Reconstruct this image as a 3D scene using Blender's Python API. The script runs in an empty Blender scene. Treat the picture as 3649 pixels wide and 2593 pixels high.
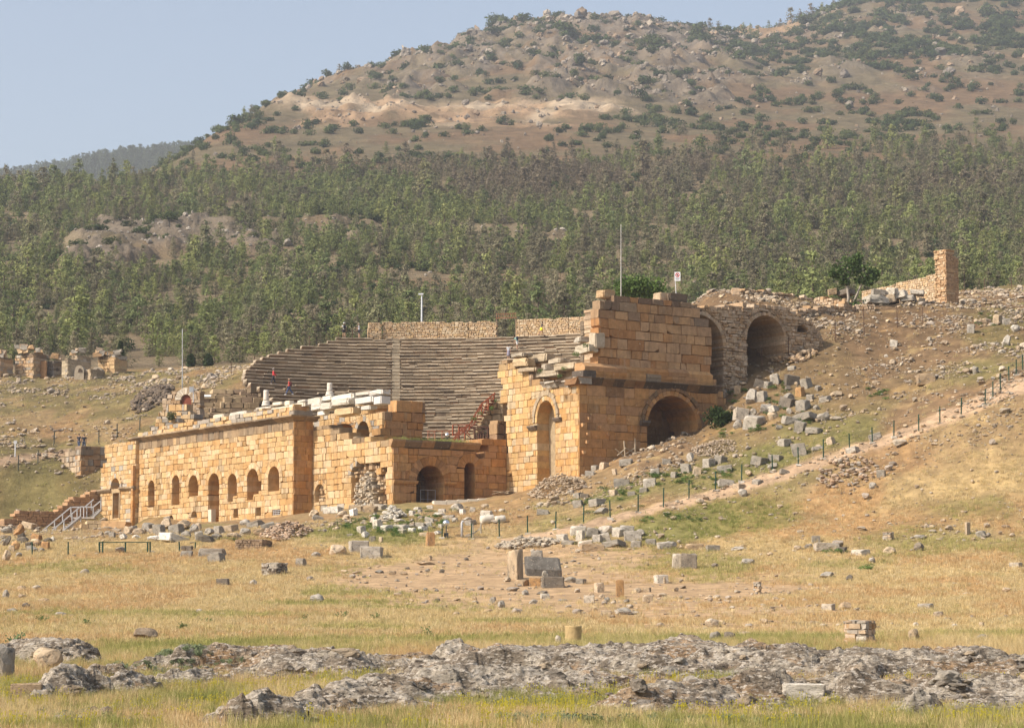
import bpy, bmesh, math, random
import numpy as np
from mathutils import Vector, Matrix

S = bpy.context.scene
COL = S.collection

# ------------------------------------------------------------------ camera
FOC = 9000.0                      # focal length in photo pixels (photo 3649 x 2593)
CX, CY = 1824.5, 1296.5
TH = math.atan((2250 - CY) / FOC)  # upward pitch
cam_d = bpy.data.cameras.new('camera')
cam = bpy.data.objects.new('camera', cam_d); COL.objects.link(cam)
cam_d.sensor_width = 36.0; cam_d.sensor_fit = 'HORIZONTAL'
cam_d.lens = FOC / 3649 * 36.0
cam_d.clip_start = 0.5; cam_d.clip_end = 12000
cam.location = (0, 0, 0)
cam.rotation_euler = (math.pi / 2 + TH, 0, 0)
S.camera = cam

# ------------------------------------------------------------------ world, sun, exposure
SUN_EL = math.radians(40)
SUN_H = Vector((-0.90, -0.436, 0)).normalized()
SUN = Vector((SUN_H.x * math.cos(SUN_EL), SUN_H.y * math.cos(SUN_EL), math.sin(SUN_EL)))
w = bpy.data.worlds.new('World'); S.world = w; w.use_nodes = True
nt = w.node_tree
sky = nt.nodes.new('ShaderNodeTexSky'); sky.sky_type = 'NISHITA'; sky.sun_disc = False
sky.sun_elevation = SUN_EL; sky.sun_rotation = math.atan2(SUN_H.x, SUN_H.y)
sky.altitude = 400; sky.air_density = 1.0; sky.dust_density = 3.5; sky.ozone_density = 1.2
bg = nt.nodes['Background']; bg.inputs['Strength'].default_value = 0.125
hs = nt.nodes.new('ShaderNodeHueSaturation'); hs.inputs['Saturation'].default_value = .72; hs.inputs['Value'].default_value = 1.12
nt.links.new(sky.outputs['Color'], hs.inputs['Color']); nt.links.new(hs.outputs['Color'], bg.inputs['Color'])
sl = bpy.data.lights.new('sun', 'SUN'); sl.energy = 4.2; sl.angle = math.radians(0.6); sl.color = (1.0, 0.91, 0.79)
so = bpy.data.objects.new('sun', sl); COL.objects.link(so)
so.rotation_euler = SUN.to_track_quat('Z', 'Y').to_euler()
so.location = (-60, 40, 120)
S.view_settings.view_transform = 'Standard'; S.view_settings.look = 'None'
S.view_settings.exposure = 0.45; S.view_settings.gamma = 1
S.render.resolution_x = 1024; S.render.resolution_y = 727
S.cycles.max_bounces = 6; S.cycles.volume_bounces = 0

# ------------------------------------------------------------------ photo geometry helpers
cT, sT = math.cos(TH), math.sin(TH)
def ray(px, py):
    a = (px - CX) / FOC; b = (CY - py) / FOC
    return Vector((a, cT - b * sT, sT + b * cT))
def at(px, py, Y):
    d = ray(px, py); return d * (Y / d.y)
def proj(p):
    c = p[1] * cT + p[2] * sT
    return CX + FOC * p[0] / c, CY - FOC * (-p[1] * sT + p[2] * cT) / c
def zof(py, Y):
    return Y * math.tan(TH + math.atan((CY - py) / FOC))

# ------------------------------------------------------------------ noise
def _hash(ix, iy, seed):
    h = (ix.astype(np.int64) * 374761393 + iy.astype(np.int64) * 668265263 + seed * 982451653) & 0x7fffffff
    h = (h ^ (h >> 13)) * 1274126177 & 0x7fffffff
    h = (h ^ (h >> 16)) * 60493 & 0x7fffffff
    return (h & 0xffff) / 65535.0
def vnoise(x, y, seed=0):
    x = np.asarray(x, float); y = np.asarray(y, float)
    ix = np.floor(x); iy = np.floor(y); fx = x - ix; fy = y - iy
    fx = fx * fx * (3 - 2 * fx); fy = fy * fy * (3 - 2 * fy)
    a = _hash(ix, iy, seed); b = _hash(ix + 1, iy, seed); c = _hash(ix, iy + 1, seed); d = _hash(ix + 1, iy + 1, seed)
    return (a * (1 - fx) + b * fx) * (1 - fy) + (c * (1 - fx) + d * fx) * fy
def fbm(x, y, seed=0, o=4):
    s = 0; a = .5; t = 0
    for k in range(o):
        s = s + a * vnoise(np.asarray(x) * 2 ** k + 17.3 * k, np.asarray(y) * 2 ** k - 9.1 * k, seed + k); t += a; a *= .5
    return s / t
def ridged(x, y, seed=0, o=4):
    s = 0; a = .5; t = 0
    for k in range(o):
        s = s + a * (1 - np.abs(2 * vnoise(np.asarray(x) * 2 ** k + 5.3 * k, np.asarray(y) * 2 ** k + 3.1 * k, seed + k) - 1)); t += a; a *= .5
    return s / t
def sst(a, b, x):
    t = np.clip((np.asarray(x, float) - a) / (b - a), 0, 1); return t * t * (3 - 2 * t)
def mixc(a, b, t):
    t = np.asarray(t)[..., None]; return np.asarray(a) * (1 - t) + np.asarray(b) * t

# ------------------------------------------------------------------ object helpers
def tag(o, label=None, cat=None, group=None, kind=None):
    if label: o['label'] = label
    if cat: o['category'] = cat
    if group: o['group'] = group
    if kind: o['kind'] = kind
    return o
def empty(name, loc=(0, 0, 0), label=None, cat=None, group=None):
    o = bpy.data.objects.new(name, None); COL.objects.link(o); o.location = loc
    o.empty_display_size = .5
    return tag(o, label, cat, group)
class MB:
    def __init__(s): s.v = []; s.f = []; s.c = []; s.m = []
    def add(s, vs, fs, col=(1, 1, 1), mi=0):
        b = len(s.v); s.v += [tuple(v) for v in vs]; s.f += [tuple(i + b for i in f) for f in fs]
        if col and len(col) and not isinstance(col[0], (int, float, np.floating)): s.c += [tuple(c) for c in col]
        else: s.c += [tuple(col)] * len(vs)
        s.m += [mi] * len(fs)
    def box(s, c, d, col=(1, 1, 1), mi=0, rot=None, jit=0, rng=random):
        vs = []
        for sx in (-.5, .5):
            for sy in (-.5, .5):
                for sz in (-.5, .5):
                    p = Vector((sx * d[0] + rng.uniform(-jit, jit), sy * d[1] + rng.uniform(-jit, jit), sz * d[2] + rng.uniform(-jit, jit)))
                    if rot: p = rot @ p
                    vs.append(p + Vector(c))
        s.add(vs, [(0, 1, 3, 2), (4, 6, 7, 5), (0, 4, 5, 1), (2, 3, 7, 6), (0, 2, 6, 4), (1, 5, 7, 3)], col, mi)
    def bar(s, a, b, w, h=None, col=(1, 1, 1), mi=0):
        a = Vector(a); b = Vector(b); d = b - a; L = d.length; h = h or w
        z = d.normalized(); x = z.orthogonal().normalized() if abs(z.z) > .98 else Vector((0, 0, 1)).cross(z).normalized()
        y = z.cross(x)
        s.box((a + b) / 2, (w, h, L), col, mi, Matrix((x, y, z)).transposed())
    def tube(s, pts, rads, n=8, col=(1, 1, 1), mi=0, cap=True):
        pts = [Vector(p) for p in pts]; rings = []
        vs = []; fs = []
        for i, p in enumerate(pts):
            t = (pts[min(i + 1, len(pts) - 1)] - pts[max(i - 1, 0)])
            t = t.normalized() if t.length > 1e-9 else Vector((0, 0, 1))
            x = Vector((1, 0, 0)) if abs(t.x) < .9 else Vector((0, 1, 0))
            y = t.cross(x).normalized(); x = y.cross(t)
            for k in range(n):
                a = 2 * math.pi * k / n
                vs.append(p + (x * math.cos(a) + y * math.sin(a)) * rads[i])
        for i in range(len(pts) - 1):
            for k in range(n):
                k2 = (k + 1) % n
                fs.append((i * n + k, i * n + k2, (i + 1) * n + k2, (i + 1) * n + k))
        if cap:
            fs.append(tuple(range(n))[::-1]); fs.append(tuple((len(pts) - 1) * n + k for k in range(n)))
        s.add(vs, fs, col, mi)
    def mesh(s, name, mats, smooth=False):
        me = bpy.data.meshes.new(name); me.from_pydata(s.v, [], s.f); me.update()
        ca = me.color_attributes.new('tint', 'FLOAT_COLOR', 'POINT')
        ca.data.foreach_set('color', np.concatenate([np.asarray(s.c, np.float32), np.ones((len(s.c), 1), np.float32)], 1).ravel())
        if not isinstance(mats, (list, tuple)): mats = [mats]
        for m in mats: me.materials.append(m)
        if len(mats) > 1: me.polygons.foreach_set('material_index', s.m)
        if smooth: me.polygons.foreach_set('use_smooth', [True] * len(s.f))
        return me
    def build(s, name, mats, parent=None, smooth=False, loc=None):
        o = bpy.data.objects.new(name, s.mesh(name, mats, smooth)); COL.objects.link(o)
        if parent is not None: o.parent = parent; o.matrix_parent_inverse = Matrix.Translation(-Vector(parent.location))
        if loc is not None: o.location = loc
        return o
def grid_obj(name, X, Y, Z, colr, mat, smooth=True):
    n, m = X.shape
    me = bpy.data.meshes.new(name)
    co = np.stack([X, Y, Z], -1).reshape(-1, 3).astype(np.float32)
    i = np.arange(n * m).reshape(n, m)
    q = np.stack([i[:-1, :-1], i[:-1, 1:], i[1:, 1:], i[1:, :-1]], -1).reshape(-1, 4).astype(np.int32)
    me.vertices.add(len(co)); me.vertices.foreach_set('co', co.ravel())
    me.loops.add(q.size); me.loops.foreach_set('vertex_index', q.ravel())
    me.polygons.add(len(q)); me.polygons.foreach_set('loop_start', np.arange(0, q.size, 4, dtype=np.int32))
    try: me.polygons.foreach_set('loop_total', np.full(len(q), 4, np.int32))
    except Exception: pass
    me.polygons.foreach_set('use_smooth', np.full(len(q), smooth))
    me.update(calc_edges=True); me.validate()
    ca = me.color_attributes.new('tint', 'FLOAT_COLOR', 'POINT')
    c = np.concatenate([colr.reshape(-1, 3), np.ones((n * m, 1))], 1).astype(np.float32)
    ca.data.foreach_set('color', c.ravel())
    me.materials.append(mat)
    o = bpy.data.objects.new(name, me); COL.objects.link(o)
    return o

# ------------------------------------------------------------------ materials
def mat_tint(name, nscale=3.0, namp=.35, bump=.4, bscale=8.0, rough=.95, spots=None, objcol=False, bdist=.05, stretch=None, trans=0, inst=False, streak=None):
    """matte material: colour from the mesh's own 'tint' (or the object's colour) broken up by noise, with bump"""
    m = bpy.data.materials.new(name); m.use_nodes = True; t = m.node_tree; N = t.nodes; L = t.links
    b = N['Principled BSDF']; b.inputs['Roughness'].default_value = rough; b.inputs['Specular IOR Level'].default_value = .15
    tc = N.new('ShaderNodeTexCoord')
    co = tc.outputs['Object']
    if stretch:
        mp = N.new('ShaderNodeMapping'); mp.inputs['Scale'].default_value = stretch; L.new(co, mp.inputs[0]); co = mp.outputs[0]
    base = N.new('ShaderNodeAttribute'); base.attribute_name = 'tint'; base.attribute_type = 'INSTANCER' if inst else 'GEOMETRY'
    src = base.outputs['Color']
    if objcol:
        oi = N.new('ShaderNodeObjectInfo'); mx = N.new('ShaderNodeMix'); mx.data_type = 'RGBA'; mx.blend_type = 'MULTIPLY'
        mx.inputs['Factor'].default_value = 1; L.new(src, mx.inputs['A']); L.new(oi.outputs['Color'], mx.inputs['B']); src = mx.outputs['Result']
    nz = N.new('ShaderNodeTexNoise'); nz.inputs['Scale'].default_value = nscale; nz.inputs['Detail'].default_value = 8; nz.inputs['Roughness'].default_value = .65
    L.new(co, nz.inputs['Vector'])
    mr = N.new('ShaderNodeMapRange'); mr.inputs['From Min'].default_value = .25; mr.inputs['From Max'].default_value = .75
    mr.inputs['To Min'].default_value = 1 - namp; mr.inputs['To Max'].default_value = 1 + namp
    L.new(nz.outputs['Fac'], mr.inputs['Value'])
    mu = N.new('ShaderNodeMix'); mu.data_type = 'RGBA'; mu.blend_type = 'MULTIPLY'; mu.inputs['Factor'].default_value = 1
    L.new(src, mu.inputs['A']); L.new(mr.outputs['Result'], mu.inputs['B'])
    out = mu.outputs['Result']
    lst = [(None, q) for q in (spots or [])]
    if streak:                                     # run-off stains: the same noise drawn out downwards
        ms_ = N.new('ShaderNodeMapping'); ms_.inputs['Scale'].default_value = (1, 1, .12); L.new(tc.outputs['Object'], ms_.inputs[0]); lst += [(ms_.outputs[0], q) for q in streak]
    for (co_, (sc, lo, hi, colr, fac)) in lst:
        n2 = N.new('ShaderNodeTexNoise'); n2.inputs['Scale'].default_value = sc; n2.inputs['Detail'].default_value = 6; n2.inputs['Roughness'].default_value = .7
        L.new(co_ or co, n2.inputs['Vector'])
        r2 = N.new('ShaderNodeMapRange'); r2.inputs['From Min'].default_value = lo; r2.inputs['From Max'].default_value = hi; r2.inputs['To Max'].default_value = fac
        L.new(n2.outputs['Fac'], r2.inputs['Value'])
        m2 = N.new('ShaderNodeMix'); m2.data_type = 'RGBA'; L.new(r2.outputs['Result'], m2.inputs['Factor'])
        L.new(out, m2.inputs['A']); m2.inputs['B'].default_value = (*colr, 1); out = m2.outputs['Result']
    L.new(out, b.inputs['Base Color'])
    if bump:
        bn = N.new('ShaderNodeTexNoise'); bn.inputs['Scale'].default_value = bscale; bn.inputs['Detail'].default_value = 8; bn.inputs['Roughness'].default_value = .7
        L.new(co, bn.inputs['Vector'])
        bp = N.new('ShaderNodeBump'); bp.inputs['Strength'].default_value = bump; bp.inputs['Distance'].default_value = bdist
        L.new(bn.outputs['Fac'], bp.inputs['Height']); L.new(bp.outputs['Normal'], b.inputs['Normal'])
    if trans:
        tr = N.new('ShaderNodeBsdfTranslucent'); L.new(out, tr.inputs['Color']); ms = N.new('ShaderNodeMixShader'); ms.inputs[0].default_value = trans
        L.new(b.outputs[0], ms.inputs[1]); L.new(tr.outputs[0], ms.inputs[2]); L.new(ms.outputs[0], N['Material Output'].inputs['Surface'])
    return m
M = {}
M['ground'] = mat_tint('ground_soil', .9, .38, .9, 2.2, bdist=.2, spots=[(5, .6, .72, (.50, .40, .27), .55), (9, .62, .74, (.16, .10, .05), .5)])
M['hill'] = mat_tint('hill_soil', .12, .35, 1.0, .25, bdist=2.0, spots=[(.5, .6, .72, (.40, .34, .27), .5), (.8, .62, .75, (.12, .10, .06), .5)])
M['ashlar'] = mat_tint('travertine_ashlar', 2.2, .30, .55, 9, bdist=.04, spots=[(1.1, .58, .78, (.20, .13, .07), .5), (9, .62, .70, (.13, .08, .045), .75), (3.5, .60, .72, (.62, .52, .37), .5)], streak=[(1.5, .54, .70, (.15, .095, .055), .55), (2.6, .60, .70, (.52, .44, .32), .35)])
M['rubblewall'] = mat_tint('rubble_masonry', 4, .3, .6, 12, bdist=.05)
M['marble'] = mat_tint('white_marble', 1.6, .14, .35, 7, bdist=.04, spots=[(1.4, .58, .75, (.33, .30, .26), .6)])
M['seat'] = mat_tint('weathered_seat_stone', 1.2, .35, .6, 5, bdist=.06, spots=[(2.2, .6, .75, (.09, .07, .05), .6)])
M['greystone'] = mat_tint('lichen_stone', 2.2, .38, .9, 7, bdist=.07, objcol=True, spots=[(3.2, .53, .64, (.085, .075, .062), .8), (1.3, .60, .72, (.42, .27, .14), .55), (7, .58, .68, (.54, .48, .39), .65), (9, .62, .7, (.05, .045, .038), .7)])
M['outcrop'] = mat_tint('outcrop_rock', 1.6, .45, 1.0, 7, bdist=.16, stretch=(.6, .6, 1.6), spots=[(1.6, .50, .60, (.10, .078, .056), .82), (.9, .57, .67, (.36, .21, .095), .7), (10, .53, .58, (.62, .55, .46), .8), (13, .55, .60, (.05, .04, .033), .85)])
M['wood'] = mat_tint('painted_wood', 3, .2, .1, 20)
M['metal'] = mat_tint('painted_metal', 3, .1, 0, rough=.5)
M['cloth'] = mat_tint('cloth', 6, .12, 0)
M['leaf'] = mat_tint('leaf', 1.5, .3, 0, objcol=True, trans=.25)
M['grass'] = mat_tint('grass_blade', 3, .15, 0, trans=.3, inst=True)
M['needle'] = mat_tint('pine_needles', 1.0, .25, 0, objcol=True, trans=.3)
M['needle_far'] = mat_tint('pine_needles_far', 1.0, .25, 0, inst=True, trans=.3)
M['stone_far'] = mat_tint('loose_stone', 4, .35, .8, 9, inst=True, bdist=.08, spots=[(3, .54, .64, (.10, .085, .07), .6), (6, .58, .66, (.52, .46, .37), .5)])
# ------------------------------------------------------------------ ground and hills (heights in metres over distance rows)
def table(rows, px, Ys):
    """rows {distance: [(px, py) ...]} -> heights on the px / Ys grid"""
    K = sorted(rows); T = np.zeros((len(K), len(px)))
    for i, k in enumerate(K):
        r = rows[k]
        py = np.interp(px, [a for a, b in r], [b for a, b in r])
        T[i] = k * np.tan(TH + np.arctan((CY - py) / FOC))
    Z = np.zeros((len(Ys), len(px)))
    for j in range(len(px)): Z[:, j] = np.interp(Ys, K, T[:, j])
    return Z
def blur(Z, r0, r1):
    for ax, r in ((0, r0), (1, r1)):
        for _ in range(2):
            if r < 1: continue
            k = np.ones(2 * r + 1) / (2 * r + 1)
            P = np.pad(Z, [(r, r) if a == ax else (0, 0) for a in (0, 1)], mode='edge')
            Z = np.apply_along_axis(lambda v: np.convolve(v, k, 'valid'), ax, P)
    return Z
GR = {
 -40: [(0, 2250)], 20: [(0, 2250)], 40: [(0, 2599)], 50: [(0, 2530), (3649, 2525)],
 60: [(0, 2450), (900, 2430), (1800, 2410), (2300, 2400), (3649, 2395)],
 72: [(0, 2345), (450, 2340), (900, 2325), (1350, 2315), (1800, 2305), (2300, 2300), (3649, 2290)],
 95: [(0, 2258), (1800, 2256), (3649, 2244)],
 112: [(0, 2205), (1800, 2203), (2700, 2196), (3649, 2185)],
 130: [(0, 2150), (1800, 2150), (2700, 2140), (3649, 2120)],
 150: [(0, 2090), (1800, 2090), (2700, 2078), (3200, 2060), (3649, 2040)],
 172: [(0, 2012), (900, 2010), (1800, 2012), (2300, 2000), (2750, 1978), (3200, 1945), (3649, 1915)],
 186: [(0, 1958), (900, 1948), (1350, 1942), (1800, 1952), (2300, 1915), (2750, 1875), (3200, 1820), (3649, 1750)],
 200: [(0, 1925), (450, 1915), (900, 1885), (1350, 1850), (1800, 1830), (2064, 1790), (2300, 1735), (2750, 1672), (3200, 1570), (3649, 1430)],
 213: [(0, 1905), (450, 1892), (900, 1862), (1350, 1806), (1800, 1765), (2064, 1685), (2300, 1605), (2560, 1560), (2750, 1490), (3200, 1430), (3649, 1310)],
 222: [(0, 1895), (450, 1882), (900, 1848), (1350, 1815), (1800, 1800), (2064, 1700), (2300, 1610), (2540, 1500), (2620, 1400), (2750, 1370), (3200, 1345), (3649, 1255)],
 230: [(0, 1905), (450, 1905), (560, 1885), (900, 1850), (1350, 1830), (1800, 1820), (2300, 1800), (2480, 1500), (2560, 1290), (2700, 1285), (2900, 1230), (3200, 1255), (3649, 1210)],
 240: [(0, 1905), (220, 1908), (450, 1905), (560, 1880), (900, 1850), (1350, 1850), (2000, 1830), (2400, 1500), (2520, 1085), (2700, 1080), (2850, 1110), (3200, 1150), (3649, 1140)],
 250: [(0, 1885), (60, 1895), (330, 1898), (500, 1890), (560, 1800), (1350, 1840), (2000, 1830), (2350, 1500), (2480, 1045), (2700, 1043), (2900, 1080), (3100, 1085), (3649, 1095)],
 256: [(0, 1868), (100, 1880), (480, 1878), (560, 1760), (1350, 1800), (2000, 1800), (2350, 1480), (2480, 1047), (2700, 1045), (2900, 1080), (3100, 1085), (3649, 1090)],
 259: [(0, 1750), (60, 1775), (330, 1755), (480, 1700), (560, 1700), (1350, 1800), (2000, 1800), (2350, 1480), (2480, 1047), (2700, 1045), (2900, 1080), (3100, 1085), (3649, 1090)],
 262: [(0, 1640), (200, 1700), (330, 1720), (440, 1640), (520, 1600), (700, 1560), (900, 1700), (1350, 1700), (2000, 1700), (2300, 1400), (2480, 1050), (2700, 1050), (2900, 1080), (3300, 1085), (3649, 1085)],
 275: [(0, 1555), (220, 1560), (450, 1530), (700, 1470), (880, 1450), (1000, 1500), (2000, 1500), (2250, 1250), (2480, 1075), (2900, 1095), (3300, 1090), (3649, 1080)],
 290: [(0, 1470), (220, 1455), (450, 1420), (700, 1365), (870, 1330), (1050, 1270), (1250, 1225), (2000, 1210), (2480, 1150), (2900, 1110), (3300, 1080), (3450, 1062), (3649, 1055)],
 310: [(0, 1385), (220, 1385), (450, 1365), (700, 1335), (870, 1318), (1050, 1275), (1250, 1240), (2000, 1220), (2480, 1170), (2900, 1120), (3300, 1075), (3450, 1050), (3649, 1040)],
 332: [(0, 1322), (220, 1322), (450, 1322), (700, 1313), (870, 1303), (1050, 1275), (1250, 1245), (2000, 1225), (2480, 1175), (2900, 1120), (3300, 1060), (3649, 1020)],
 350: [(0, 1318), (450, 1318), (870, 1300), (1250, 1245), (2000, 1222), (2480, 1175), (2900, 1120), (3300, 1060), (3649, 1022)],
}
gU = np.linspace(-.30, .30, 401)
gY = np.concatenate([np.linspace(-38, 38, 20), np.arange(40, 80, .5), np.arange(80, 352, .75)])
YO = 40.0
_px = np.linspace(0, 3649, 401)
_Zt = table(GR, _px, gY)
gX = gU[None, :] * (gY[:, None] + YO)
_pxn = CX + FOC * gX / np.maximum(gY[:, None], 36)
_ci = np.clip(_pxn / 3649 * 400, 0, 400); _i0 = np.clip(np.floor(_ci).astype(int), 0, 399); _fr = _ci - _i0
gZ = np.take_along_axis(_Zt, _i0, 1) * (1 - _fr) + np.take_along_axis(_Zt, _i0 + 1, 1) * _fr
gZ[gY < 40] = -1.55
gZ = blur(gZ, 3, 3)
_YY = np.repeat(gY[:, None], len(gU), 1)
_rough = sst(150, 215, _YY)
gZ = gZ + (fbm(gX / 6, _YY / 6, 5) - .5) * (.25 + .5 * _rough) + (fbm(gX / 1.3, _YY / 1.3, 9) - .5) * (.10 + .28 * _rough) + (ridged(gX / 2.6, _YY / 2.6, 13) - .5) * .5 * _rough * sst(2, 6, gX)
def gz(x, y):
    u = x / (y + YO); fi = np.clip((u - gU[0]) / (gU[1] - gU[0]), 0, len(gU) - 1.001); fj = np.clip(np.interp(y, gY, np.arange(len(gY))), 0, len(gY) - 1.001)
    i = int(fi); j = int(fj); a = fi - i; b = fj - j
    return float((gZ[j, i] * (1 - a) + gZ[j, i + 1] * a) * (1 - b) + (gZ[j + 1, i] * (1 - a) + gZ[j + 1, i + 1] * a) * b)
def gzv(x, y):
    u = x / (y + YO); fi = np.clip((u - gU[0]) / (gU[1] - gU[0]), 0, len(gU) - 1.001); fj = np.clip(np.interp(y, gY, np.arange(len(gY))), 0, len(gY) - 1.001)
    i = fi.astype(int); j = fj.astype(int); a = fi - i; b = fj - j
    return (gZ[j, i] * (1 - a) + gZ[j, i + 1] * a) * (1 - b) + (gZ[j + 1, i] * (1 - a) + gZ[j + 1, i + 1] * a) * b
def hit(px, py, y0=41.0, y1=348.0):
    """where the sight line through a photo pixel first meets the ground"""
    d = ray(px, py); Ys = np.arange(y0, y1, .25)
    xs = d.x / d.y * Ys; zs = d.z / d.y * Ys; g = gzv(xs, Ys)
    k = np.argmax(g >= zs)
    if not (g[k] >= zs[k]): k = len(Ys) - 1
    return Vector((xs[k], Ys[k], g[k]))
PATH = [hit(*p) for p in ((1830, 1925), (2000, 1890), (2200, 1845), (2450, 1785), (2640, 1735), (2830, 1675), (3000, 1620), (3150, 1565), (3300, 1520), (3450, 1460), (3560, 1405), (3649, 1360))]
PATH_W = [1.1, 1.1, 1.1, 1.0, 1.1, 1.2, 1.2, 1.3, 1.5, 1.9, 2.2, 2.2]
PATH2 = [hit(*p) for p in ((0, 1648), (80, 1632), (160, 1622), (230, 1612))]
def path_dist(x, y, P, Wd):
    best = np.full(np.shape(x), 9.0)
    for i in range(len(P) - 1):
        ax, ay = P[i].x, P[i].y; bx, by = P[i + 1].x, P[i + 1].y
        t = np.clip(((x - ax) * (bx - ax) + (y - ay) * (by - ay)) / ((bx - ax) ** 2 + (by - ay) ** 2), 0, 1)
        wd = Wd[i] * (1 - t) + Wd[i + 1] * t
        best = np.minimum(best, np.hypot(x - ax - t * (bx - ax), y - ay - t * (by - ay)) / wd)
    return best
def blobm(x, y, px, py, rx, ry, seed=1):
    c = hit(px, py); n = fbm(x / 4, y / 4, seed) - .5
    return 1 - sst(.55, 1.25, np.hypot((x - c.x) / rx, (y - c.y) / ry) + n * .9)
def ground_masks(x, y):
    """(green, bare, path, stony) on the ground plan"""
    px = CX + FOC * x / np.maximum(y, 36)
    n1 = fbm(x / 9, y / 14, 21); n2 = fbm(x / 3, y / 4, 31)
    green = sst(.52, .66, n1) * .45 * (1 - .6 * sst(75, 95, y) * (1 - sst(100, 125, y)))
    green = np.maximum(green, (1 - sst(58, 66, y)) * (.05 + .75 * sst(.36, .66, fbm(x / 1.6, y / 2.2, 33))))
    green = np.maximum(green, sst(74, 78, y) * (1 - sst(80, 92, y)) * .7 * sst(.45, .62, n1 * .5 + n2 * .5))
    for (a, b, rx, ry, g) in ((1560, 2165, 5, 3, .55), (1850, 2215, 4, 3, .5), (1300, 2235, 3, 3, .5), (2450, 1880, 5, 7, .9), (2650, 1840, 4, 6, .7), (2750, 1640, 4, 4, .8), (2900, 1430, 4, 7, .8), (2950, 1520, 5, 8, .7),
                              (1350, 1880, 6, 8, .8), (2500, 1700, 5, 6, .6), (3000, 1450, 5, 6, .6), (620, 2190, 9, 4, .5), (1300, 2150, 6, 4, .6), (150, 1740, 6, 9, .6), (2200, 1760, 3, 4, .8), (3400, 1330, 6, 6, .6)):
        green = np.maximum(green, blobm(x, y, a, b, rx, ry) * g)
    green = np.maximum(green, sst(240, 262, y) * (1 - sst(700, 900, px)) * .45 * sst(.40, .6, n2)); green = green * (1 - .75 * sst(2000, 2300, px) * sst(206, 216, y) * (1 - sst(3250, 3500, px)))
    bare = 0
    for (a, b, rx, ry, g) in ((1750, 2060, 10, 26, 1), (2250, 2110, 11, 16, 1), (1500, 2060, 7, 18, 1), (1900, 1990, 9, 14, .9), (2400, 2180, 9, 8, .9), (2650, 2230, 6, 5, .8), (1900, 2150, 9, 9, .9)):
        bare = np.maximum(bare, blobm(x, y, a, b, rx, ry, 4) * g)
    pth = 1 - sst(.75, 1.2, path_dist(x, y, PATH, PATH_W) + (n2 - .5) * .5)
    pth = np.maximum(pth, 1 - sst(.7, 1.3, path_dist(x, y, PATH2, [.9] * 4)))
    stony = sst(2150, 2350, px) * sst(198, 212, y) + sst(186, 196, y) * sst(1900, 2100, px) * .7
    stony = np.maximum(stony, (1 - sst(800, 1000, px)) * sst(235, 255, y) * (.35 + .6 * sst(.42, .6, n2 * .5 + n1 * .5)))
    stony = np.maximum(stony, sst(188, 197, y) * .6); stony = np.maximum(stony, sst(160, 185, y) * sst(1900, 2500, px) * .55 * sst(.44, .6, n1))
    return green, bare, pth, np.clip(stony, 0, 1)
_g, _b, _p, _s = ground_masks(gX, _YY)
C_GOLD = np.array((.46, .325, .150)); C_ORANGE = np.array((.44, .265, .115)); C_GREEN = np.array((.155, .170, .045)); C_BARE = np.array((.47, .315, .175))
C_PATH = np.array((.50, .34, .21)); C_STONY = np.array((.215, .135, .072))
_n = fbm(gX / 5, _YY / 9, 41); _n3 = fbm(gX / 1.1, _YY / 1.1, 51)
c = mixc(np.broadcast_to(C_GOLD, gX.shape + (3,)), np.broadcast_to(C_ORANGE, gX.shape + (3,)), sst(.42, .62, _n))
c = mixc(c, C_STONY, _s * .95 * sst(.10, .45, _n3)); c = mixc(c, C_GREEN, np.clip(_g, 0, 1) * .8); c = mixc(c, C_BARE, _b); c = mixc(c, C_PATH, _p)
c = c * (.64 + .62 * fbm(gX / .7, _YY / .7, 61))[..., None] * (1 - .22 * sst(205, 245, _YY))[..., None]; c = mixc(c, (.27, .165, .085), (1 - sst(62, 70, _YY)) * .7 * sst(.40, .58, fbm(gX / 1.2, _YY / 1.2, 63)))
ground = tag(grid_obj('ground', gX, _YY, gZ, c, M['ground']), 'dry grassy slope rising to the ruined theatre', 'ground', kind='structure')

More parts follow.
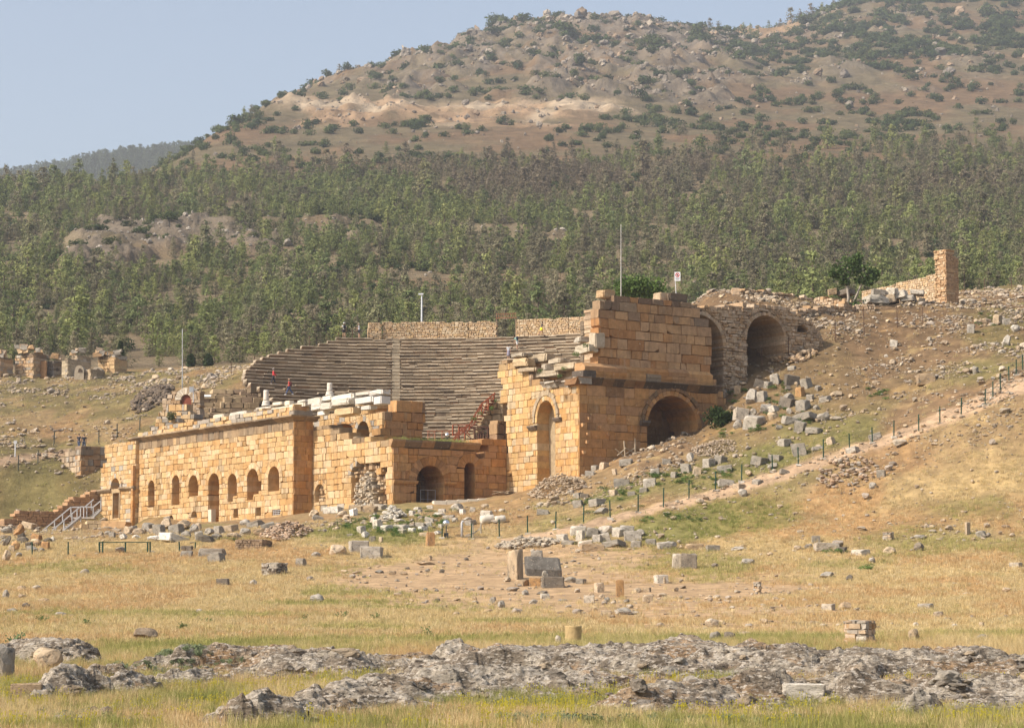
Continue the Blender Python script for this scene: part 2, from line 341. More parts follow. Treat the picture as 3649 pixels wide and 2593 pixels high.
# ---- the hill behind
HR = {
 336: [(0, 1318), (450, 1316), (870, 1298), (1250, 1244), (2000, 1224), (2480, 1176), (2900, 1120), (3300, 1062), (3649, 1022)],
 352: [(0, 1304), (450, 1302), (870, 1284), (1250, 1236), (2000, 1216), (2480, 1170), (2900, 1115), (3300, 1056), (3649, 1018)],
 400: [(0, 1262), (900, 1235), (1300, 1200), (1800, 1165), (2300, 1140), (2700, 1120), (3100, 1092), (3649, 1060)],
 500: [(0, 1085), (900, 1070), (1800, 1050), (2700, 1020), (3649, 1000)],
 600: [(0, 905), (900, 900), (1800, 885), (2700, 870), (3649, 860)],
 720: [(0, 765), (900, 755), (1800, 742), (3649, 730)],
 830: [(0, 672), (450, 665), (650, 655), (900, 648), (1800, 630), (3649, 612)],
 900: [(0, 690), (400, 672), (500, 640), (900, 598), (1300, 585), (1800, 575), (2700, 565), (3649, 555)],
 1000: [(0, 760), (400, 720), (520, 610), (700, 520), (900, 520), (1300, 515), (1800, 505), (2300, 505), (2700, 510), (3100, 510), (3649, 500)],
 1120: [(0, 860), (400, 780), (560, 630), (700, 500), (830, 440), (1000, 450), (1300, 445), (1800, 440), (2150, 430), (2300, 440), (2700, 460), (3100, 465), (3649, 460)],
 1190: [(0, 900), (560, 660), (700, 515), (830, 425), (960, 372), (1100, 395), (1300, 385), (1800, 395), (2100, 375), (2300, 395), (2700, 425), (3100, 435), (3649, 430)],
 1300: [(0, 980), (700, 600), (880, 410), (1000, 352), (1100, 320), (1300, 315), (1800, 310), (2300, 315), (2700, 350), (3100, 370), (3649, 370)],
 1480: [(0, 1050), (900, 520), (1050, 345), (1130, 300), (1300, 245), (1500, 215), (1800, 195), (2300, 200), (2600, 240), (2800, 260), (3100, 250), (3649, 255)],
 1650: [(0, 1100), (1000, 450), (1300, 270), (1450, 205), (1600, 162), (1800, 118), (1950, 98), (2300, 128), (2500, 175), (2700, 198), (2850, 198), (3100, 160), (3649, 165)],
 1800: [(0, 1200), (1300, 380), (1600, 200), (1780, 108), (1880, 78), (2000, 70), (2200, 82), (2400, 108), (2560, 136), (2750, 148), (2900, 118), (3100, 85), (3649, 90)],
 1960: [(0, 1200), (1600, 320), (1800, 190), (2000, 130), (2300, 140), (2450, 128), (2560, 122), (2780, 116), (2900, 78), (3000, 40), (3100, 10), (3649, 0)],
 2300: [(0, 1200), (1600, 400), (2000, 220), (2400, 170), (2780, 150), (2900, 90), (3000, 32), (3100, -5), (3300, -45), (3649, -90)],
 2700: [(0, 1200), (2400, 260), (2800, 200), (3100, 60), (3649, -20)],
}
hU = np.linspace(-.30, .30, 521)
hY = np.concatenate([np.arange(336, 900, 3.2), np.arange(900, 1900, 4.4), np.arange(1900, 2700, 16)])
_Zh = table(HR, np.linspace(0, 3649, 521), hY)
hX = hU[None, :] * hY[:, None]; hYY = np.repeat(hY[:, None], len(hU), 1)
_ci = np.clip((CX + FOC * hX / hYY) / 3649 * 520, 0, 520); _i0 = np.clip(np.floor(_ci).astype(int), 0, 519); _fr = _ci - _i0
hZ = np.take_along_axis(_Zh, _i0, 1) * (1 - _fr) + np.take_along_axis(_Zh, _i0 + 1, 1) * _fr
hZ = blur(hZ, 3, 5)
def hill_masks(x, y, z=None):
    """(rocky, scar, forest, shrub) over the hill plan"""
    px = CX + FOC * x / y
    n = fbm(x / 60, y / 90, 71); n2 = fbm(x / 25, y / 40, 77)
    def box(p0, p1, y0, y1, s=60, t=40):
        return sst(p0 - s, p0 + s, px + (n2 - .5) * 260) * (1 - sst(p1 - s, p1 + s, px + (n2 - .5) * 260)) * sst(y0 - t, y0 + t, y + (n - .5) * 160) * (1 - sst(y1 - t, y1 + t, y + (n - .5) * 160))
    rocky = np.maximum(box(1450, 2650, 1230, 1830) * sst(.35, .58, n2), box(1000, 1500, 1150, 1450) * .6 * sst(.4, .6, n2))
    rocky = np.maximum(rocky, box(250, 1350, 560, 690, 90, 25) * sst(.40, .55, n2) * .95)
    rocky = np.maximum(rocky, box(1250, 2200, 560, 640, 60, 20) * sst(.48, .6, n2) * .7)
    rocky = np.maximum(rocky, box(2350, 2800, 450, 560, 90, 30) * sst(.50, .62, n2) * .7)
    rocky = np.maximum(rocky, box(2650, 3649, 1300, 2300) * sst(.52, .7, n2) * .5)
    scar = np.maximum(box(1050, 2250, 1115, 1205, 50, 16) * sst(.38, .54, n2 + .10 * sst(1800, 2100, px)), box(1000, 1350, 1190, 1300, 30, 25) * .8 * sst(.45, .6, n2))
    scar = np.maximum(scar, box(720, 1150, 536, 556, 30, 8) * .95)
    scar = np.maximum(scar, box(2560, 2840, 1800, 1960, 20, 20) * .75)
    scar = np.maximum(scar, box(2000, 2100, 480, 492, 50, 4) * .8)
    edge = 815 + 10 * sst(900, 1700, px) + 10 * sst(1900, 2500, px)
    forest = 1 - sst(edge - 60, edge + 190, y + (n - .5) * 150); forest = forest ** 2.2
    forest = forest * (1 - .93 * box(250, 1300, 560, 680, 80, 20) * sst(.36, .52, n2)) * (1 - scar) * (1 - .8 * box(1350, 2300, 470, 560, 80, 20) * sst(.5, .6, n2))
    shrub = np.maximum(.55 * sst(.45, .62, fbm(x / 38, y / 60, 83)), .9 * sst(2350, 2900, px) * sst(1450, 1700, y))
    shrub = np.maximum(shrub, .8 * (1 - sst(1000, 1250, px)) * sst(.40, .55, n2))
    shrub = shrub * (1 - .9 * scar) * (1 - .45 * box(2550, 3649, 1020, 1330))
    return np.clip(rocky, 0, 1), np.clip(scar, 0, 1), np.clip(forest, 0, 1), np.clip(shrub, 0, 1)
_r, _sc, _f, _sh = hill_masks(hX, hYY)
hZ = hZ + _r * (ridged(hX / 22, hYY / 30, 91, 5) - .55) * 12 * sst(700, 1300, hYY) + _r * np.floor(fbm(hX / 9, hYY / 12, 95, 3) * 7) * 1.1
hZ = hZ + _sc * (ridged(hX / 13, hYY / 12, 97, 3) - .5) * 6 * sst(800, 1100, hYY) + (fbm(hX / 14, hYY / 20, 99) - .5) * (2.0 + 2.5 * sst(800, 1400, hYY))
hZ = hZ - 3.0 * np.clip((345 - hYY) / 9, 0, 1)          # the hill sheet dips under the ground sheet where they meet
def hzv(x, y):
    fi = np.clip((x / y - hU[0]) / (hU[1] - hU[0]), 0, len(hU) - 1.001); fj = np.clip(np.interp(y, hY, np.arange(len(hY))), 0, len(hY) - 1.001)
    i = fi.astype(int); j = fj.astype(int); a = fi - i; b = fj - j
    return (hZ[j, i] * (1 - a) + hZ[j, i + 1] * a) * (1 - b) + (hZ[j + 1, i] * (1 - a) + hZ[j + 1, i + 1] * a) * b
_n = fbm(hX / 40, hYY / 60, 101); _n2 = fbm(hX / 9, hYY / 13, 103)
c = mixc(np.broadcast_to((.175, .112, .060), hX.shape + (3,)), np.broadcast_to((.152, .118, .064), hX.shape + (3,)), sst(.4, .6, _n))
c = mixc(c, (.19, .15, .108), _r * sst(.25, .5, _n2)); c = mixc(c, (.36, .235, .135), _sc * sst(.2, .5, _n2)); c = mixc(c, (.44, .34, .23), _sc * sst(.55, .7, _n))
c = mixc(c, (.24, .185, .11), _f * .7)
c = c * (.75 + .5 * fbm(hX / 6, hYY / 8, 107))[..., None]
hill = tag(grid_obj('hillside', hX, hYY, hZ, c, M['hill']), 'rocky brown hill with scattered scrub behind the theatre', 'hill', kind='structure')
# far ridge on the left
fU = np.linspace(-.34, .02, 90); fY = np.linspace(1900, 3400, 40)
fX = fU[None, :] * fY[:, None]; fYY = np.repeat(fY[:, None], len(fU), 1)
_py = np.interp(CX + FOC * fU, [-1500, 0, 200, 420, 620, 2200], [800, 688, 652, 612, 596, 624])
_cr = 2900 * np.tan(TH + np.arctan((CY - _py) / FOC))
fZ = _cr[None, :] * (1 - ((fYY - 2900) / 900) ** 2 * np.where(fYY < 2900, 1.0, .3)) + (fbm(fX / 60, fYY / 60, 111) - .5) * 14
c = np.broadcast_to((.09, .10, .05), fX.shape + (3,)) * (.8 + .4 * fbm(fX / 30, fYY / 30, 113))[..., None]
tag(grid_obj('far_ridge', fX, fYY, fZ, c, M['hill']), 'distant hazy wooded ridge on the left', 'hill', kind='structure')
# ------------------------------------------------------------------ masonry tools
Z = Vector((0, 0, 1))
class Plane:
    """vertical wall plane: u runs to the viewer's right along the face, w is height, d is outwards"""
    def __init__(s, p0, n):
        s.p0 = Vector((p0[0], p0[1], 0)); s.n = Vector((n[0], n[1], 0)).normalized(); s.ex = Z.cross(s.n)
    def pos(s, u, w, d=0): return s.p0 + s.ex * u + Z * w + s.n * d
    def uw(s, px, py, d=0):
        r = ray(px, py); k = (s.p0 + s.n * d).dot(s.n) / r.dot(s.n); p = r * k
        return (p - s.p0).dot(s.ex), p.z
    def shift(s, d, u=0): return Plane(s.p0 + s.n * d + s.ex * u, s.n)
def clip(poly, a, b, keep_left):
    """clip a convex polygon by the line a-b"""
    out = []; nx = -(b[1] - a[1]); ny = b[0] - a[0]
    def sd(p): return ((p[0] - a[0]) * nx + (p[1] - a[1]) * ny) * (1 if keep_left else -1)
    for i in range(len(poly)):
        p, q = poly[i], poly[(i + 1) % len(poly)]; sp, sq = sd(p), sd(q)
        if sp >= 0: out.append(p)
        if (sp > 0 and sq < 0) or (sp < 0 and sq > 0):
            t = sp / (sp - sq); out.append((p[0] + (q[0] - p[0]) * t, p[1] + (q[1] - p[1]) * t))
    return out
def area(p):
    return .5 * sum(p[i][0] * p[(i + 1) % len(p)][1] - p[(i + 1) % len(p)][0] * p[i][1] for i in range(len(p)))
def subtract(poly, hole):
    us = [p[0] for p in hole]; ws = [p[1] for p in hole]
    if max(p[0] for p in poly) <= min(us) or min(p[0] for p in poly) >= max(us) or max(p[1] for p in poly) <= min(ws) or min(p[1] for p in poly) >= max(ws): return [poly]
    out = []; rem = poly
    for i in range(len(hole)):
        a, b = hole[i], hole[(i + 1) % len(hole)]
        o = clip(rem, a, b, False)
        if len(o) > 2 and area(o) > 2e-3: out.append(o)
        rem = clip(rem, a, b, True)
        if len(rem) < 3 or area(rem) < 1e-4: return out
    return out
def rect(u0, u1, w0, w1): return [(u0, w0), (u1, w0), (u1, w1), (u0, w1)]
def halfdisc(u, r, w, n=12, sq=1.0): return [(u + r * math.cos(math.pi * k / n), w + r * sq * math.sin(math.pi * k / n)) for k in range(n + 1)]
def prism(mb, P, poly, front, back, bev, col, rng, jit=0):
    n = len(poly); cu = sum(p[0] for p in poly) / n; cw = sum(p[1] for p in poly) / n
    vs = [P.pos(u, w_, back) for u, w_ in poly] + [P.pos(u, w_, front - bev * 3.2) for u, w_ in poly]
    for u, w_ in poly:
        L = math.hypot(u - cu, w_ - cw) + 1e-6; k = max(0.3, 1 - bev * 1.0 / L)
        vs.append(P.pos(cu + (u - cu) * k, cw + (w_ - cw) * k, front + rng.uniform(-jit, jit)))
    fs = []
    for i in range(n):
        j = (i + 1) % n
        fs.append((i, j, n + j, n + i)); fs.append((n + i, n + j, 2 * n + j, 2 * n + i))
    fs.append(tuple(2 * n + i for i in range(n))); fs.append(tuple(range(n))[::-1])
    mb.add(vs, fs, col)
STONE_A = [(.53, .345, .160), (.54, .365, .185), (.51, .315, .135), (.55, .385, .21), (.52, .33, .145), (.47, .27, .105), (.56, .41, .24)]
STONE_C = [(.46, .245, .090), (.42, .215, .08), (.49, .275, .11), (.44, .25, .115), (.46, .225, .075), (.40, .22, .10)]  # orange patina plus bounce-light warmth in the colour, for faces turned from the sun
STONE_T = [(.52, .32, .135), (.55, .37, .18), (.50, .28, .10), (.48, .30, .14), (.56, .36, .15), (.53, .40, .24)]
STONE_R = [(.44, .31, .19), (.50, .36, .23), (.40, .26, .14), (.46, .34, .22), (.36, .26, .17), (.52, .40, .28)]
CRUST = [(.17, .13, .095), (.12, .095, .075), (.24, .18, .12)]
GREYST = [(.36, .31, .25), (.42, .37, .30), (.30, .26, .21)]
def tinter(pal, top=None, crust=.0, grey=None, streak=0):
    def f(u, w_, rng):
        c = np.array(rng.choice(pal)) * rng.uniform(.88, 1.08); c = c * .96 + c.mean() * .04
        if top is not None and crust:
            t = top(u) if callable(top) else top
            if t - w_ < crust and rng.random() < .85: c = c * .25 + np.array(rng.choice(CRUST)) * .75
            elif t - w_ < crust * 2.4 and rng.random() < .3: c = c * .55 + np.array(rng.choice(CRUST)) * .45
        if streak and vnoise(u * 1.3, 0.3, 5) > 1 - streak and rng.random() < .6: c = c * .7
        if grey and rng.random() < grey: c = np.array(rng.choice(GREYST))
        return tuple(c)
    return f
def ashlar(mb, P, u0, u1, w0, top, thick=1.0, ch=(.42, .62), bw=(.6, 1.5), holes=(), tint=None, jit=.012, bev=.03, djit=.025, ends=0, seed=1, keep=None, d0=0, chip=0):
    """a wall face laid stone by stone: courses of blocks, cut round the openings"""
    rng = random.Random(seed); tp = top if callable(top) else (lambda u: top)
    tmax = max(tp(u0 + (u1 - u0) * k / 60) for k in range(61)); w_ = w0; tint = tint or tinter(STONE_A); row = 0
    while w_ < tmax - .02:
        h = rng.uniform(*ch)
        if tmax - (w_ + h) < ch[0] * .5: h = tmax - w_
        u = u0 - rng.uniform(0, bw[1]) ; e0 = u0 + (rng.uniform(-ends, ends) if ends else 0); e1 = u1 + (rng.uniform(-ends, ends) if ends else 0)
        while u < e1:
            L = rng.uniform(*bw) if rng.random() < .8 else bw[0] * rng.uniform(.5, 1)
            a, b = max(u, e0), min(u + L, e1); u += L
            if b - a < .1: continue
            c_u, c_w = (a + b) / 2, w_ + h / 2
            if c_w > tp(c_u): continue
            if keep and not keep(c_u, c_w): continue
            hh = h if rng.random() > .04 else h * .93
            q = [(a + rng.uniform(-jit, jit), w_ + rng.uniform(-jit, jit)), (b + rng.uniform(-jit, jit), w_ + rng.uniform(-jit, jit)), (b + rng.uniform(-jit, jit), w_ + hh + rng.uniform(-jit, jit)), (a + rng.uniform(-jit, jit), w_ + hh + rng.uniform(-jit, jit))]
            if chip and rng.random() < chip:
                k = rng.randrange(4); p_, q_, r_ = q[k - 1], q[k], q[(k + 1) % 4]; s_ = rng.uniform(.12, .35)
                q = q[:k] + [(q_[0] + (p_[0] - q_[0]) * s_, q_[1] + (p_[1] - q_[1]) * s_), (q_[0] + (r_[0] - q_[0]) * s_, q_[1] + (r_[1] - q_[1]) * s_)] + q[k + 1:]
            ps = [q]
            for ho in holes:
                ps = [s_ for p_ in ps for s_ in subtract(p_, ho)]
            col = tint(c_u, c_w, rng); dd = d0 + rng.uniform(-djit, djit)
            for p_ in ps: prism(mb, P, p_, dd, -(thick(c_u) if callable(thick) else thick), bev, col, rng, jit * .5)
        w_ += h; row += 1
def voussoirs(mb, P, u, w_, r0, r1, n, thick, front=.03, tint=None, seed=2, a0=0, a1=math.pi, sq=1.0, bev=.025):
    rng = random.Random(seed); tint = tint or tinter(STONE_A)
    cuts = [a0 + (a1 - a0) * k / n for k in range(n + 1)]
    for k in range(n):
        a, b = cuts[k], cuts[k + 1]; ro = r1 * rng.uniform(.97, 1.04)
        poly = [(u + r0 * math.cos(a), w_ + r0 * sq * math.sin(a)), (u + ro * math.cos(a), w_ + ro * sq * math.sin(a)), (u + ro * math.cos(b), w_ + ro * sq * math.sin(b)), (u + r0 * math.cos(b), w_ + r0 * sq * math.sin(b))]
        prism(mb, P, poly, front + rng.uniform(-.015, .015), -thick, bev, tint(u, w_, rng), rng)
def molding(mb, P, u0, u1, prof, tint, seed=3, seg=(.9, 1.6), jit=.02, mitre0=0, mitre1=0):
    """stones with one carved profile [(d, w) ...] laid end to end"""
    rng = random.Random(seed); u = u0
    while u < u1 - .05:
        L = min(rng.uniform(*seg), u1 - u); 
        if u1 - u - L < .3: L = u1 - u
        j = rng.uniform(-jit, jit); k = rng.uniform(-jit, jit); vs = []
        for e, uu in ((0, u + .006), (1, u + L - .006)):
            for d, w_ in prof:
                sh = (-d * mitre0 if (u == u0 and e == 0) else 0) + (d * mitre1 if (e == 1 and u + L >= u1 - 1e-6) else 0)
                vs.append(P.pos(uu + sh, w_ + j + rng.uniform(-jit, jit) * .4, d + k + rng.uniform(-jit, jit) * .4))
        n = len(prof); fs = [(i, (i + 1) % n, n + (i + 1) % n, n + i) for i in range(n)] + [tuple(range(n))[::-1], tuple(range(n, 2 * n))]
        mb.add(vs, fs, tint(u, prof[0][1], rng)); u += L
def arch_hole(u, r, base, spring, sq=1.0): return [rect(u - r, u + r, base, spring + 1e-4), halfdisc(u, r, spring, 12, sq)]
def arch_px(P, x0, x1, top, base, asp=1.0):
    """an arched opening measured on the photo: left, right, crown and foot"""
    ua, wt = P.uw((x0 + x1) / 2, top); u0, _ = P.uw(x0, base); u1, wb = P.uw(x1, base)
    r = (u1 - u0) / 2; return (u0 + u1) / 2, r, wb, wt - r * asp
# ------------------------------------------------------------------ the plan of the theatre
E2 = Vector((.825, .565, 0)).normalized(); E1 = Vector((-E2.y, E2.x, 0))   # E1 runs along the stage wall, away to the left
A0 = at(1043.6, 1830, 225); A0.z = 0
PA = Plane(A0, -E2)                      # long stage front
PR = Plane(A0, -E1)                      # short return
B0 = A0 + E2 * 2.0
PB_ = Plane(B0, -E2)
_uc, _ = PB_.uw(1400, 1700)
C0 = B0 + PB_.ex * _uc
PB = Plane(B0, -E2); UB = _uc            # recessed front, u 0..UB
PC = Plane(C0, -E1)                      # door wall
T0 = at(2063, 1600, 212.6); T0.z = 0
PL = Plane(T0, -E2); PT = Plane(T0, -E1)
UC = (T0 - C0).dot(E2)                   # length of the door wall up to the tower
UL = -((C0 - T0).dot(E1))                # tower left face runs u UL..0
# ------------------------------------------------------------------ stage building
ZA = PA.uw(1043.6, 1499)[1]; GA = PA.uw(1043.6, 1835)[1] - 1.2
stage = empty('stage_building', PA.pos(-14, GA), 'long ruined stage building of honey coloured blocks with a row of arched openings', 'ruin')
UA0 = PA.uw(486, 1800)[0]
def cp2(x, y): return 300 + .3718 * x, 1350 + .3718 * y
def holeA(x0, x1, top, base, asp=1.0):
    a = cp2(x0, top); b = cp2(x1, base); return arch_px(PA, a[0], b[0], a[1], b[1], asp)
wins = [holeA(612, 672, 972, 1226, 1.0), holeA(838, 912, 922, 1203), holeA(1000, 1090, 920, 1118), holeA(1185, 1290, 902, 1412), holeA(1376, 1462, 908, 1118), holeA(1558, 1668, 858, 1100), holeA(1763, 1870, 836, 1068)]
holes = []; mb = MB()
TA = tinter(STONE_A, ZA, .5, streak=.25)
for i, (u, r, b, s) in enumerate(wins):
    holes += [rect(u - r, u + r, b, s + 1e-4), halfdisc(u, r + .55, s, 10)]
    voussoirs(mb, PA, u, s, r, r + .55, 9, 1.5, .03, tinter(STONE_A), 10 + i)
    # springing filled beside the ring keeps the jambs square
for (x0, x1, y0, y1) in ((620, 702, 1348, 1390), (1800, 1880, 1245, 1306), (1430, 1474, 1240, 1330), (1640, 1694, 1228, 1310)):
    a = PA.uw(*cp2(x0, y1)); b = PA.uw(*cp2(x1, y0)); holes.append(rect(a[0], b[0], a[1], b[1]))
for (x0, x1, t, b) in ((806, 856, 1305, 1366), (1024, 1082, 1264, 1318)):
    u, r, bb, s = holeA(x0, x1, t, b); holes += arch_hole(u, r, bb, s)
# broken edges of some windows
u, r, b, s = wins[5]; holes.append(rect(u + r * .4, u + r * 1.5, s - 1.0, s - .1)); holes.append(rect(u - r, u + .1, b - .5, b + .05))
u, r, b, s = wins[4]; holes.append(rect(u - r, u + .1, b - .5, b + .02))
ashlar(mb, PA, UA0, -.05, GA, ZA, 1.5, (.44, .62), (.6, 1.5), holes, TA, seed=5, bev=.035, chip=.28, jit=.018)
mb.build('facade_wall', M['ashlar'], stage)
# back of the niches, so no opening looks straight through
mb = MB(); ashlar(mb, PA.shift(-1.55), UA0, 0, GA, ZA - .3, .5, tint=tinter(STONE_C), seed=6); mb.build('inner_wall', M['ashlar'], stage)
# white door jamb standing in the tall door
mb = MB(); a = PA.uw(*cp2(1208, 1400)); b = PA.uw(*cp2(1242, 1246)); c_ = PA.pos((a[0] + b[0]) / 2, (a[1] + b[1]) / 2, .02)
mb.box(c_, (b[0] - a[0], .45, b[1] - a[1]), (.60, .52, .40), rot=Matrix((PA.ex, -PA.n, Z)).transposed(), jit=.03); mb.build('door_jamb', M['marble'], stage)
# window grille bottom right
mb = MB(); a = PA.uw(*cp2(1800, 1306)); b = PA.uw(*cp2(1880, 1245))
for k in range(5): mb.bar(PA.pos(a[0] + (b[0] - a[0]) * (k + .5) / 5, a[1], -.1), PA.pos(a[0] + (b[0] - a[0]) * (k + .5) / 5, b[1], -.1), .03, col=(.5, .5, .5))
for k in range(3): mb.bar(PA.pos(a[0], a[1] + (b[1] - a[1]) * (k + .5) / 3, -.1), PA.pos(b[0], a[1] + (b[1] - a[1]) * (k + .5) / 3, -.1), .03, col=(.5, .5, .5))
tag(mb.build('window_grille', M['metal'], stage), None)
# cornice along the front and round the corner
prof = [(-.3, ZA), (.02, ZA), (.12, ZA + .10), (.50, ZA + .34), (.55, ZA + .36), (.55, ZA + .50), (-.3, ZA + .50)]
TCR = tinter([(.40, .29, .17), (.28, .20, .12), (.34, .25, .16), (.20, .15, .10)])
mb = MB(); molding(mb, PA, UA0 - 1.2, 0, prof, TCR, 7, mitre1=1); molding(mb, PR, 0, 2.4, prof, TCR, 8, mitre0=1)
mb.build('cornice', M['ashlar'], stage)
# attic course over the cornice, ragged on top
def atop(u): return ZA + .5 + np.interp(u, [UA0 - 1, UA0 + 2.5, UA0 + 3.5, -9, -6, -4.5, -2.2, -2, 0], [.15, .35, .75, .80, 1.05, .8, .80, .95, .95]) + .2 * (vnoise(u * .9, 1.5, 3) - .5)
mb = MB(); ashlar(mb, PA.shift(-.02), UA0 - .8, 0, ZA + .5, atop, 1.6, (.36, .52), (.7, 1.5), tint=tinter(STONE_A, grey=.45), seed=9, jit=.04, djit=.08, bev=.05, chip=.3)
ashlar(mb, PR.shift(-.02), .02, 2.0, ZA + .5, ZA + 1.3, 1.5, (.5, .8), (.8, 1.3), tint=tinter(STONE_C + GREYST), seed=19, jit=.04, bev=.05)
mb.build('attic_course', M['ashlar'], stage)
# return wall
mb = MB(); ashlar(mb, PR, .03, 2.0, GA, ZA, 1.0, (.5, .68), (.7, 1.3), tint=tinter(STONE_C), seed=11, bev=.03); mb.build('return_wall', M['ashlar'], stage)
# left wing with the decorated door: it steps forward a little
PW = PA.shift(.40); UW1 = PW.uw(482, 1700)[0]; UW0 = PW.uw(359, 1700)[0]; ZW = PW.uw(420, 1582)[1]
zl = PW.uw(400, 1735)[1]
def ap4(x, y): return x * .26247, 1700 + .26247 * y
def holeW(x0, x1, t, b): 
    a = ap4(x0, t); c_ = ap4(x1, b); return arch_px(PW, a[0], c_[0], a[1], c_[1])
lu, lr, lb, ls = holeW(1508, 1632, 12, 152)
a = PW.uw(*ap4(1540, 555)); b = PW.uw(*ap4(1626, 210))
wh = [rect(lu - lr, lu + lr, lb, ls + 1e-4), halfdisc(lu, lr + .45, ls, 10), rect(a[0], b[0], a[1], b[1])]
def wtop(u): return np.interp(u, [UW0, UW0 + 1.0, UW0 + 1.1, UW1], [zl + 2.2, zl + 2.4, ZW, ZW + .1])
mb = MB(); voussoirs(mb, PW, lu, ls, lr, lr + .45, 9, 1.2, .08, tinter(STONE_A, grey=.3), 31)
ashlar(mb, PW, UW0, UW1, GA, wtop, 1.2, (.42, .6), (.6, 1.2), wh, tinter(STONE_A, grey=.04), seed=12, bev=.035, ends=.06, chip=.15)
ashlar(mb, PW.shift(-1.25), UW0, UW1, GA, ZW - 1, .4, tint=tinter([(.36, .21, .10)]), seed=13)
mb.build('wing_wall', M['ashlar'], stage)
mb = MB(); TQ = tinter([(.50, .36, .2), (.42, .32, .2)])
zc = PW.uw(*ap4(1600, 170))[1]; fr = .14
molding(mb, PW, a[0] - fr, a[0], [(0.02, a[1]), (.10, a[1]), (.10, b[1] + .35), (.02, b[1] + .35)], TQ, 1, (9, 9)); molding(mb, PW, b[0], b[0] + fr, [(0.02, a[1]), (.10, a[1]), (.10, b[1] + .35), (.02, b[1] + .35)], TQ, 2, (9, 9))
molding(mb, PW, a[0] - .25, b[0] + .25, [(0.02, b[1] + .02), (.12, b[1] + .02), (.20, b[1] + .42), (.02, b[1] + .42)], TQ, 3, (9, 9))
mb.build('door_frame', M['ashlar'], stage)
mb = MB(); pr2 = [(0.02, zc - .15), (.12, zc - .15), (.32, zc + .05), (.32, zc + .2), (.02, zc + .2)]
molding(mb, PW, UW0 - .3, a[0] - .3, pr2, TCR, 4, (1, 2)); mb.build('lintel_cornice', M['ashlar'], stage); mb = MB(); molding(mb, PW, b[0] + .3, UW1 + .25, pr2, TCR, 5, (1, 2)); mb.build('lintel_cornice', M['ashlar'], stage)
mb = MB()
for k in range(14):
    w0 = GA + .3 + k * .5
    if w0 > ZW - .6: break
    mb.box(PW.pos(UW1 - .22, w0 + .25, .1), (.44, .3, .49), tinter(STONE_C)(0, 0, random.Random(k)), rot=Matrix((PW.ex, -PW.n, Z)).transposed(), jit=.012)
mb.build('corner_pilaster', M['ashlar'], stage)
# recessed front B: the door wall's left neighbour, partly collapsed
def cp3(x, y): return 1000 + .4002 * x, 1300 + .4002 * y
GB = GA
zb = [PB.uw(*cp3(x, y)) for x, y in ((290, 550), (450, 552), (455, 585), (625, 585), (628, 640), (760, 655), (1000, 668))]
def btop(u): return float(np.interp(u, [p[0] for p in zb], [p[1] for p in zb]))
def holeB(x0, x1, t, b): 
    p = cp3(x0, t); q = cp3(x1, b); return arch_px(PB, p[0], q[0], p[1], q[1])
b1 = holeB(303, 392, 1060, 1215); b2 = holeB(628, 700, 905, 1150)
bh = arch_hole(*[b1[0], b1[1], b1[2], b1[3]])[:1] + [halfdisc(b1[0], b1[1] + .4, b1[3], 10)] + [rect(b2[0] - b2[1], b2[0] + b2[1], b2[2], b2[3] + 1e-4), halfdisc(b2[0], b2[1] + .5, b2[3], 10)]
gapc = PB.uw(*cp3(800, 1050)); gu0 = PB.uw(*cp3(690, 1100))[0]; gu1 = PB.uw(*cp3(925, 1100))[0]; gw1 = PB.uw(*cp3(800, 880))[1]
def bkeep(u, w_):
    uc = (gu0 + gu1) / 2; e = abs(u - uc) / ((gu1 - gu0) * .62) ; t = (w_ - GB) / (gw1 - GB)
    return not (e + .9 * (vnoise(w_ * 2.1, u * .8, 8) - .5) < .95 - .35 * max(0, t - .4) and t < 1.05)
mb = MB(); TB = tinter(STONE_A, btop, .35, grey=.05)
voussoirs(mb, PB, b1[0], b1[3], b1[1], b1[1] + .4, 9, 1.3, .03, tinter(STONE_A), 41); voussoirs(mb, PB, b2[0], b2[3], b2[1], b2[1] + .5, 9, 1.3, .05, tinter(STONE_A, grey=.5), 42, a0=math.pi * .42)
ashlar(mb, PB, 0, UB - .05, GB, btop, 1.3, (.46, .66), (.6, 1.5), bh, TB, seed=14, keep=bkeep, bev=.04, jit=.02, djit=.04, chip=.15)
mb.build('side_wall', M['ashlar'], stage)
mb = MB(); ashlar(mb, PB.shift(-.85), 0, UB - 1.2, GB, lambda u: min(btop(u) - .5, 99), .6, (.2, .4), (.25, .7), tint=tinter([(.42, .29, .17), (.36, .24, .13), (.48, .37, .24)]), seed=15, jit=.05, djit=.42, bev=.08, d0=.35); mb.build('rubble_core', M['rubblewall'], stage)
mb = MB(); um = gu0 + .30 * (gu1 - gu0); wr = gw1 - .8
ashlar(mb, PB.shift(.12), gu0 - .5, gu0 + .68 * (gu1 - gu0), GB, lambda u: GB + (wr - GB) * max(.1, 1 - ((u - um) / (.62 * (gu1 - gu0))) ** 2) + .3 * (vnoise(u * 3, 1, 2) - .5), 1.0, (.12, .26), (.16, .45), tint=tinter([(.44, .37, .28), (.50, .42, .31), (.38, .29, .19), (.33, .28, .22)]), seed=35, jit=.06, djit=.20, bev=.05, chip=.5)
mb.build('rubble_mass', M['rubblewall'], stage)
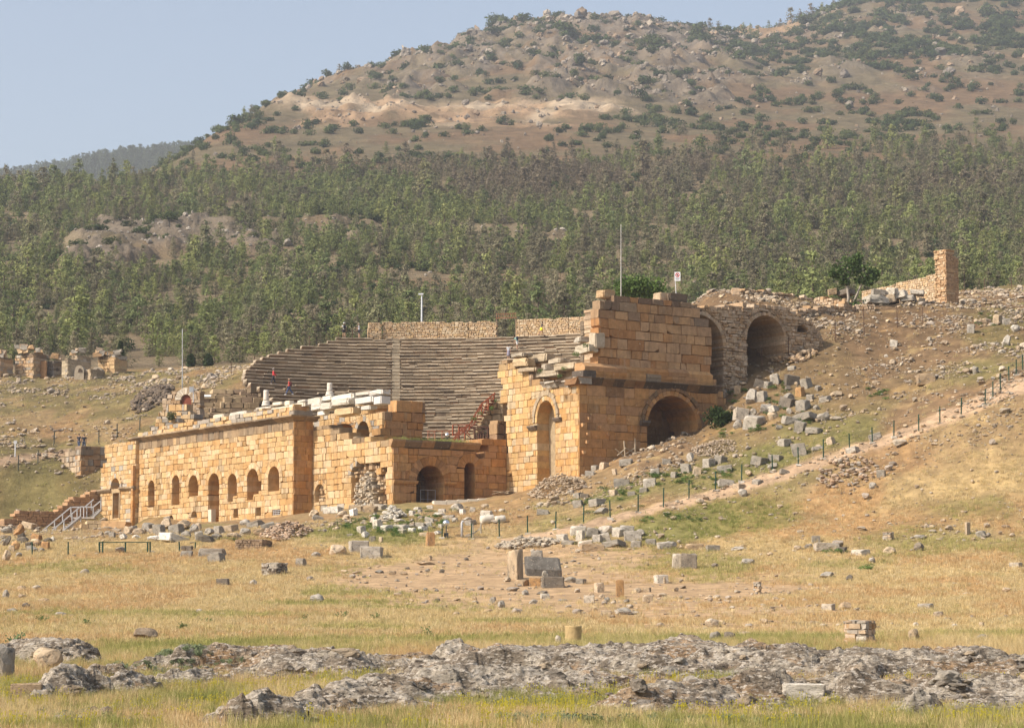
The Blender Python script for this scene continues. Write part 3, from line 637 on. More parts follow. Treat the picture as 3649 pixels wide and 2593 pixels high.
# door wall C
ZC = PC.uw(1404, 1590)[1]; GC = PC.uw(1500, 1830)[1] - 1.5
ca = cp3(1210, 895); cb = cp3(1452, 1245); cu, cr, cbase, cs = arch_px(PC, ca[0], cb[0], ca[1], cb[1])
dd = arch_px(PC, cp3(1637, 0)[0], cp3(1733, 0)[0], cp3(0, 868)[1], cp3(0, 1172)[1])
UCe = PC.uw(*cp3(1765, 800))[0]; ux1 = PC.uw(*cp3(1840, 800))[0]; zx = PC.uw(*cp3(1840, 850))[1]; zt2 = PC.uw(*cp3(1880, 658))[1]
chs = [rect(cu - cr, cu + cr, GC, cs + 1e-4), halfdisc(cu, cr + .75, cs, 14), rect(dd[0] - dd[1], dd[0] + dd[1], dd[2] - 1.0, dd[3] + 1e-4), halfdisc(dd[0], dd[1] + .8, dd[3], 10)]
def ctop(u): return ZC if u < UCe else (zx if u < ux1 else zt2)
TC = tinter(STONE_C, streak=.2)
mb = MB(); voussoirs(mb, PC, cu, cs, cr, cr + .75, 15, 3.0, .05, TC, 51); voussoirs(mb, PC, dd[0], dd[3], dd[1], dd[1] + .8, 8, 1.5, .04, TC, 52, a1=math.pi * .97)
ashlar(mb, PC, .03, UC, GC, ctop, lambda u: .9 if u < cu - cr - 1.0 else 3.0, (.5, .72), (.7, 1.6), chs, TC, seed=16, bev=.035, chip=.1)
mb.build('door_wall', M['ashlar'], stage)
mb = MB()
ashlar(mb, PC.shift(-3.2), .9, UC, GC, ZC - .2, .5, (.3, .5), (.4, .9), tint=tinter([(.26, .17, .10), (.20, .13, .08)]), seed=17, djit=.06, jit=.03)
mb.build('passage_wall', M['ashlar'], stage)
mb = MB(); prc = [(-.3, ZC), (.03, ZC), (.10, ZC + .1), (.30, ZC + .42), (.34, ZC + .44), (.34, ZC + .62), (-.3, ZC + .62)]
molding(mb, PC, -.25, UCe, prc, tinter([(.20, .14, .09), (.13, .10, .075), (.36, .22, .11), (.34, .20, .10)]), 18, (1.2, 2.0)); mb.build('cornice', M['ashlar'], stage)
mb = MB(); zi = PC.uw(*cp3(1300, 1052))[1]; pri = [(.02, zi - .12), (.10, zi - .12), (.22, zi + .05), (.22, zi + .16), (.02, zi + .16)]
molding(mb, PC, PC.uw(*cp3(1005, 0))[0], cu - cr + .05, pri, TC, 1, (9, 9)); mb.build('impost', M['ashlar'], stage); mb = MB(); molding(mb, PC, cu + cr - .05, PC.uw(*cp3(1560, 0))[0], pri, TC, 2, (9, 9)); mb.build('impost', M['ashlar'], stage)
# iron gate in the arch
mb = MB(); zg = PC.uw(*cp3(1300, 1105))[1]; g0 = cbase - .35; ga = PC.uw(*cp3(1246, 1200), -.9)[0]; gb = PC.uw(*cp3(1376, 1200), -.9)[0]
for k in range(11): mb.bar(PC.pos(ga + (gb - ga) * k / 10, g0, -.9), PC.pos(ga + (gb - ga) * k / 10, zg, -.9), .035 if k in (0, 5, 10) else .014, col=(.45, .45, .45) if k in (0, 5, 10) else (.15, .15, .15))
for w_ in (zg, (zg + g0) / 2, g0 + .1): mb.bar(PC.pos(ga, w_, -.9), PC.pos(gb, w_, -.9), .03, col=(.45, .45, .45))
tag(mb.build('iron_gate', M['metal'], stage), None)
# stage floor, turf on its edge
ZS = ZC + .45
mb = MB()
cor = [C0 + PC.ex * .35 - PC.n * .3, T0 + E2 * -0.2 + E1 * UL * -1 * 0 + PC.ex * 0]
fl = [PC.pos(.1, ZS, -.3), PC.pos(UCe - .1, ZS, -.3), PC.pos(UCe - .1, ZS, -9), PC.pos(.1, ZS, -9)]
mb.add([p for p in fl] + [p - Z * .6 for p in fl], [(0, 1, 2, 3), (4, 7, 6, 5), (0, 4, 5, 1), (1, 5, 6, 2), (2, 6, 7, 3), (3, 7, 4, 0)], (.36, .27, .15)); mb.build('stage_floor', M['rubblewall'], stage)
# inner structure D: the vaulted back rooms behind the recessed front
t = 6.5
PD = Plane(B0 + E2 * (t - 2), -E2); dc = PD.uw(1363, 1500)[0]
PDr = Plane(PD.pos(dc, 0), -E1)
def dp(x, y): return 900 + .28434 * x, 1350 + .28434 * y
dz = PD.uw(*dp(1640, 400))[1]; dlu = PD.uw(*dp(745, 560))[0]
va = PD.uw(*dp(990, 640)); vb = PD.uw(*dp(1250, 640)); vt = PD.uw(*dp(1120, 562))[1]
wa = arch_px(PD, dp(1308, 0)[0], dp(1465, 0)[0], dp(0, 528)[1], dp(0, 745)[1])
dh = [rect(wa[0] - wa[1], wa[0] + wa[1], wa[2] - 1, wa[3] + 1e-4), halfdisc(wa[0], wa[1] + .45, wa[3], 10), rect(va[0], vb[0], va[1] - 2, va[1]), halfdisc((va[0] + vb[0]) / 2, (vb[0] - va[0]) / 2 + .5, va[1], 10, (vt - va[1]) / ((vb[0] - va[0]) / 2))]
ztl = PD.uw(*dp(900, 470))[1]
def dtop(u): return np.interp(u, [dlu, va[0], vb[0], vb[0] + .2, wa[0] + wa[1], wa[0] + wa[1] + .3, dc], [ztl, ztl, ztl, ztl + .6, ztl + 1.0, dz, dz + .1])
mb = MB(); TD = tinter(STONE_A, grey=.2)
voussoirs(mb, PD, wa[0], wa[3], wa[1], wa[1] + .45, 8, 2.0, .05, tinter(GREYST + STONE_A), 61)
voussoirs(mb, PD, (va[0] + vb[0]) / 2, va[1], (vb[0] - va[0]) / 2, (vb[0] - va[0]) / 2 + .7, 8, 2.5, .05, tinter(CRUST + STONE_C), 62, sq=(vt - va[1]) / ((vb[0] - va[0]) / 2))
ashlar(mb, PD, dlu, dc - .05, ZS - 3.4, dtop, 2.0, (.5, .7), (.6, 1.3), dh, TD, seed=63, bev=.045, jit=.03, djit=.05, chip=.2)
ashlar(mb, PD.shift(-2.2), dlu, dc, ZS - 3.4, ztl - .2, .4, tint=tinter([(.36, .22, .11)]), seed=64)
mb.build('vaulted_wall', M['ashlar'], stage)
dre = PDr.uw(*dp(2150, 560))[0]; zd2 = PDr.uw(*dp(1750, 262))[1]
def drtop(u): return np.interp(u, [0, .9, 1.0, dre - .2, dre], [dz, dz, zd2, zd2 - .05, zd2 - .1])
mb = MB(); ashlar(mb, PDr, .03, dre, ZS - 1, drtop, 1.4, (.62, .9), (.9, 1.9), tint=tinter(STONE_C, drtop, .5), seed=65, bev=.05, jit=.03, ends=.28, djit=.05)
mb.build('pier_wall', M['ashlar'], stage)
# ---------------- white marble pieces standing on the stage wall
def block_mesh(dims, col, seed, amp=.05, sub=2, name='marble_block', mat='marble'):
    rng = random.Random(seed); bm = bmesh.new(); bmesh.ops.create_cube(bm, size=1)
    bmesh.ops.bevel(bm, geom=bm.edges[:], offset=.07, segments=2, affect='EDGES')
    bmesh.ops.subdivide_edges(bm, edges=[e for e in bm.edges if e.calc_length() > .3], cuts=sub, use_grid_fill=True)
    from mathutils import noise
    off = Vector((seed * 3.7, seed * 1.3, seed))
    for v in bm.verts:
        n = noise.noise_vector(v.co * 2.3 + off) * amp + noise.noise_vector(v.co * 6 + off) * amp * .4
        v.co = Vector((v.co.x * dims[0], v.co.y * dims[1], v.co.z * dims[2])) + n * (sum(dims) / 3)
    me = bpy.data.meshes.new(name); bm.to_mesh(me); bm.free()
    ca = me.color_attributes.new('tint', 'FLOAT_COLOR', 'POINT'); ca.data.foreach_set('color', list((*col, 1)) * len(me.vertices))
    me.materials.append(M[mat]); return me
RA = Matrix((PA.ex, -PA.n, Z)).transposed().to_4x4()
PM = PA.shift(-1.2)
def marble(name, x0, x1, y0, y1, depth, label, seed, col=(.50, .455, .38), P=None, amp=.035, cat='stone block', dx=0, parent=None):
    P = P or PM; a = P.uw(x0, y1, dx); b = P.uw(x1, y0, dx); o = bpy.data.objects.new(name, block_mesh((b[0] - a[0], depth, b[1] - a[1]), col, seed, amp))
    COL.objects.link(o); o.matrix_world = Matrix.Translation(P.pos((a[0] + b[0]) / 2, (a[1] + b[1]) / 2, dx)) @ RA
    tag(o, label, cat, 'white marble pieces on the stage wall'); return o
D = dp
marble('marble_block', D(85, 0)[0], D(272, 0)[0], D(0, 338)[1], D(0, 400)[1], .9, 'low white marble base carrying the left broken column', 1)
marble('marble_block', D(272, 0)[0], D(500, 0)[0], D(0, 335)[1], D(0, 388)[1], .7, 'cream moulded marble slab right of the left broken column', 2, (.60, .53, .41))
marble('marble_block', D(282, 0)[0], D(392, 0)[0], D(0, 282)[1], D(0, 338)[1], .6, 'smooth cream marble piece on the moulded slab, left one', 3, (.62, .55, .43), cat='marble piece')
marble('marble_block', D(428, 0)[0], D(492, 0)[0], D(0, 270)[1], D(0, 338)[1], .5, 'upright cream marble piece at the middle of the moulded slab', 4, (.62, .55, .43))
marble('marble_block', D(495, 0)[0], D(700, 0)[0], D(0, 292)[1], D(0, 372)[1], .8, 'wide cream marble block under the small lumpy white fragment', 5, (.59, .53, .43))
marble('marble_fragment', D(585, 0)[0], D(676, 0)[0], D(0, 258)[1], D(0, 297)[1], .4, 'small lumpy white marble fragment on the wide cream block', 6, (.6, .55, .47), amp=.09)
marble('marble_block', D(748, 0)[0], D(925, 0)[0], D(0, 225)[1], D(0, 330)[1], 1.1, 'tall white marble block left of the middle broken column', 7)
marble('marble_block', D(778, 0)[0], D(900, 0)[0], D(0, 290)[1], D(0, 400)[1], .8, 'carved grey white capital below the middle broken column', 8, (.55, .5, .43), dx=.5, amp=.08)
marble('marble_block', D(900, 0)[0], D(1040, 0)[0], D(0, 292)[1], D(0, 395)[1], 1.0, 'squared white marble block below the middle column base', 9, dx=.5)
marble('marble_block', D(845, 0)[0], D(935, 0)[0], D(0, 398)[1], D(0, 462)[1], .6, 'small clean white block under the carved capital', 10, (.66, .62, .55), dx=.4)
marble('marble_block', D(915, 0)[0], D(1030, 0)[0], D(0, 205)[1], D(0, 280)[1], .8, 'square white plinth under the middle broken column', 11, (.6, .56, .48))
marble('marble_block', D(1060, 0)[0], D(1340, 0)[0], D(0, 180)[1], D(0, 330)[1], 1.4, 'large rough white marble block with a rounded left shoulder', 12, (.60, .56, .48), amp=.06)
marble('marble_block', D(1042, 0)[0], D(1255, 0)[0], D(0, 235)[1], D(0, 350)[1], 1.0, 'gabled white marble fragment leaning before the largest block', 13, (.52, .47, .39), dx=.8, amp=.07)
marble('marble_block', D(1080, 0)[0], D(1310, 0)[0], D(0, 350)[1], D(0, 470)[1], 1.0, 'buff block carrying the gabled marble fragment', 14, (.52, .38, .22), dx=.6)
marble('marble_block', D(1340, 0)[0], D(1575, 0)[0], D(0, 215)[1], D(0, 328)[1], 1.2, 'clean cut pale grey marble block at right end of the row', 15, (.56, .53, .49), amp=.012)
marble('marble_block', D(1575, 0)[0], D(1672, 0)[0], D(0, 215)[1], D(0, 328)[1], 1.0, 'narrow pale grey marble block last on the right of the row', 16, (.58, .55, .51), amp=.015)
marble('marble_block', D(1345, 0)[0], D(1530, 0)[0], D(0, 148)[1], D(0, 217)[1], 1.0, 'flat white marble slab on top of the clean cut block', 17)
marble('carved_scroll', D(1505, 0)[0], D(1680, 0)[0], D(0, 130)[1], D(0, 215)[1], .9, 'carved white marble scroll topping the right end of the row', 18, (.60, .56, .5), amp=.09)
marble('marble_block', D(1325, 0)[0], D(1385, 0)[0], D(0, 335)[1], D(0, 395)[1], .8, 'small white cube beneath the clean cut grey block', 19)
marble('marble_block', D(1400, 0)[0], D(1520, 0)[0], D(0, 330)[1], D(0, 395)[1], .8, 'grey white block beneath the clean cut grey block', 20, (.5, .47, .42))
marble('marble_block', 905, 1000, 1460, 1492, .8, 'pale block lying on the front parapet left of the left column', 21, (.58, .53, .45), dx=.4)
marble('marble_block', 768, 806, 1473, 1500, .6, 'first pale loose block from the left on the front parapet', 22, (.55, .48, .38), dx=.6)
marble('marble_block', 828, 888, 1463, 1490, .7, 'white long block on the front parapet midway to the left column', 23, dx=.6)
def column(x, y0, y1, wpx, P, dx, label, base_h, seed):
    r_ = empty('broken_column', P.pos(*P.uw(x, y1, dx), dx), label, 'column', 'broken white columns on the stage wall')
    c = P.uw(x, y1, dx); t_ = P.uw(x, y0, dx)[1]; p = P.pos(c[0], 0, dx); rad = wpx / 2 / (FOC / (p.y * 1.01)); rng = random.Random(seed)
    m1 = MB(); pts = [Vector((p.x, p.y, c[1] + base_h + (t_ - c[1] - base_h) * k / 5)) for k in range(6)]; m1.tube(pts, [rad * (1.06 - .02 * k + rng.uniform(-.02, .02)) for k in range(6)], 14, (.60, .54, .46)); m1.build('column_shaft', M['marble'], r_, True)
    m1 = MB(); bp = [0, .25, .3, .45, .55, .7, .8, 1]; br = [1.6, 1.65, 1.45, 1.35, 1.3, 1.45, 1.35, 1.15]; m1.tube([Vector((p.x, p.y, c[1] + base_h * k)) for k in bp], [rad * k for k in br], 16, (.58, .53, .45)); m1.build('column_base', M['marble'], r_, True)
    return r_
column(D(168, 0)[0], D(0, 140)[1], D(0, 338)[1], 19, PM, 0, 'short broken white column on the low base at the left of the marble row', .45, 1)
column(D(966, 0)[0], D(0, 50)[1], D(0, 207)[1], 19, PM, 0, 'taller broken white column standing in the middle of the marble row', .35, 2)
# ------------------------------------------------------------------ end tower of the seating, beside the stage
def cp5(x, y): return 1700 + .5233 * x, 950 + .5233 * y
GT = PT.uw(2063, 1682)[1] - 3.0
ZT = PT.uw(*cp5(700, 800))[1]            # under the cornice
UTe = PT.uw(*cp5(1640, 900))[0]
tower = empty('theatre_end_tower', T0 + Z * GT, 'tall orange stone tower with a wide round arch in its right face', 'ruin')
# left face with the tall narrow arch
la = arch_px(PL, cp5(410, 0)[0], cp5(532, 0)[0], cp5(0, 908)[1], cp5(0, 1440)[1], 1.4)
zi = PL.uw(*cp5(400, 1105))[1]
lt = [PL.uw(*cp5(x, y)) for x, y in ((100, 640), (160, 648), (250, 640), (268, 660), (330, 690), (350, 705), (360, 770), (440, 790), (692, 798))]
def ltop(u): return float(np.interp(u, [p[0] for p in lt], [p[1] for p in lt]))
ule = PL.uw(*cp5(150, 700))[0]; ulm = PL.uw(*cp5(190, 1300))[0]; zlm = PL.uw(*cp5(150, 930))[1]; zlm2 = PL.uw(*cp5(150, 1035))[1]
def lkeep(u, w_):
    e = ulm + .25 * (vnoise(w_ * 1.3, 4.4, 6) - .5)
    if w_ > zlm: e = ule + .15
    elif w_ > zlm2: e = ulm + .1
    if u < e: return False
    su, sw = PL.uw(*cp5(268, 740)); 
    return not (abs(u - su) < .16 and w_ > PL.uw(*cp5(268, 800))[1])
lh = [rect(la[0] - la[1], la[0] + la[1], la[2] - 3, la[3] + 1e-4), halfdisc(la[0], la[1] + .62, la[3], 14, 1.35)]
TL = tinter(STONE_T, ltop, .3, streak=.15)
mb = MB(); voussoirs(mb, PL, la[0], la[3], la[1], la[1] + .32, 13, 3.2, .06, tinter(STONE_T), 71, sq=1.38); voussoirs(mb, PL, la[0], la[3], la[1] + .33, la[1] + .64, 15, .8, .12, tinter([(.40, .31, .2), (.36, .28, .19)]), 72, sq=1.37)
ashlar(mb, PL, ule - .4, -.06, GT, ltop, 3.2, (.46, .64), (.5, 1.3), lh, TL, seed=73, keep=lkeep, bev=.035, jit=.015, chip=.08)
mb.build('left_face', M['ashlar'], tower)
mb = MB(); pri = [(.02, zi - .1), (.12, zi - .1), (.34, zi + .16), (.34, zi + .3), (.02, zi + .3)]
molding(mb, PL, PL.uw(*cp5(358, 0))[0], la[0] - la[1] + .06, pri, tinter(STONE_T + CRUST), 1, (9, 9)); mb.build('impost', M['ashlar'], tower)
mb = MB(); zi2 = zi + .5; molding(mb, PL, la[0] + la[1] - .06, la[0] + la[1] + 1.0, [(.02, zi2 - .1), (.12, zi2 - .1), (.30, zi2 + .14), (.30, zi2 + .26), (.02, zi2 + .26)], tinter(STONE_T + CRUST), 1, (9, 9)); mb.build('impost', M['ashlar'], tower)
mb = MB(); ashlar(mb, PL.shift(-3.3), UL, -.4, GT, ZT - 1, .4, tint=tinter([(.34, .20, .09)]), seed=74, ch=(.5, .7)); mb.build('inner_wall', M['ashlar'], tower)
# right face with the wide arch
ta = arch_px(PT, cp5(1160, 0)[0], cp5(1502, 0)[0], cp5(0, 880)[1], cp5(0, 1256)[1])
th_ = [rect(ta[0] - ta[1], ta[0] + ta[1], GT - 1, ta[3] + 1e-4), halfdisc(ta[0], ta[1] + .72, ta[3], 16)]
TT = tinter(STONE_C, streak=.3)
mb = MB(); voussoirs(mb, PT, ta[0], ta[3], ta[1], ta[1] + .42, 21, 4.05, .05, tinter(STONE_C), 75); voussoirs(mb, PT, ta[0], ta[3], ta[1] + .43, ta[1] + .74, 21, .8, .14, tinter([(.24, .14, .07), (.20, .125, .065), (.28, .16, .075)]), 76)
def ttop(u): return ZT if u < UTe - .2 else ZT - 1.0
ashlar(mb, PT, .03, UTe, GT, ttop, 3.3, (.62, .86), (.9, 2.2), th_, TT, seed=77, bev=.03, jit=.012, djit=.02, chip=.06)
ue2 = PT.uw(*cp5(1682, 900))[0]; ze2 = PT.uw(*cp5(1660, 845))[1]
ashlar(mb, PT.shift(-.25), UTe, ue2 + .3, GT, lambda u: ze2, 2.0, (.62, .86), (.9, 1.6), tint=TT, seed=78, ends=.2, bev=.04)
mb.build('right_face', M['ashlar'], tower)
rr = random.Random(4)
for x, y in ((757, 1033), (890, 1037), (1028, 1043), (716, 1078), (748, 1138), (886, 1140), (742, 1193), (720, 1262), (835, 1092)):
    u, w_ = PT.uw(*cp5(x, y)); mb = MB(); mb.box(PT.pos(u, w_, .12), (.22, .24, .24), (.52, .30, .14), rot=Matrix((PT.ex, -PT.n, Z)).transposed(), jit=.04, rng=rr); mb.build('lifting_boss', M['ashlar'], tower)
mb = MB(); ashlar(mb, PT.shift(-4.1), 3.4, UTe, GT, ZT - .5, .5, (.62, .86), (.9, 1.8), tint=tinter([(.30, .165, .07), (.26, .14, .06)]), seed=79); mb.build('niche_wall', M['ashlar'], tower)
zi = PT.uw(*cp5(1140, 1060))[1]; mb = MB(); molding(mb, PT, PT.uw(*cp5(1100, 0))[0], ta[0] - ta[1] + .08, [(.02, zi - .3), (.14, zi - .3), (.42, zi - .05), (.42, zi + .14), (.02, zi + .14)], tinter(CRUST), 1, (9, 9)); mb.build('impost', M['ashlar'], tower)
zi = PT.uw(*cp5(1520, 985))[1]; mb = MB(); molding(mb, PT, ta[0] + ta[1] - .05, ta[0] + ta[1] + .7, [(.02, zi - .3), (.10, zi - .3), (.26, zi - .1), (.26, zi), (.02, zi)], tinter(STONE_C), 1, (9, 9)); mb.build('impost', M['ashlar'], tower)
# cornices stepping back to the upper wall
z1, z2, z3 = (PT.uw(*cp5(700, y))[1] for y in (757, 702, 648))
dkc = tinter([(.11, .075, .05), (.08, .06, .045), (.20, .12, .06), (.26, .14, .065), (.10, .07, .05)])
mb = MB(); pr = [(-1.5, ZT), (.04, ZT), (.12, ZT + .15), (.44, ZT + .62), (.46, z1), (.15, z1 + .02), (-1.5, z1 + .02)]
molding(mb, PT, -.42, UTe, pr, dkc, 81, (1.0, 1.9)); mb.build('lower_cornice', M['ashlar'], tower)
mb = MB(); pr = [(-1.5, z1), (.05, z1), (.08, z1 + .3), (.12, z2 - .25), (.12, z2), (-1.5, z2)]
u2 = PT.uw(*cp5(722, 720), .1)[0]; molding(mb, PT, u2, UTe - .25, pr, tinter(STONE_C + CRUST), 82, (1.2, 2.4), .05); mb.build('plinth_course', M['ashlar'], tower)
mb = MB(); pr = [(-1.5, z2), (-.05, z2), (-.03, z2 + .35), (-.30, z3 - .12), (-.45, z3), (-1.5, z3)]
u3 = PT.uw(*cp5(737, 680))[0]; molding(mb, PT, u3, UTe - .5, pr, tinter(STONE_C), 83, (1.4, 2.6), .05); mb.build('sloping_course', M['ashlar'], tower)
# upper wall
PU = PT.shift(-.55)
pts = [PU.uw(*cp5(x, y)) for x, y in ((828, 215), (905, 212), (906, 218), (1215, 226), (1400, 245), (1500, 248), (1503, 335), (1545, 340), (1548, 395), (1597, 398))]
def utop(u): return float(np.interp(u, [p[0] for p in pts], [p[1] for p in pts]))
uu0 = PU.uw(*cp5(830, 400))[0]; uu1 = PU.uw(*cp5(1597, 600))[0]; STONE_U = [(.44, .245, .105), (.40, .215, .09), (.47, .285, .14), (.42, .26, .14), (.38, .19, .075), (.48, .30, .16)]
zst = PU.uw(*cp5(840, 300))[1]
def ukeep(u, w_): return u > uu0 + .25 * (vnoise(w_ * 1.1, 7.7, 3) - .3) - (.22 if w_ > zst else 0) - (.25 if w_ < z3 + 2.2 else 0)
mb = MB(); ashlar(mb, PU, uu0 - .02, uu1, z3 - .2, utop, 1.1, (.60, .95), (.8, 2.0), tint=tinter(STONE_U, utop, .75, streak=.2), seed=84, bev=.05, jit=.03, djit=.07, ends=.16, chip=.15)
mb.build('upper_wall', M['ashlar'], tower)
# loose blocks lying on the tower
def lay(name, me_, P, x0, x1, y0, y1, depth, label, seed, col, dx=0, cat='stone block', yaw=0, mat='ashlar', amp=.05, group=None):
    a = P.uw(x0, y1, dx); b = P.uw(x1, y0, dx)
    o = bpy.data.objects.new(name, block_mesh((b[0] - a[0], depth, b[1] - a[1]), col, seed, amp, mat=mat, name=name)); COL.objects.link(o)
    o.matrix_world = Matrix.Translation(P.pos((a[0] + b[0]) / 2, (a[1] + b[1]) / 2, dx)) @ Matrix((P.ex, -P.n, Z)).transposed().to_4x4() @ Matrix.Rotation(yaw, 4, 'Z')
    return tag(o, label, cat, group)
PUm = PU.shift(-1.1)
lay('stone_block', 0, PUm, cp5(833, 0)[0], cp5(915, 0)[0], cp5(0, 168)[1], cp5(0, 214)[1], 1.2, 'rounded tan block perched on the left end of the tower top', 91, (.46, .32, .18), amp=.09)
lay('stone_block', 0, PUm, cp5(1222, 0)[0], cp5(1290, 0)[0], cp5(0, 184)[1], cp5(0, 234)[1], 1.1, 'short pale block at the left of the dark slab on the tower top', 92, (.47, .36, .24))
lay('stone_block', 0, PUm, cp5(1280, 0)[0], cp5(1405, 0)[0], cp5(0, 195)[1], cp5(0, 238)[1], 1.2, 'long dark slab lying on the right half of the tower top', 93, (.16, .12, .085), dx=.3)
g = 'broken blocks on the ruined left shoulder of the tower'
PL2 = PL.shift(-.9)
for i, (x0, x1, y0, y1, c_, d_, lb) in enumerate((
  (262, 350, 586, 625, (.34, .29, .22), .3, 'flat grey block capping the far left of the tower shoulder'),
  (278, 360, 622, 688, (.50, .37, .22), .5, 'squarish grey topped block right of the slot in the tower wall'),
  (318, 416, 682, 726, (.36, .28, .19), .7, 'dark edged block two courses below the flat capping block'),
  (368, 500, 590, 665, (.40, .32, .22), -1.2, 'big wedge shaped block behind the tower shoulder'),
  (507, 610, 620, 668, (.42, .35, .26), -1.0, 'squared grey block lying behind the shoulder cornice'),
  (468, 512, 662, 712, (.40, .34, .26), -.4, 'small grey cube in the gap of the tower shoulder'),
  (366, 470, 808, 860, (.36, .31, .24), .15, 'grey carved block hanging over the tall narrow arch left side'),
  (560, 690, 650, 712, (.44, .35, .24), -.3, 'weathered stone below the broken end of the upper tower wall'),
  (440, 560, 700, 760, (.40, .33, .24), -.1, 'slanting cornice stone over the tall narrow arch'),
  (415, 480, 765, 812, (.38, .31, .22), .1, 'pale chunk at the left of the shoulder cornice'),
  (345, 415, 730, 785, (.36, .26, .17), .3, 'dark block at the broken edge left of the narrow arch'),
  (690, 745, 478, 520, (.42, .37, .30), -2.0, 'grey block leaning on the ragged end of the upper wall'),
  (690, 805, 525, 600, (.42, .36, .27), -1.2, 'large grey block at the foot of the ragged upper wall'),
  (795, 838, 450, 560, (.46, .38, .28), -1.6, 'upright pale slab against the ragged upper wall'))):
    lay('stone_block', 0, PL2, cp5(x0, 0)[0], cp5(x1, 0)[0], cp5(0, y0)[1], cp5(0, y1)[1], 1.1, lb, 100 + i, c_, dx=d_, amp=.07, group=g, yaw=.2 * math.sin(i))
# broken cornice over the left face
mb = MB(); molding(mb, PL, PL.uw(*cp5(445, 800))[0], .44, [(-1.0, ZT), (.03, ZT), (.12, ZT + .15), (.40, ZT + .55), (.40, z1 - .1), (-1.0, z1 + .1)], tinter(GREYST + CRUST[:1]), 85, (.6, 1.1), .12); mb.build('broken_cornice', M['rubblewall'], tower)
# filling behind the left shoulder and under the upper wall
mb = MB(); rr = random.Random(8)
for k in range(9):
    t = k / 8; u = -.85 - t * 4.6; h = z3 - .3 - max(0, t - .1) * 3.2
    mb.box(PL.pos(u, (h + GT) / 2, -3.6), (1.3, 4.6, h - GT), (.38, .29, .18), rot=Matrix((PL.ex, -PL.n, Z)).transposed(), jit=.12, rng=rr)
mb.build('rubble_fill', M['rubblewall'], tower)
mb = MB(); mb.box(PT.pos(UTe / 2 + .6, (z3 + ZT) / 2 - .3, -3.4), (UTe - 2.2, 4.2, z3 - ZT + .3), (.36, .26, .16), rot=Matrix((PT.ex, -PT.n, Z)).transposed()); mb.build('core_fill', M['rubblewall'], tower)
# wooden trestle left before the right face
def trestle():
    r_ = empty('timber_trestle', PT.pos(*PT.uw(*cp5(1040, 1275)), .8), 'broken pale timber trestle left on the ground before the tower right face', 'trestle')
    P = lambda x, y, d: PT.pos(*PT.uw(*cp5(x, y), d), d)
    for i, (a, b) in enumerate((((1001, 1185), (1008, 1290)), ((1075, 1168), (1078, 1282)))):
        m1 = MB(); m1.bar(P(*a, .8), P(*b, .8), .09, col=(.45, .36, .25)); m1.build('post', M['wood'], r_)
    for i, (a, b) in enumerate((((942, 1240), (1000, 1292)), ((955, 1285), (1010, 1238)), ((1008, 1232), (1076, 1270)), ((1010, 1275), (1078, 1232)))):
        m1 = MB(); m1.bar(P(*a, .92), P(*b, .92), .10, .05, col=(.47, .39, .28)); m1.build('brace', M['wood'], r_)
trestle()

# ------------------------------------------------------------------ vaulted rubble wall right of the tower
def cp6(x, y): return 2500 + .5026 * x, 850 + .5026 * y
PV = PT.shift(-1.6)
vu0 = PV.uw(2490, 1200)[0]; vu1 = PV.uw(*cp6(860, 700))[0]
GV = PV.uw(*cp6(300, 900))[1] - 3.5
vt = [PV.uw(*cp6(x, y)) for x, y in ((-60, 470), (0, 478), (300, 470), (590, 478), (640, 505), (700, 545), (780, 600), (870, 700))]
def vtop(u): return float(np.interp(u, [p[0] for p in vt], [p[1] for p in vt])) + .25 * (vnoise(u * 1.7, .3, 9) - .5)
v2 = arch_px(PV, cp6(325, 0)[0], cp6(592, 0)[0], cp6(0, 550)[1], cp6(0, 885)[1], .95)
v1u0 = PV.uw(*cp6(-190, 700))[0]; v1u1 = PV.uw(*cp6(150, 700))[0]; v1t = PV.uw(*cp6(0, 545))[1]; v1r = (v1u1 - v1u0) / 2; v1c = (v1u0 + v1u1) / 2; v1s = v1t - v1r * .95
h3 = PV.uw(*cp6(675, 660)); h3b = PV.uw(*cp6(755, 600))
vh = [rect(v2[0] - v2[1], v2[0] + v2[1], GV - 1, v2[3] + 1e-4), halfdisc(v2[0], v2[1] + .35, v2[3], 14), rect(v1c - v1r, v1c + v1r, GV - 1, v1s + 1e-4), halfdisc(v1c, v1r + .35, v1s, 14), halfdisc((h3[0] + h3b[0]) / 2, (h3b[0] - h3[0]) / 2, h3[1], 8, 1.0)]
TV = tinter(STONE_R)
vault = empty('vaulted_wall', PV.pos(vu0 + 4, GV), 'rough rubble wall with two dark barrel vault openings right of the tower', 'ruin')
mb = MB(); voussoirs(mb, PV, v2[0], v2[3], v2[1], v2[1] + .35, 26, 9.0, .03, TV, 121, sq=.97); voussoirs(mb, PV, v1c, v1s, v1r, v1r + .35, 26, 9.0, .03, TV, 122, sq=.97)
ashlar(mb, PV, vu0 - 6, vu1, GV, vtop, 9.0, (.16, .34), (.22, .75), vh, TV, seed=123, jit=.045, bev=.04, djit=.09, chip=.4)
mb.build('rubble_wall', M['rubblewall'], vault)
mb = MB(); ashlar(mb, PV.shift(-9.1), vu0 - 6, vu1, GV, lambda u: vtop(u) - .8, .5, (.2, .35), (.3, .7), tint=tinter([(.20, .15, .10)]), seed=124); mb.build('back_wall', M['rubblewall'], vault)
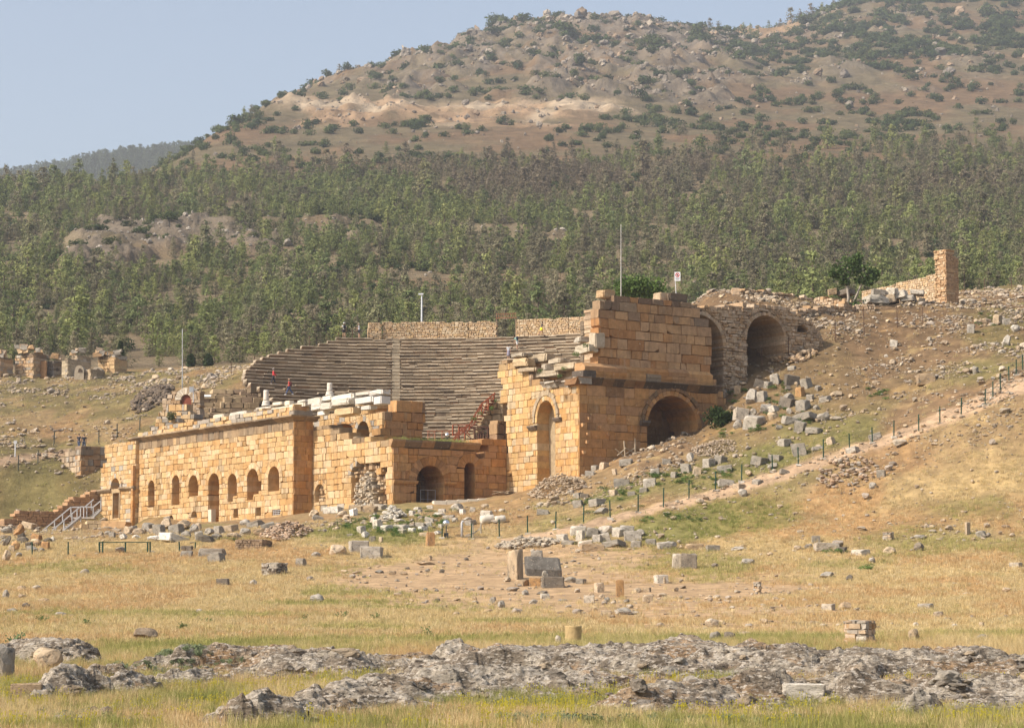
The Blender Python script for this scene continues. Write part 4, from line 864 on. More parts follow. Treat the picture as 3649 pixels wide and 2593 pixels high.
# retaining kerb of rubble along the top of the mound
def rubble_line(name, pix, label, th=.8, hh=.7, seed=1, ch=(.16, .32), bw=(.25, .7), cat='wall', pal=STONE_R, top=None, Y=None, wob=.25):
    """a low rubble wall following points on the ground"""
    P = [hit(*p) if Y is None else at(p[0], p[1], Y) for p in pix]
    r_ = MB()
    for i in range(len(P) - 1):
        a, b = P[i], P[i + 1]; d = Vector((b.x - a.x, b.y - a.y, 0)); L = d.length; n = Vector((d.y, -d.x, 0)).normalized()
        if n.y > 0: n = -n
        pl = Plane(a, n); ub = (b - pl.p0).dot(pl.ex); u0, u1 = sorted((0, ub)); za, zb = (a.z, b.z) if ub > 0 else (b.z, a.z)
        base = min(za, zb) - .5
        tp = (lambda u, za=za, zb=zb, u0=u0, u1=u1: za + (zb - za) * (u - u0) / max(u1 - u0, .1) + hh + wob * (vnoise(u * 1.3 + seed, seed, 2) - .5))
        ashlar(r_, pl, u0, u1, base, tp, th, ch, bw, tint=tinter(pal), seed=seed * 31 + i, jit=.045, bev=.05, djit=.07, chip=.4)
    return tag(r_.build(name, M['rubblewall']), label, cat)
# ------------------------------------------------------------------ tiers of seats
OX, OY = at(1411, 1500, 236).x, 236.0
def cp4(x, y): return 800 + .481 * x, 1050 + .481 * y
seats = empty('theatre_seating', (OX, OY + 24, 20), 'weathered dark stone tiers of the theatre seating rising to a rubble wall', 'seating')
LEFT = [cp4(*p) for p in ((830, 318), (782, 345), (640, 385), (505, 405), (395, 440), (275, 490), (205, 525), (150, 570), (125, 630), (165, 690), (285, 730), (325, 790), (330, 900), (400, 990))]
NROW = 30; R1, Z1 = 40.0, 32.0; DR, DZ = .68, .425
def row_rz(k): return R1 - DR * k, Z1 - DZ * k
def ang_of(px, r, z):
    lo, hi = math.radians(30), math.radians(150)
    for _ in range(40):
        m = (lo + hi) / 2; p = proj((OX + r * math.cos(m), OY + r * math.sin(m), z))
        if p[0] > px: lo = m
        else: hi = m
    return (lo + hi) / 2
SEATC = [(.125, .086, .054), (.155, .108, .068), (.105, .075, .05), (.19, .138, .088), (.15, .095, .056)]
rs = random.Random(77)
for k in range(NROW):
    r, z = row_rz(k); mb = MB(); mb2 = MB(); py = proj((OX, OY + r, z))[1]
    lx = np.interp(py, [p[1] for p in LEFT], [p[0] for p in LEFT])
    a1 = ang_of(lx + rs.uniform(-8, 8), r, z); a0 = ang_of(2230 if k > 4 else 2130, r, z)
    ast = ang_of(1411 + 5 * math.sin(k), r, z); a = a0
    while a < a1:
        L = rs.uniform(.8, 1.9) / r; b = min(a + L, a1)
        if a < ast + .45 / r and b > ast - .45 / r:      # stair between the blocks
            if a < ast - .45 / r: b = ast - .45 / r
            else: a = ast + .45 / r; b = max(b, a + .6 / r)
        if b - a < .15 / r: a = b + 1e-4; continue
        dz = rs.uniform(-.03, .03); dr = rs.uniform(-.05, .05)
        if rs.random() < .04: dz -= .14
        c = np.array(rs.choice(SEATC)) * rs.uniform(.8, 1.25); ct = c * .25 + np.array((.62, .52, .39)) * .78 * rs.uniform(.6, 1.15)  # sunlit edge put into the colour: lip and tread paler than the riser
        rf = r - DR + dr; nose = rs.uniform(.08, .16); zt = z + dz
        prof = [(rf + nose, zt - DZ - .12), (rf + nose, zt - .13), (rf, zt - rs.uniform(.06, .10)), (rf, zt), (r + .2, zt + rs.uniform(-.02, .02)), (r + .2, zt - DZ - .1)]
        vs = []; cs_ = []; n = len(prof); g = .012 / r
        for j, an in ((0, a + g), (1, b - g)):
            tw = rs.uniform(-.012, .012)
            for q, (pr, pz) in enumerate(prof):
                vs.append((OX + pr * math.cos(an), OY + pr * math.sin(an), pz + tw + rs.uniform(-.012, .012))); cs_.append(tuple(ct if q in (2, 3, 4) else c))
        fs = [(i, (i + 1) % n, n + (i + 1) % n, n + i) for i in range(n)] + [tuple(range(n))[::-1], tuple(range(n, 2 * n))]
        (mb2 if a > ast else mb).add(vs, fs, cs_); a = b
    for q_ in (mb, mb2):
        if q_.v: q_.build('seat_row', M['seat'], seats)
# the radial stair
mb = MB()
for k in range(NROW * 2):
    r, z = R1 - DR * k / 2, Z1 - DZ * k / 2
    an = ang_of(1411, r, z); c = np.array((.34, .28, .20)) * rs.uniform(.8, 1.2)
    mb.box((OX + (r - .2) * math.cos(an), OY + (r - .2) * math.sin(an), z - .25 + rs.uniform(-.02, .02)), (.82, .5, .45), tuple(c), rot=Matrix.Rotation(an - math.pi / 2, 3, 'Z'), jit=.025, rng=rs)
mb.build('radial_stair', M['seat'], seats)
# earth body carrying the tiers
mb = MB(); nA = 40; vs = []; fs = []
for j in range(nA + 1):
    an = math.radians(28) + (math.radians(128) - math.radians(28)) * j / nA
    for (r, z) in ((R1 - DR * NROW - .5, 12), (R1 - DR * NROW - .3, Z1 - DZ * NROW - .62), (R1 + .1, Z1 - .62), (R1 + .3, 14)):
        vs.append((OX + r * math.cos(an), OY + r * math.sin(an), z))
for j in range(nA):
    for q in range(3): fs.append((j * 4 + q, (j + 1) * 4 + q, (j + 1) * 4 + q + 1, j * 4 + q + 1))
# clipped on the left along the ruined flank
vs2 = []
mbk = MB()
for k in range(NROW):
    r, z = row_rz(k); py = proj((OX, OY + r, z))[1]; lx = np.interp(py, [p[1] for p in LEFT], [p[0] for p in LEFT])
    a1 = ang_of(lx + 6, r, z); a0 = math.radians(32); m_ = 24; vv = []; ff = []
    for j in range(m_ + 1):
        an = a0 + (a1 - a0) * j / m_
        for (rr_, zz) in ((r - DR + .12, z - DZ - .6), (r - DR + .12, z - .12), (r + .3, z - .12), (r + .3, z - DZ - .6)): vv.append((OX + rr_ * math.cos(an), OY + rr_ * math.sin(an), zz))
    for j in range(m_):
        for q in range(4): ff.append((j * 4 + q, (j + 1) * 4 + q, (j + 1) * 4 + (q + 1) % 4, j * 4 + (q + 1) % 4))
    ff += [(0, 1, 2, 3), (m_ * 4 + 3, m_ * 4 + 2, m_ * 4 + 1, m_ * 4)]
    mbk.add(vv, ff, (.19, .14, .09))
mbk.build('packing', M['rubblewall'], seats)
# ------------------------------------------------------------------ rubble wall along the top of the seating
TW = tinter([(.50, .36, .22), (.54, .41, .26), (.47, .32, .18), (.56, .44, .29), (.44, .31, .19), (.52, .36, .19)])
def rim_seg(name, pxa, pxb, label, hpx=66, seed=1, th=.7, rin=R1 + .25, zb=Z1 - .15, hend=None):
    aa, ab = ang_of(pxa, rin, zb), ang_of(pxb, rin, zb); nseg = max(1, int(abs(aa - ab) * rin / 3.0)); r_ = MB(); n_ = abs(aa - ab)
    for i in range(nseg):
        t0 = aa + (ab - aa) * i / nseg; t1 = aa + (ab - aa) * (i + 1) / nseg
        p0 = Vector((OX + rin * math.cos(t0), OY + rin * math.sin(t0), 0)); p1 = Vector((OX + rin * math.cos(t1), OY + rin * math.sin(t1), 0))
        d = (p1 - p0); n = Vector((d.y, -d.x, 0)).normalized()
        if n.dot(p0 - Vector((OX, OY, 0))) > 0: n = -n
        pl = Plane(p0, n); ub = (p1 - p0).dot(pl.ex); h = hpx / FOC * p0.y
        ashlar(r_, pl, min(0, ub), max(0, ub), zb - .3, lambda u: zb + h + .05 * math.sin(u * 3 + i), th, (.14, .26), (.2, .5), tint=TW, seed=seed * 17 + i, jit=.03, bev=.035, djit=.04, chip=.4)
    return tag(r_.build(name, M['rubblewall']), label, 'wall', 'rubble walls crowning the seating')
rim_seg('rubble_wall', 1362, 1770, 'long tan rubble wall crowning the seating left of the gate gap', 66, 1)
rim_seg('rubble_wall', 1839, 2290, 'tan rubble wall crowning the seating between the gate gap and the tower', 68, 2)
m_ = rim_seg('rubble_pier', 1311, 1360, 'short round ended rubble pier at the left end of the top wall', 62, 3, 1.3, R1 + .0)
# gate frame over the gap: a rusty lintel with a row of short bars
ga, gb = ang_of(1770, R1 + .3, Z1), ang_of(1838, R1 + .3, Z1)
pa = Vector((OX + (R1 + .3) * math.cos(ga), OY + (R1 + .3) * math.sin(ga), 0)); pb = Vector((OX + (R1 + .3) * math.cos(gb), OY + (R1 + .3) * math.sin(gb), 0))
zt = zof(1134, pa.y); zt2 = zof(1119, pa.y)
gate = empty('gate_frame', (pa.x, pa.y, Z1), 'rusty barred gate top spanning the gap in the top rubble wall', 'gate')
mb = MB(); mb.bar((pa.x - .1, pa.y, zt), (pb.x + .1, pb.y, zt), .09, col=(.22, .10, .06)); mb.bar((pa.x - .1, pa.y, zt2), (pb.x + .1, pb.y, zt2), .05, col=(.22, .10, .06)); mb.build('crossbar', M['metal'], gate)
for k in range(12):
    mb = MB(); p = pa.lerp(pb, k / 11); mb.bar((p.x, p.y, zt), (p.x, p.y, zt2 + .12), .035, col=(.30, .15, .09)); mb.build('bar', M['metal'], gate)
for p in (pa, pb):
    mb = MB(); mb.bar((p.x, p.y + .1, Z1 - .4), (p.x, p.y + .1, zt), .09, col=(.22, .16, .11)); mb.build('post', M['metal'], gate)

# ------------------------------------------------------------------ lower ruined tiers on the left of the seating, with the small arch
rz = random.Random(5)
low = empty('lower_tiers', at(760, 1450, 262), 'low broken tiers of tan steps between the small arch and the seating', 'seating')
TIER = [((925, 1376), (690, 1398)), ((930, 1396), (705, 1412)), ((932, 1416), (715, 1430)), ((925, 1436), (690, 1446)), ((918, 1455), (680, 1462)), ((905, 1474), (672, 1478)), ((890, 1492), (700, 1494))]
for k, (a, b) in enumerate(TIER):
    Y = 274 - k * 1.1; mb = MB(); p = at(*b, Y); q = at(*a, Y + 1.5); n = Vector((q.y - p.y, -(q.x - p.x), 0)).normalized()
    pl = Plane(p, n if n.y < 0 else -n); ub = (q - pl.p0).dot(pl.ex)
    ashlar(mb, pl, 0, ub, p.z - 1.6, lambda u, p=p, q=q, ub=ub: p.z + (q.z - p.z) * u / ub + .12 * (vnoise(u, k, 3) - .5), 3.2, (.42, .6), (.7, 1.8), tint=tinter([(.34, .25, .15), (.28, .20, .13), (.40, .30, .18)]), seed=200 + k, jit=.04, djit=.10, bev=.07, chip=.35)
    mb.build('step', M['seat'], low)
# small arch with the radiating pale voussoirs, rusty red gate inside
PS = Plane(at(660, 1440, 259), Vector((-.25, -.97, 0)))
def cs1(x, y): return x * .3062, 1180 + .3062 * y
sa = arch_px(PS, cs1(2108, 0)[0], cs1(2218, 0)[0], cs1(0, 738)[1], cs1(0, 815)[1], 1.0)
arch = empty('small_arch', PS.pos(sa[0], sa[2]), 'small arch of radiating pale stones with a rust red infill, left of the seating', 'arch')
mb = MB(); voussoirs(mb, PS, sa[0], sa[3], sa[1], sa[1] + .75, 11, 1.2, .05, tinter([(.62, .54, .42), (.55, .46, .34), (.40, .30, .2)]), 210, bev=.04)
ashlar(mb, PS, sa[0] - 2.6, sa[0] - sa[1] - .1, sa[2] - 1.5, lambda u: sa[3] + 1.0 - max(0, sa[0] - 1.4 - u) * .9, 1.2, (.2, .4), (.3, .7), tint=tinter(STONE_R), seed=211, jit=.04, djit=.07, holes=[halfdisc(sa[0], sa[1] + .75, sa[3], 10)])
ashlar(mb, PS, sa[0] + sa[1] + .1, sa[0] + 1.6, sa[2] - 1.5, lambda u: sa[3] + .9, 1.2, (.2, .4), (.3, .7), tint=tinter(STONE_R), seed=212, jit=.04, djit=.07, holes=[halfdisc(sa[0], sa[1] + .75, sa[3], 10)])
mb.build('arch_ring', M['rubblewall'], arch)
mb = MB(); pts = halfdisc(sa[0], sa[1], sa[3], 10); prism(mb, PS, [(sa[0] - sa[1], sa[2] - .6)] + [(sa[0] + sa[1], sa[2] - .6)] + pts, -.2, -.3, .01, (.20, .065, .04), rz); mb.build('infill_panel', M['wood'], arch)
# masonry in front of it
for i, (x0, x1, y0, y1, Y, lb) in enumerate(((588, 668, 1442, 1482, 257, 'squared pale block wall below the small arch'), (562, 680, 1468, 1500, 255.5, 'lower stepped block wall below the small arch'), (555, 640, 1492, 1545, 254.5, 'broken wall end with a bush growing from it'), (640, 690, 1478, 1512, 254.8, 'pale upright blocks on the parapet beside the lower tiers'))):
    p = at(x0, y1, Y); q = at(x1, y1, Y - 1.0); pl = Plane(p, Vector((q.y - p.y, -(q.x - p.x), 0)).normalized()); ub = (q - pl.p0).dot(pl.ex); mb = MB()
    ashlar(mb, pl, 0, ub, p.z - 1, p.z + (y1 - y0) / FOC * Y, 1.3, (.4, .6), (.5, 1.1), tint=tinter(STONE_A + GREYST), seed=220 + i, jit=.03, djit=.05, bev=.05, ends=.15, chip=.3)
    tag(mb.build('block_wall', M['ashlar']), lb, 'wall', 'short block walls below the small arch')
# ------------------------------------------------------------------ left: broken block tower, retaining wall, terrace
def cp1(x, y): return .554 * x, 1100 + .554 * y
cx_, _ = cp1(515, 0)
K0 = at(cx_, 1690, 263); PK1 = Plane(K0, -E2); PK2 = Plane(K0, -E1)
zt = [PK1.uw(*cp1(x, y)) for x, y in ((370, 945), (420, 940), (430, 915), (515, 905))]; gk = PK1.uw(*cp1(440, 1085))[1] - 2
mb = MB(); ashlar(mb, PK1, zt[0][0], 0, gk, lambda u: float(np.interp(u, [p[0] for p in zt], [p[1] for p in zt])), 1.4, (.5, .7), (.6, 1.2), tint=tinter([(.44, .33, .22), (.38, .29, .2), (.5, .38, .25)], zt[-1][1], .7, grey=.3), seed=230, jit=.03, bev=.06, djit=.06, ends=.2, chip=.3)
ke = PK2.uw(*cp1(668, 1000))[0]; kz = [PK2.uw(*cp1(x, y))[1] for x, y in ((515, 905), (560, 882), (660, 890))]
ashlar(mb, PK2, .03, ke + .8, gk, lambda u: float(np.interp(u, [0, ke * .3, ke], kz)), 1.4, (.5, .7), (.6, 1.2), tint=tinter([(.42, .25, .12), (.38, .22, .11), (.45, .29, .16)], kz[1], .6, grey=.15), seed=231, jit=.03, bev=.05, djit=.04, chip=.2)
tag(mb.build('block_wall', M['ashlar']), 'broken corner of squared blocks on the slope left of the decorated doorway', 'wall')
# retaining wall behind the timber stair
RW = Plane(at(60, 1890, 252.5), -E1)
ra, rb = RW.uw(50, 1800)[0], RW.uw(360, 1800)[0]; rw = [RW.uw(*p) for p in ((50, 1845), (75, 1818), (200, 1822), (235, 1790), (330, 1750), (360, 1745))]
mb = MB(); ashlar(mb, RW, ra - 1, rb, rw[0][1] - 3.5, lambda u: float(np.interp(u, [p[0] for p in rw], [p[1] for p in rw])), 1.2, (.24, .38), (.5, 1.1), tint=tinter([(.42, .25, .13), (.38, .23, .13), (.45, .28, .15)]), seed=232, jit=.03, djit=.05, bev=.04, chip=.15)
tag(mb.build('retaining_wall', M['ashlar']), 'orange block retaining wall behind the grey timber stair', 'wall')
# terrace block and stone steps before the decorated door
def tp4(x, y): return x * .26247, 1700 + .26247 * y
TP = Plane(at(tp4(1370, 700)[0], 1880, 243.5), Vector((.22, -.97, 0)))
a = TP.uw(*tp4(1010, 760)); b = TP.uw(*tp4(1400, 590)); mb = MB()
ashlar(mb, TP, a[0], b[0], a[1] - .8, lambda u: b[1] - max(0, (a[0] + 1.6 - u)) * .7, 3.2, (.35, .5), (.5, 1.0), tint=tinter([(.52, .37, .2), (.55, .42, .25), (.47, .33, .18)]), seed=233, jit=.03, djit=.04, bev=.04); tag(mb.build('terrace_block', M['ashlar']), 'pale block terrace beside the stone steps of the decorated doorway', 'terrace')
st = empty('stone_steps', at(tp4(1560, 690)[0], 1880, 242), 'four worn orange stone steps rising to the decorated doorway', 'steps')
for k in range(4):
    p = at(*tp4(1385 - k * -8 + 20 * k * 0, 700 - 34 * k), 242.0 + k * .45); q = at(*tp4(1700 + k * 12, 715 - 34 * k), 241.2 + k * .45); mb = MB()
    mb.bar(p - Z * .12 + Vector((0, .6, 0)), q - Z * .12 + Vector((0, .6, 0)), 1.3, .40, (.45, .29, .15)); mb.build('step', M['ashlar'], st)
# grey timber stair with handrails
sg = (.50, .50, .50)
stair = empty('timber_stair', at(200, 1895, 247), 'weathered grey timber stair with handrails in front of the retaining wall', 'stair')
YA, YB = 246.0, 249.5
def S4(x, y, Y): return at(*tp4(x, y), Y)
fl1 = [(700, 745), (1090, 520)]; fl2 = [(1180, 520), (1372, 428)]
def flight(a, b, near, name):
    n = 9 if name == 1 else 6; dY = 1.6
    for side, dy in (('n', 0), ('f', dY)):
        mb = MB(); mb.bar(S4(*a, near + dy), S4(*b, near + dy), .10, .28, (.34, .30, .26)); mb.build('stringer', M['wood'], stair)
    for k in range(n):
        t = (k + .5) / n; x, y = a[0] + (b[0] - a[0]) * t, a[1] + (b[1] - a[1]) * t
        p = S4(x, y - 8, near); q = S4(x, y - 8, near + dY); mb = MB(); mb.box((p + q) / 2, (.34, dY, .05), (.50, .46, .42)); mb.build('tread', M['wood'], stair)
flight((815, 768), (1095, 535), 246.0, 1); flight((1255, 545), (1372, 440), 246.6, 2)
def rail(pts, Y, name='handrail', w_=.08):
    mb = MB()
    for i in range(len(pts) - 1): mb.bar(S4(*pts[i], Y), S4(*pts[i + 1], Y), w_, .12, (.40, .39, .38))
    mb.build(name, M['wood'], stair)
rail([(700, 725), (1090, 398)], 246.0); rail([(805, 765), (1090, 530), ], 245.9, 'lower_rail'); rail([(575, 725), (962, 405), ], 248.0); rail([(1262, 405), (1370, 318)], 246.6); rail([(1155, 400), (1272, 298)], 248.4); rail([(1268, 540), (1368, 440)], 246.5, 'lower_rail'); rail([(962, 405), (1272, 402)], 248.2); rail([(1090, 398), (1150, 400)], 246.2)
for (x, y0, y1, Y) in ((760, 680, 770, 246), (870, 590, 755, 246), (980, 500, 680, 246), (1095, 400, 605, 246), (1180, 405, 598, 246.4), (1268, 405, 565, 246.6), (1372, 318, 430, 246.6), (635, 690, 765, 248), (742, 600, 700, 248), (852, 500, 600, 248), (965, 405, 540, 248), (1048, 440, 530, 248), (1138, 405, 550, 248), (1242, 330, 450, 248.4)):
    mb = MB(); mb.bar(S4(x, y0, Y), S4(x, y1, Y), .085, col=(.42, .41, .40)); mb.build('post', M['wood'], stair)
mb = MB(); mb.box((S4(1150, 555, 247)), (2.2, 2.0, .12), (.46, .42, .38)); mb.build('landing', M['wood'], stair)
# blue tarpaulin
mb = MB(); p = S4(530, 775, 244); q = S4(920, 775, 244); nseg = 14; vs = []; fs = []
for i in range(nseg + 1):
    c = p.lerp(q, i / nseg); zz = gz(c.x, c.y)
    for j in range(4): vs.append((c.x, c.y - .8 + j * .5, max(zz, c.z - .1) + .05 + .14 * rz.random() * (1 if 0 < j < 3 else .3)))
for i in range(nseg):
    for j in range(3): fs.append((i * 4 + j, (i + 1) * 4 + j, (i + 1) * 4 + j + 1, i * 4 + j + 1))
mb.add(vs, fs, (.06, .27, .55)); tg = mb.build('tarpaulin', M['cloth'], smooth=True); tag(tg, 'crumpled blue tarpaulin lying at the foot of the grey timber stair', 'tarpaulin')
md = tg.modifiers.new('t', 'SOLIDIFY'); md.thickness = .03
# ------------------------------------------------------------------ tombs on the far left skyline
TO = [(.50, .34, .19), (.54, .38, .22), (.47, .30, .16), (.44, .33, .23)]
def tomb(x0, x1, y0, y1, Y, label, seed, pal, split=.72, arch=None, roof=None, topf=None, nx=-.6):
    r_ = empty('ruined_tomb', at((x0 + x1) / 2, y1, Y), label, 'tomb', 'ruined tombs at the edge of the wood')
    xm = x0 + (x1 - x0) * split; c = at(xm, y1, Y); n = Vector((nx, -1, 0)).normalized(); pl = Plane(c, n); pr = Plane(c, Vector((n.y * -1, n.x, 0)) if True else n)
    if pr.n.x < 0: pr = Plane(c, -pr.n)
    ul = pl.uw(x0, y1)[0]; b = c.z - 1.2; t = c.z + (y1 - y0) / FOC * Y; tf = (lambda u: topf(u / ul if ul else 0) * (t - b) + b) if topf else (lambda u: t + .3 * (vnoise(u * 1.4 + seed, seed, 1) - .5))
    hs = []; mb = MB()
    if arch:
        ar = arch_px(pl, *arch); hs = arch_hole(*ar)
    ashlar(mb, pl, ul, 0, b, tf, 2.5, (.3, .5), (.4, 1.0), hs, tinter(pal, t, .5, grey=.1), seed=seed, jit=.035, djit=.06, bev=.05, chip=.3)
    ur = pr.uw(x1, y1)[0]
    ashlar(mb, pr, .03, max(ur, 1.2), b, lambda u: t - .2, 1.0, (.3, .5), (.4, 1.0), tint=tinter([tuple(np.array(q) * .9) for q in pal]), seed=seed + 1, jit=.035, djit=.06, bev=.05)
    mb.build('wall', M['rubblewall'], r_)
    if roof:
        mb = MB(); rr_ = random.Random(seed)
        for k in range(roof):
            xx = x0 + (x1 - x0) * rr_.random(); p = at(xx, y0, Y + .8); mb.box((p.x, p.y, t + .15 + rr_.random() * .7), (rr_.uniform(.5, 1.1), .9, rr_.uniform(.35, .65)), rr_.choice(GREYST + TO), rot=Matrix.Rotation(rr_.uniform(-.2, .2), 3, 'Y'), jit=.12, rng=rr_)
        mb.build('roof_blocks', M['rubblewall'], r_)
    if arch:
        mb = MB(); mb.box(pl.pos((ar[0]), (ar[2] + ar[3]) / 2, -1.6), (ar[1] * 2.4, .3, 3), (.42, .24, .12), rot=Matrix((pl.ex, -pl.n, Z)).transposed()); mb.build('niche', M['rubblewall'], r_)
    return r_
tomb(52, 140, 1256, 1326, 324, 'tallest ruined tomb with tumbled roof slabs and a low round arch', 301, TO, .75, (114, 133, 1307, 1328), 9)
tomb(-30, 27, 1272, 1330, 323, 'ruined tomb cut by the left edge of the view', 303, TO, .5, None, 4)
tomb(254, 325, 1266, 1316, 326, 'tomb with a broken stepped top and a small round topped grave before it', 305, [(.46, .35, .22), (.40, .31, .21), (.5, .39, .25)], .30, None, 5)
tomb(348, 422, 1266, 1312, 328, 'most complete tomb with an orange front and rubble roof, right of the others', 307, [(.54, .36, .18), (.50, .33, .17), (.56, .39, .2)], .82, None, 10)
tomb(145, 222, 1284, 1322, 326, 'low dark ruined tomb of grey blocks between taller tombs', 309, GREYST + CRUST, .6, None, 5)
tomb(231, 250, 1278, 1314, 324, 'narrow pale upright ruin left of the stepped top tomb', 311, [(.52, .42, .28)], .5)
tomb(265, 330, 1316, 1336, 320, 'low wall of pale blocks at the foot of the tombs', 313, [(.5, .38, .24)], .9)
def vaultgrave(x0, x1, y0, y1, Y, label):
    p = at((x0 + x1) / 2, y1, Y); p.z -= .3; w_ = (x1 - x0) / FOC * Y; h = (y1 - y0) / FOC * Y; r_ = empty('vaulted_grave', p, label, 'tomb', 'ruined tombs at the edge of the wood')
    mb = MB(); n = 12; vs = []
    for e, yy in ((0, -1.0), (1, 1.4)):
        for k in range(n + 1): a = math.pi * k / n; vs.append((p.x + w_ / 2 * math.cos(a), p.y + yy, p.z + h * math.sin(a)))
        vs += [(p.x - w_ / 2, p.y + yy, p.z - 1), (p.x + w_ / 2, p.y + yy, p.z - 1)]
    m_ = n + 3; fs = [(i, i + 1, m_ + i + 1, m_ + i) for i in range(n)] + [tuple(range(m_))[::-1], tuple(range(m_, 2 * m_))]
    mb.add(vs, fs, (.40, .33, .24)); mb.build('vault', M['rubblewall'], r_)
    mb = MB(); q = [(p.x + w_ * .1 + w_ * .22 * math.cos(math.pi * k / 8), p.y - 1.01, p.z + h * .55 * math.sin(math.pi * k / 8)) for k in range(9)]; mb.add(q + [(v[0], p.y - 1.06, v[2]) for v in q], [tuple(range(9, 18)), tuple(range(9))[::-1]] + [(i, (i + 1) % 9, 9 + (i + 1) % 9, 9 + i) for i in range(9)], (.10, .07, .05)); mb.build('grave_door', M['rubblewall'], r_)
vaultgrave(270, 304, 1295, 1320, 321, 'small round topped grave with a dark door before the stepped tomb')
vaultgrave(334, 368, 1300, 1316, 324, 'low round topped grave left of the most complete tomb')
# ------------------------------------------------------------------ right: rubble line, tall wall remnant, sloping wall
WT = Plane(at(3372, 1090, 251), -E1)
wl = Plane(WT.p0, -E2)
a = wl.uw(3332, 1080); tzz = wl.uw(3350, 890)[1]; mb = MB(); b0 = wl.uw(3350, 1090)[1] - 1.5
rem = empty('wall_remnant', WT.pos(0, b0), 'tall narrow rubble wall remnant standing on the right skyline', 'wall')
ashlar(mb, wl, a[0], 0, b0, lambda u: tzz, 1.2, (.18, .32), (.3, .65), tint=tinter([(.50, .34, .19), (.54, .40, .25), (.46, .29, .15)]), seed=240, jit=.05, bev=.06, djit=.12, chip=.4, ends=.12)
e = WT.uw(3417, 1000)[0]; ez = [WT.uw(*p)[1] for p in ((3372, 888), (3395, 902), (3417, 928))]
ashlar(mb, WT, .03, e, b0, lambda u: float(np.interp(u, [0, e * .5, e], ez)), 1.2, (.16, .28), (.25, .5), tint=tinter([(.45, .28, .15), (.42, .26, .14)]), seed=241, jit=.03, bev=.02, djit=.02)
mb.build('rubble_wall', M['rubblewall'], rem)
sw = [(3070, 1040), (3150, 1020), (3240, 1000), (3335, 975)]
SWp = Plane(at(3335, 1070, 256), -E2 + E1 * .1); mb = MB(); pq = [SWp.uw(*p) for p in sw]
ashlar(mb, SWp, pq[0][0], pq[-1][0], SWp.uw(3200, 1090)[1] - 1, lambda u: float(np.interp(u, [p[0] for p in pq], [p[1] for p in pq])), .8, (.16, .28), (.2, .5), tint=TW, seed=242, jit=.03, bev=.035, djit=.03)
tag(mb.build('sloping_wall', M['rubblewall']), 'pale rubble wall whose top slopes up to the tall wall remnant', 'wall')
rubble_line('rubble_kerb', [(2425, 1045), (2520, 1048), (2640, 1050), (2760, 1063), (2900, 1080), (3040, 1092)], 'low rubble kerb running along the top of the vault mound', hh=.6, seed=7)
rubble_line('rubble_kerb', [(2840, 1135), (2960, 1120), (3050, 1112), (3120, 1112)], 'ragged band of rubble masonry below the fig tree', hh=.9, seed=9, wob=.8)
# ------------------------------------------------------------------ vegetation
def quads_mesh(name, pts, rng, size, mat, tint, flat=.0, aspect=.6, trunk=None, normals=0):
    """leaf clumps: small bent faces at the given points"""
    mb = MB()
    for p, s in pts:
        n = Vector((rng.gauss(0, 1), rng.gauss(0, 1), rng.gauss(0, 1) + flat))
        if normals:                             # leaf faces turn outwards from the stem, so the crown shades as a body
            o_ = Vector((p[0], p[1], 0)); n = n * .55 + (o_.normalized() if o_.length > 1e-4 else o_) * 1.0 + Vector((0, 0, normals * .45))
        n.normalize(); x = n.orthogonal().normalized(); a = rng.uniform(0, 6.28)
        x = (Matrix.Rotation(a, 3, n) @ x); y = n.cross(x); q = size * s * rng.uniform(.6, 1.3); p = Vector(p)
        c = np.array(tint) * rng.uniform(.65, 1.35)
        vs = [p - x * q, p + y * q * aspect + n * q * .2, p + x * q, p - y * q * aspect + n * q * .2]
        mb.add(vs, [(0, 1, 2), (0, 2, 3)], tuple(c))
    mats = [mat]
    if trunk:
        n0 = len(mb.f); mb.tube(trunk[0], trunk[1], 6, (.13, .095, .07), 1); mats.append(M['wood'] if mat is not M['needle_far'] else M['bark_far'])
    me = mb.mesh(name, mats)
    return me
M['bark_far'] = mat_tint('bark_far', 3, .2, 0)
def pine_pts(rng, h, w_, n, lean=0):
    """whorled branches of a young pine: irregular cone with gaps"""
    pts = []; b0 = rng.uniform(.0, .05)
    nb = int(n / 9)
    for k in range(nb):
        t = rng.random() ** 1.25; z = h * (b0 + (1 - b0) * t); R = w_ * .5 * (1 - t) ** .62 * rng.uniform(.5, 1.12) + .06 * w_
        a = rng.uniform(0, 6.28)
        for j in range(9):
            r = R * (.25 + .75 * j / 8.0); pts.append(((r * math.cos(a) + rng.gauss(0, .10) * w_ * .5 + lean * t, r * math.sin(a) + rng.gauss(0, .10) * w_ * .5, z + r * .35 * rng.uniform(.2, 1) + rng.gauss(0, .05) * h * .4), .7 + .5 * rng.random()))
    for k in range(8): pts.append(((lean + rng.gauss(0, .04), rng.gauss(0, .04), h * (.92 + .1 * k / 8)), .5))
    return pts
def dome_pts(rng, w_, h, n, lob=5):
    L = [(rng.uniform(-.3, .3) * w_, rng.uniform(-.3, .3) * w_, rng.uniform(.25, .6) * h, rng.uniform(.22, .36) * w_) for _ in range(lob)]; pts = []
    for k in range(n):
        x, y, z, r = rng.choice(L); d = Vector((rng.gauss(0, 1), rng.gauss(0, 1), rng.gauss(0, 1))).normalized() * r * rng.uniform(.6, 1.05)
        pts.append(((x + d.x, y + d.y, max(.05, z + d.z * h / w_ * 1.2)), rng.uniform(.6, 1.2)))
    return pts
PINE_T = (1, 1, 1)
rv = random.Random(11)
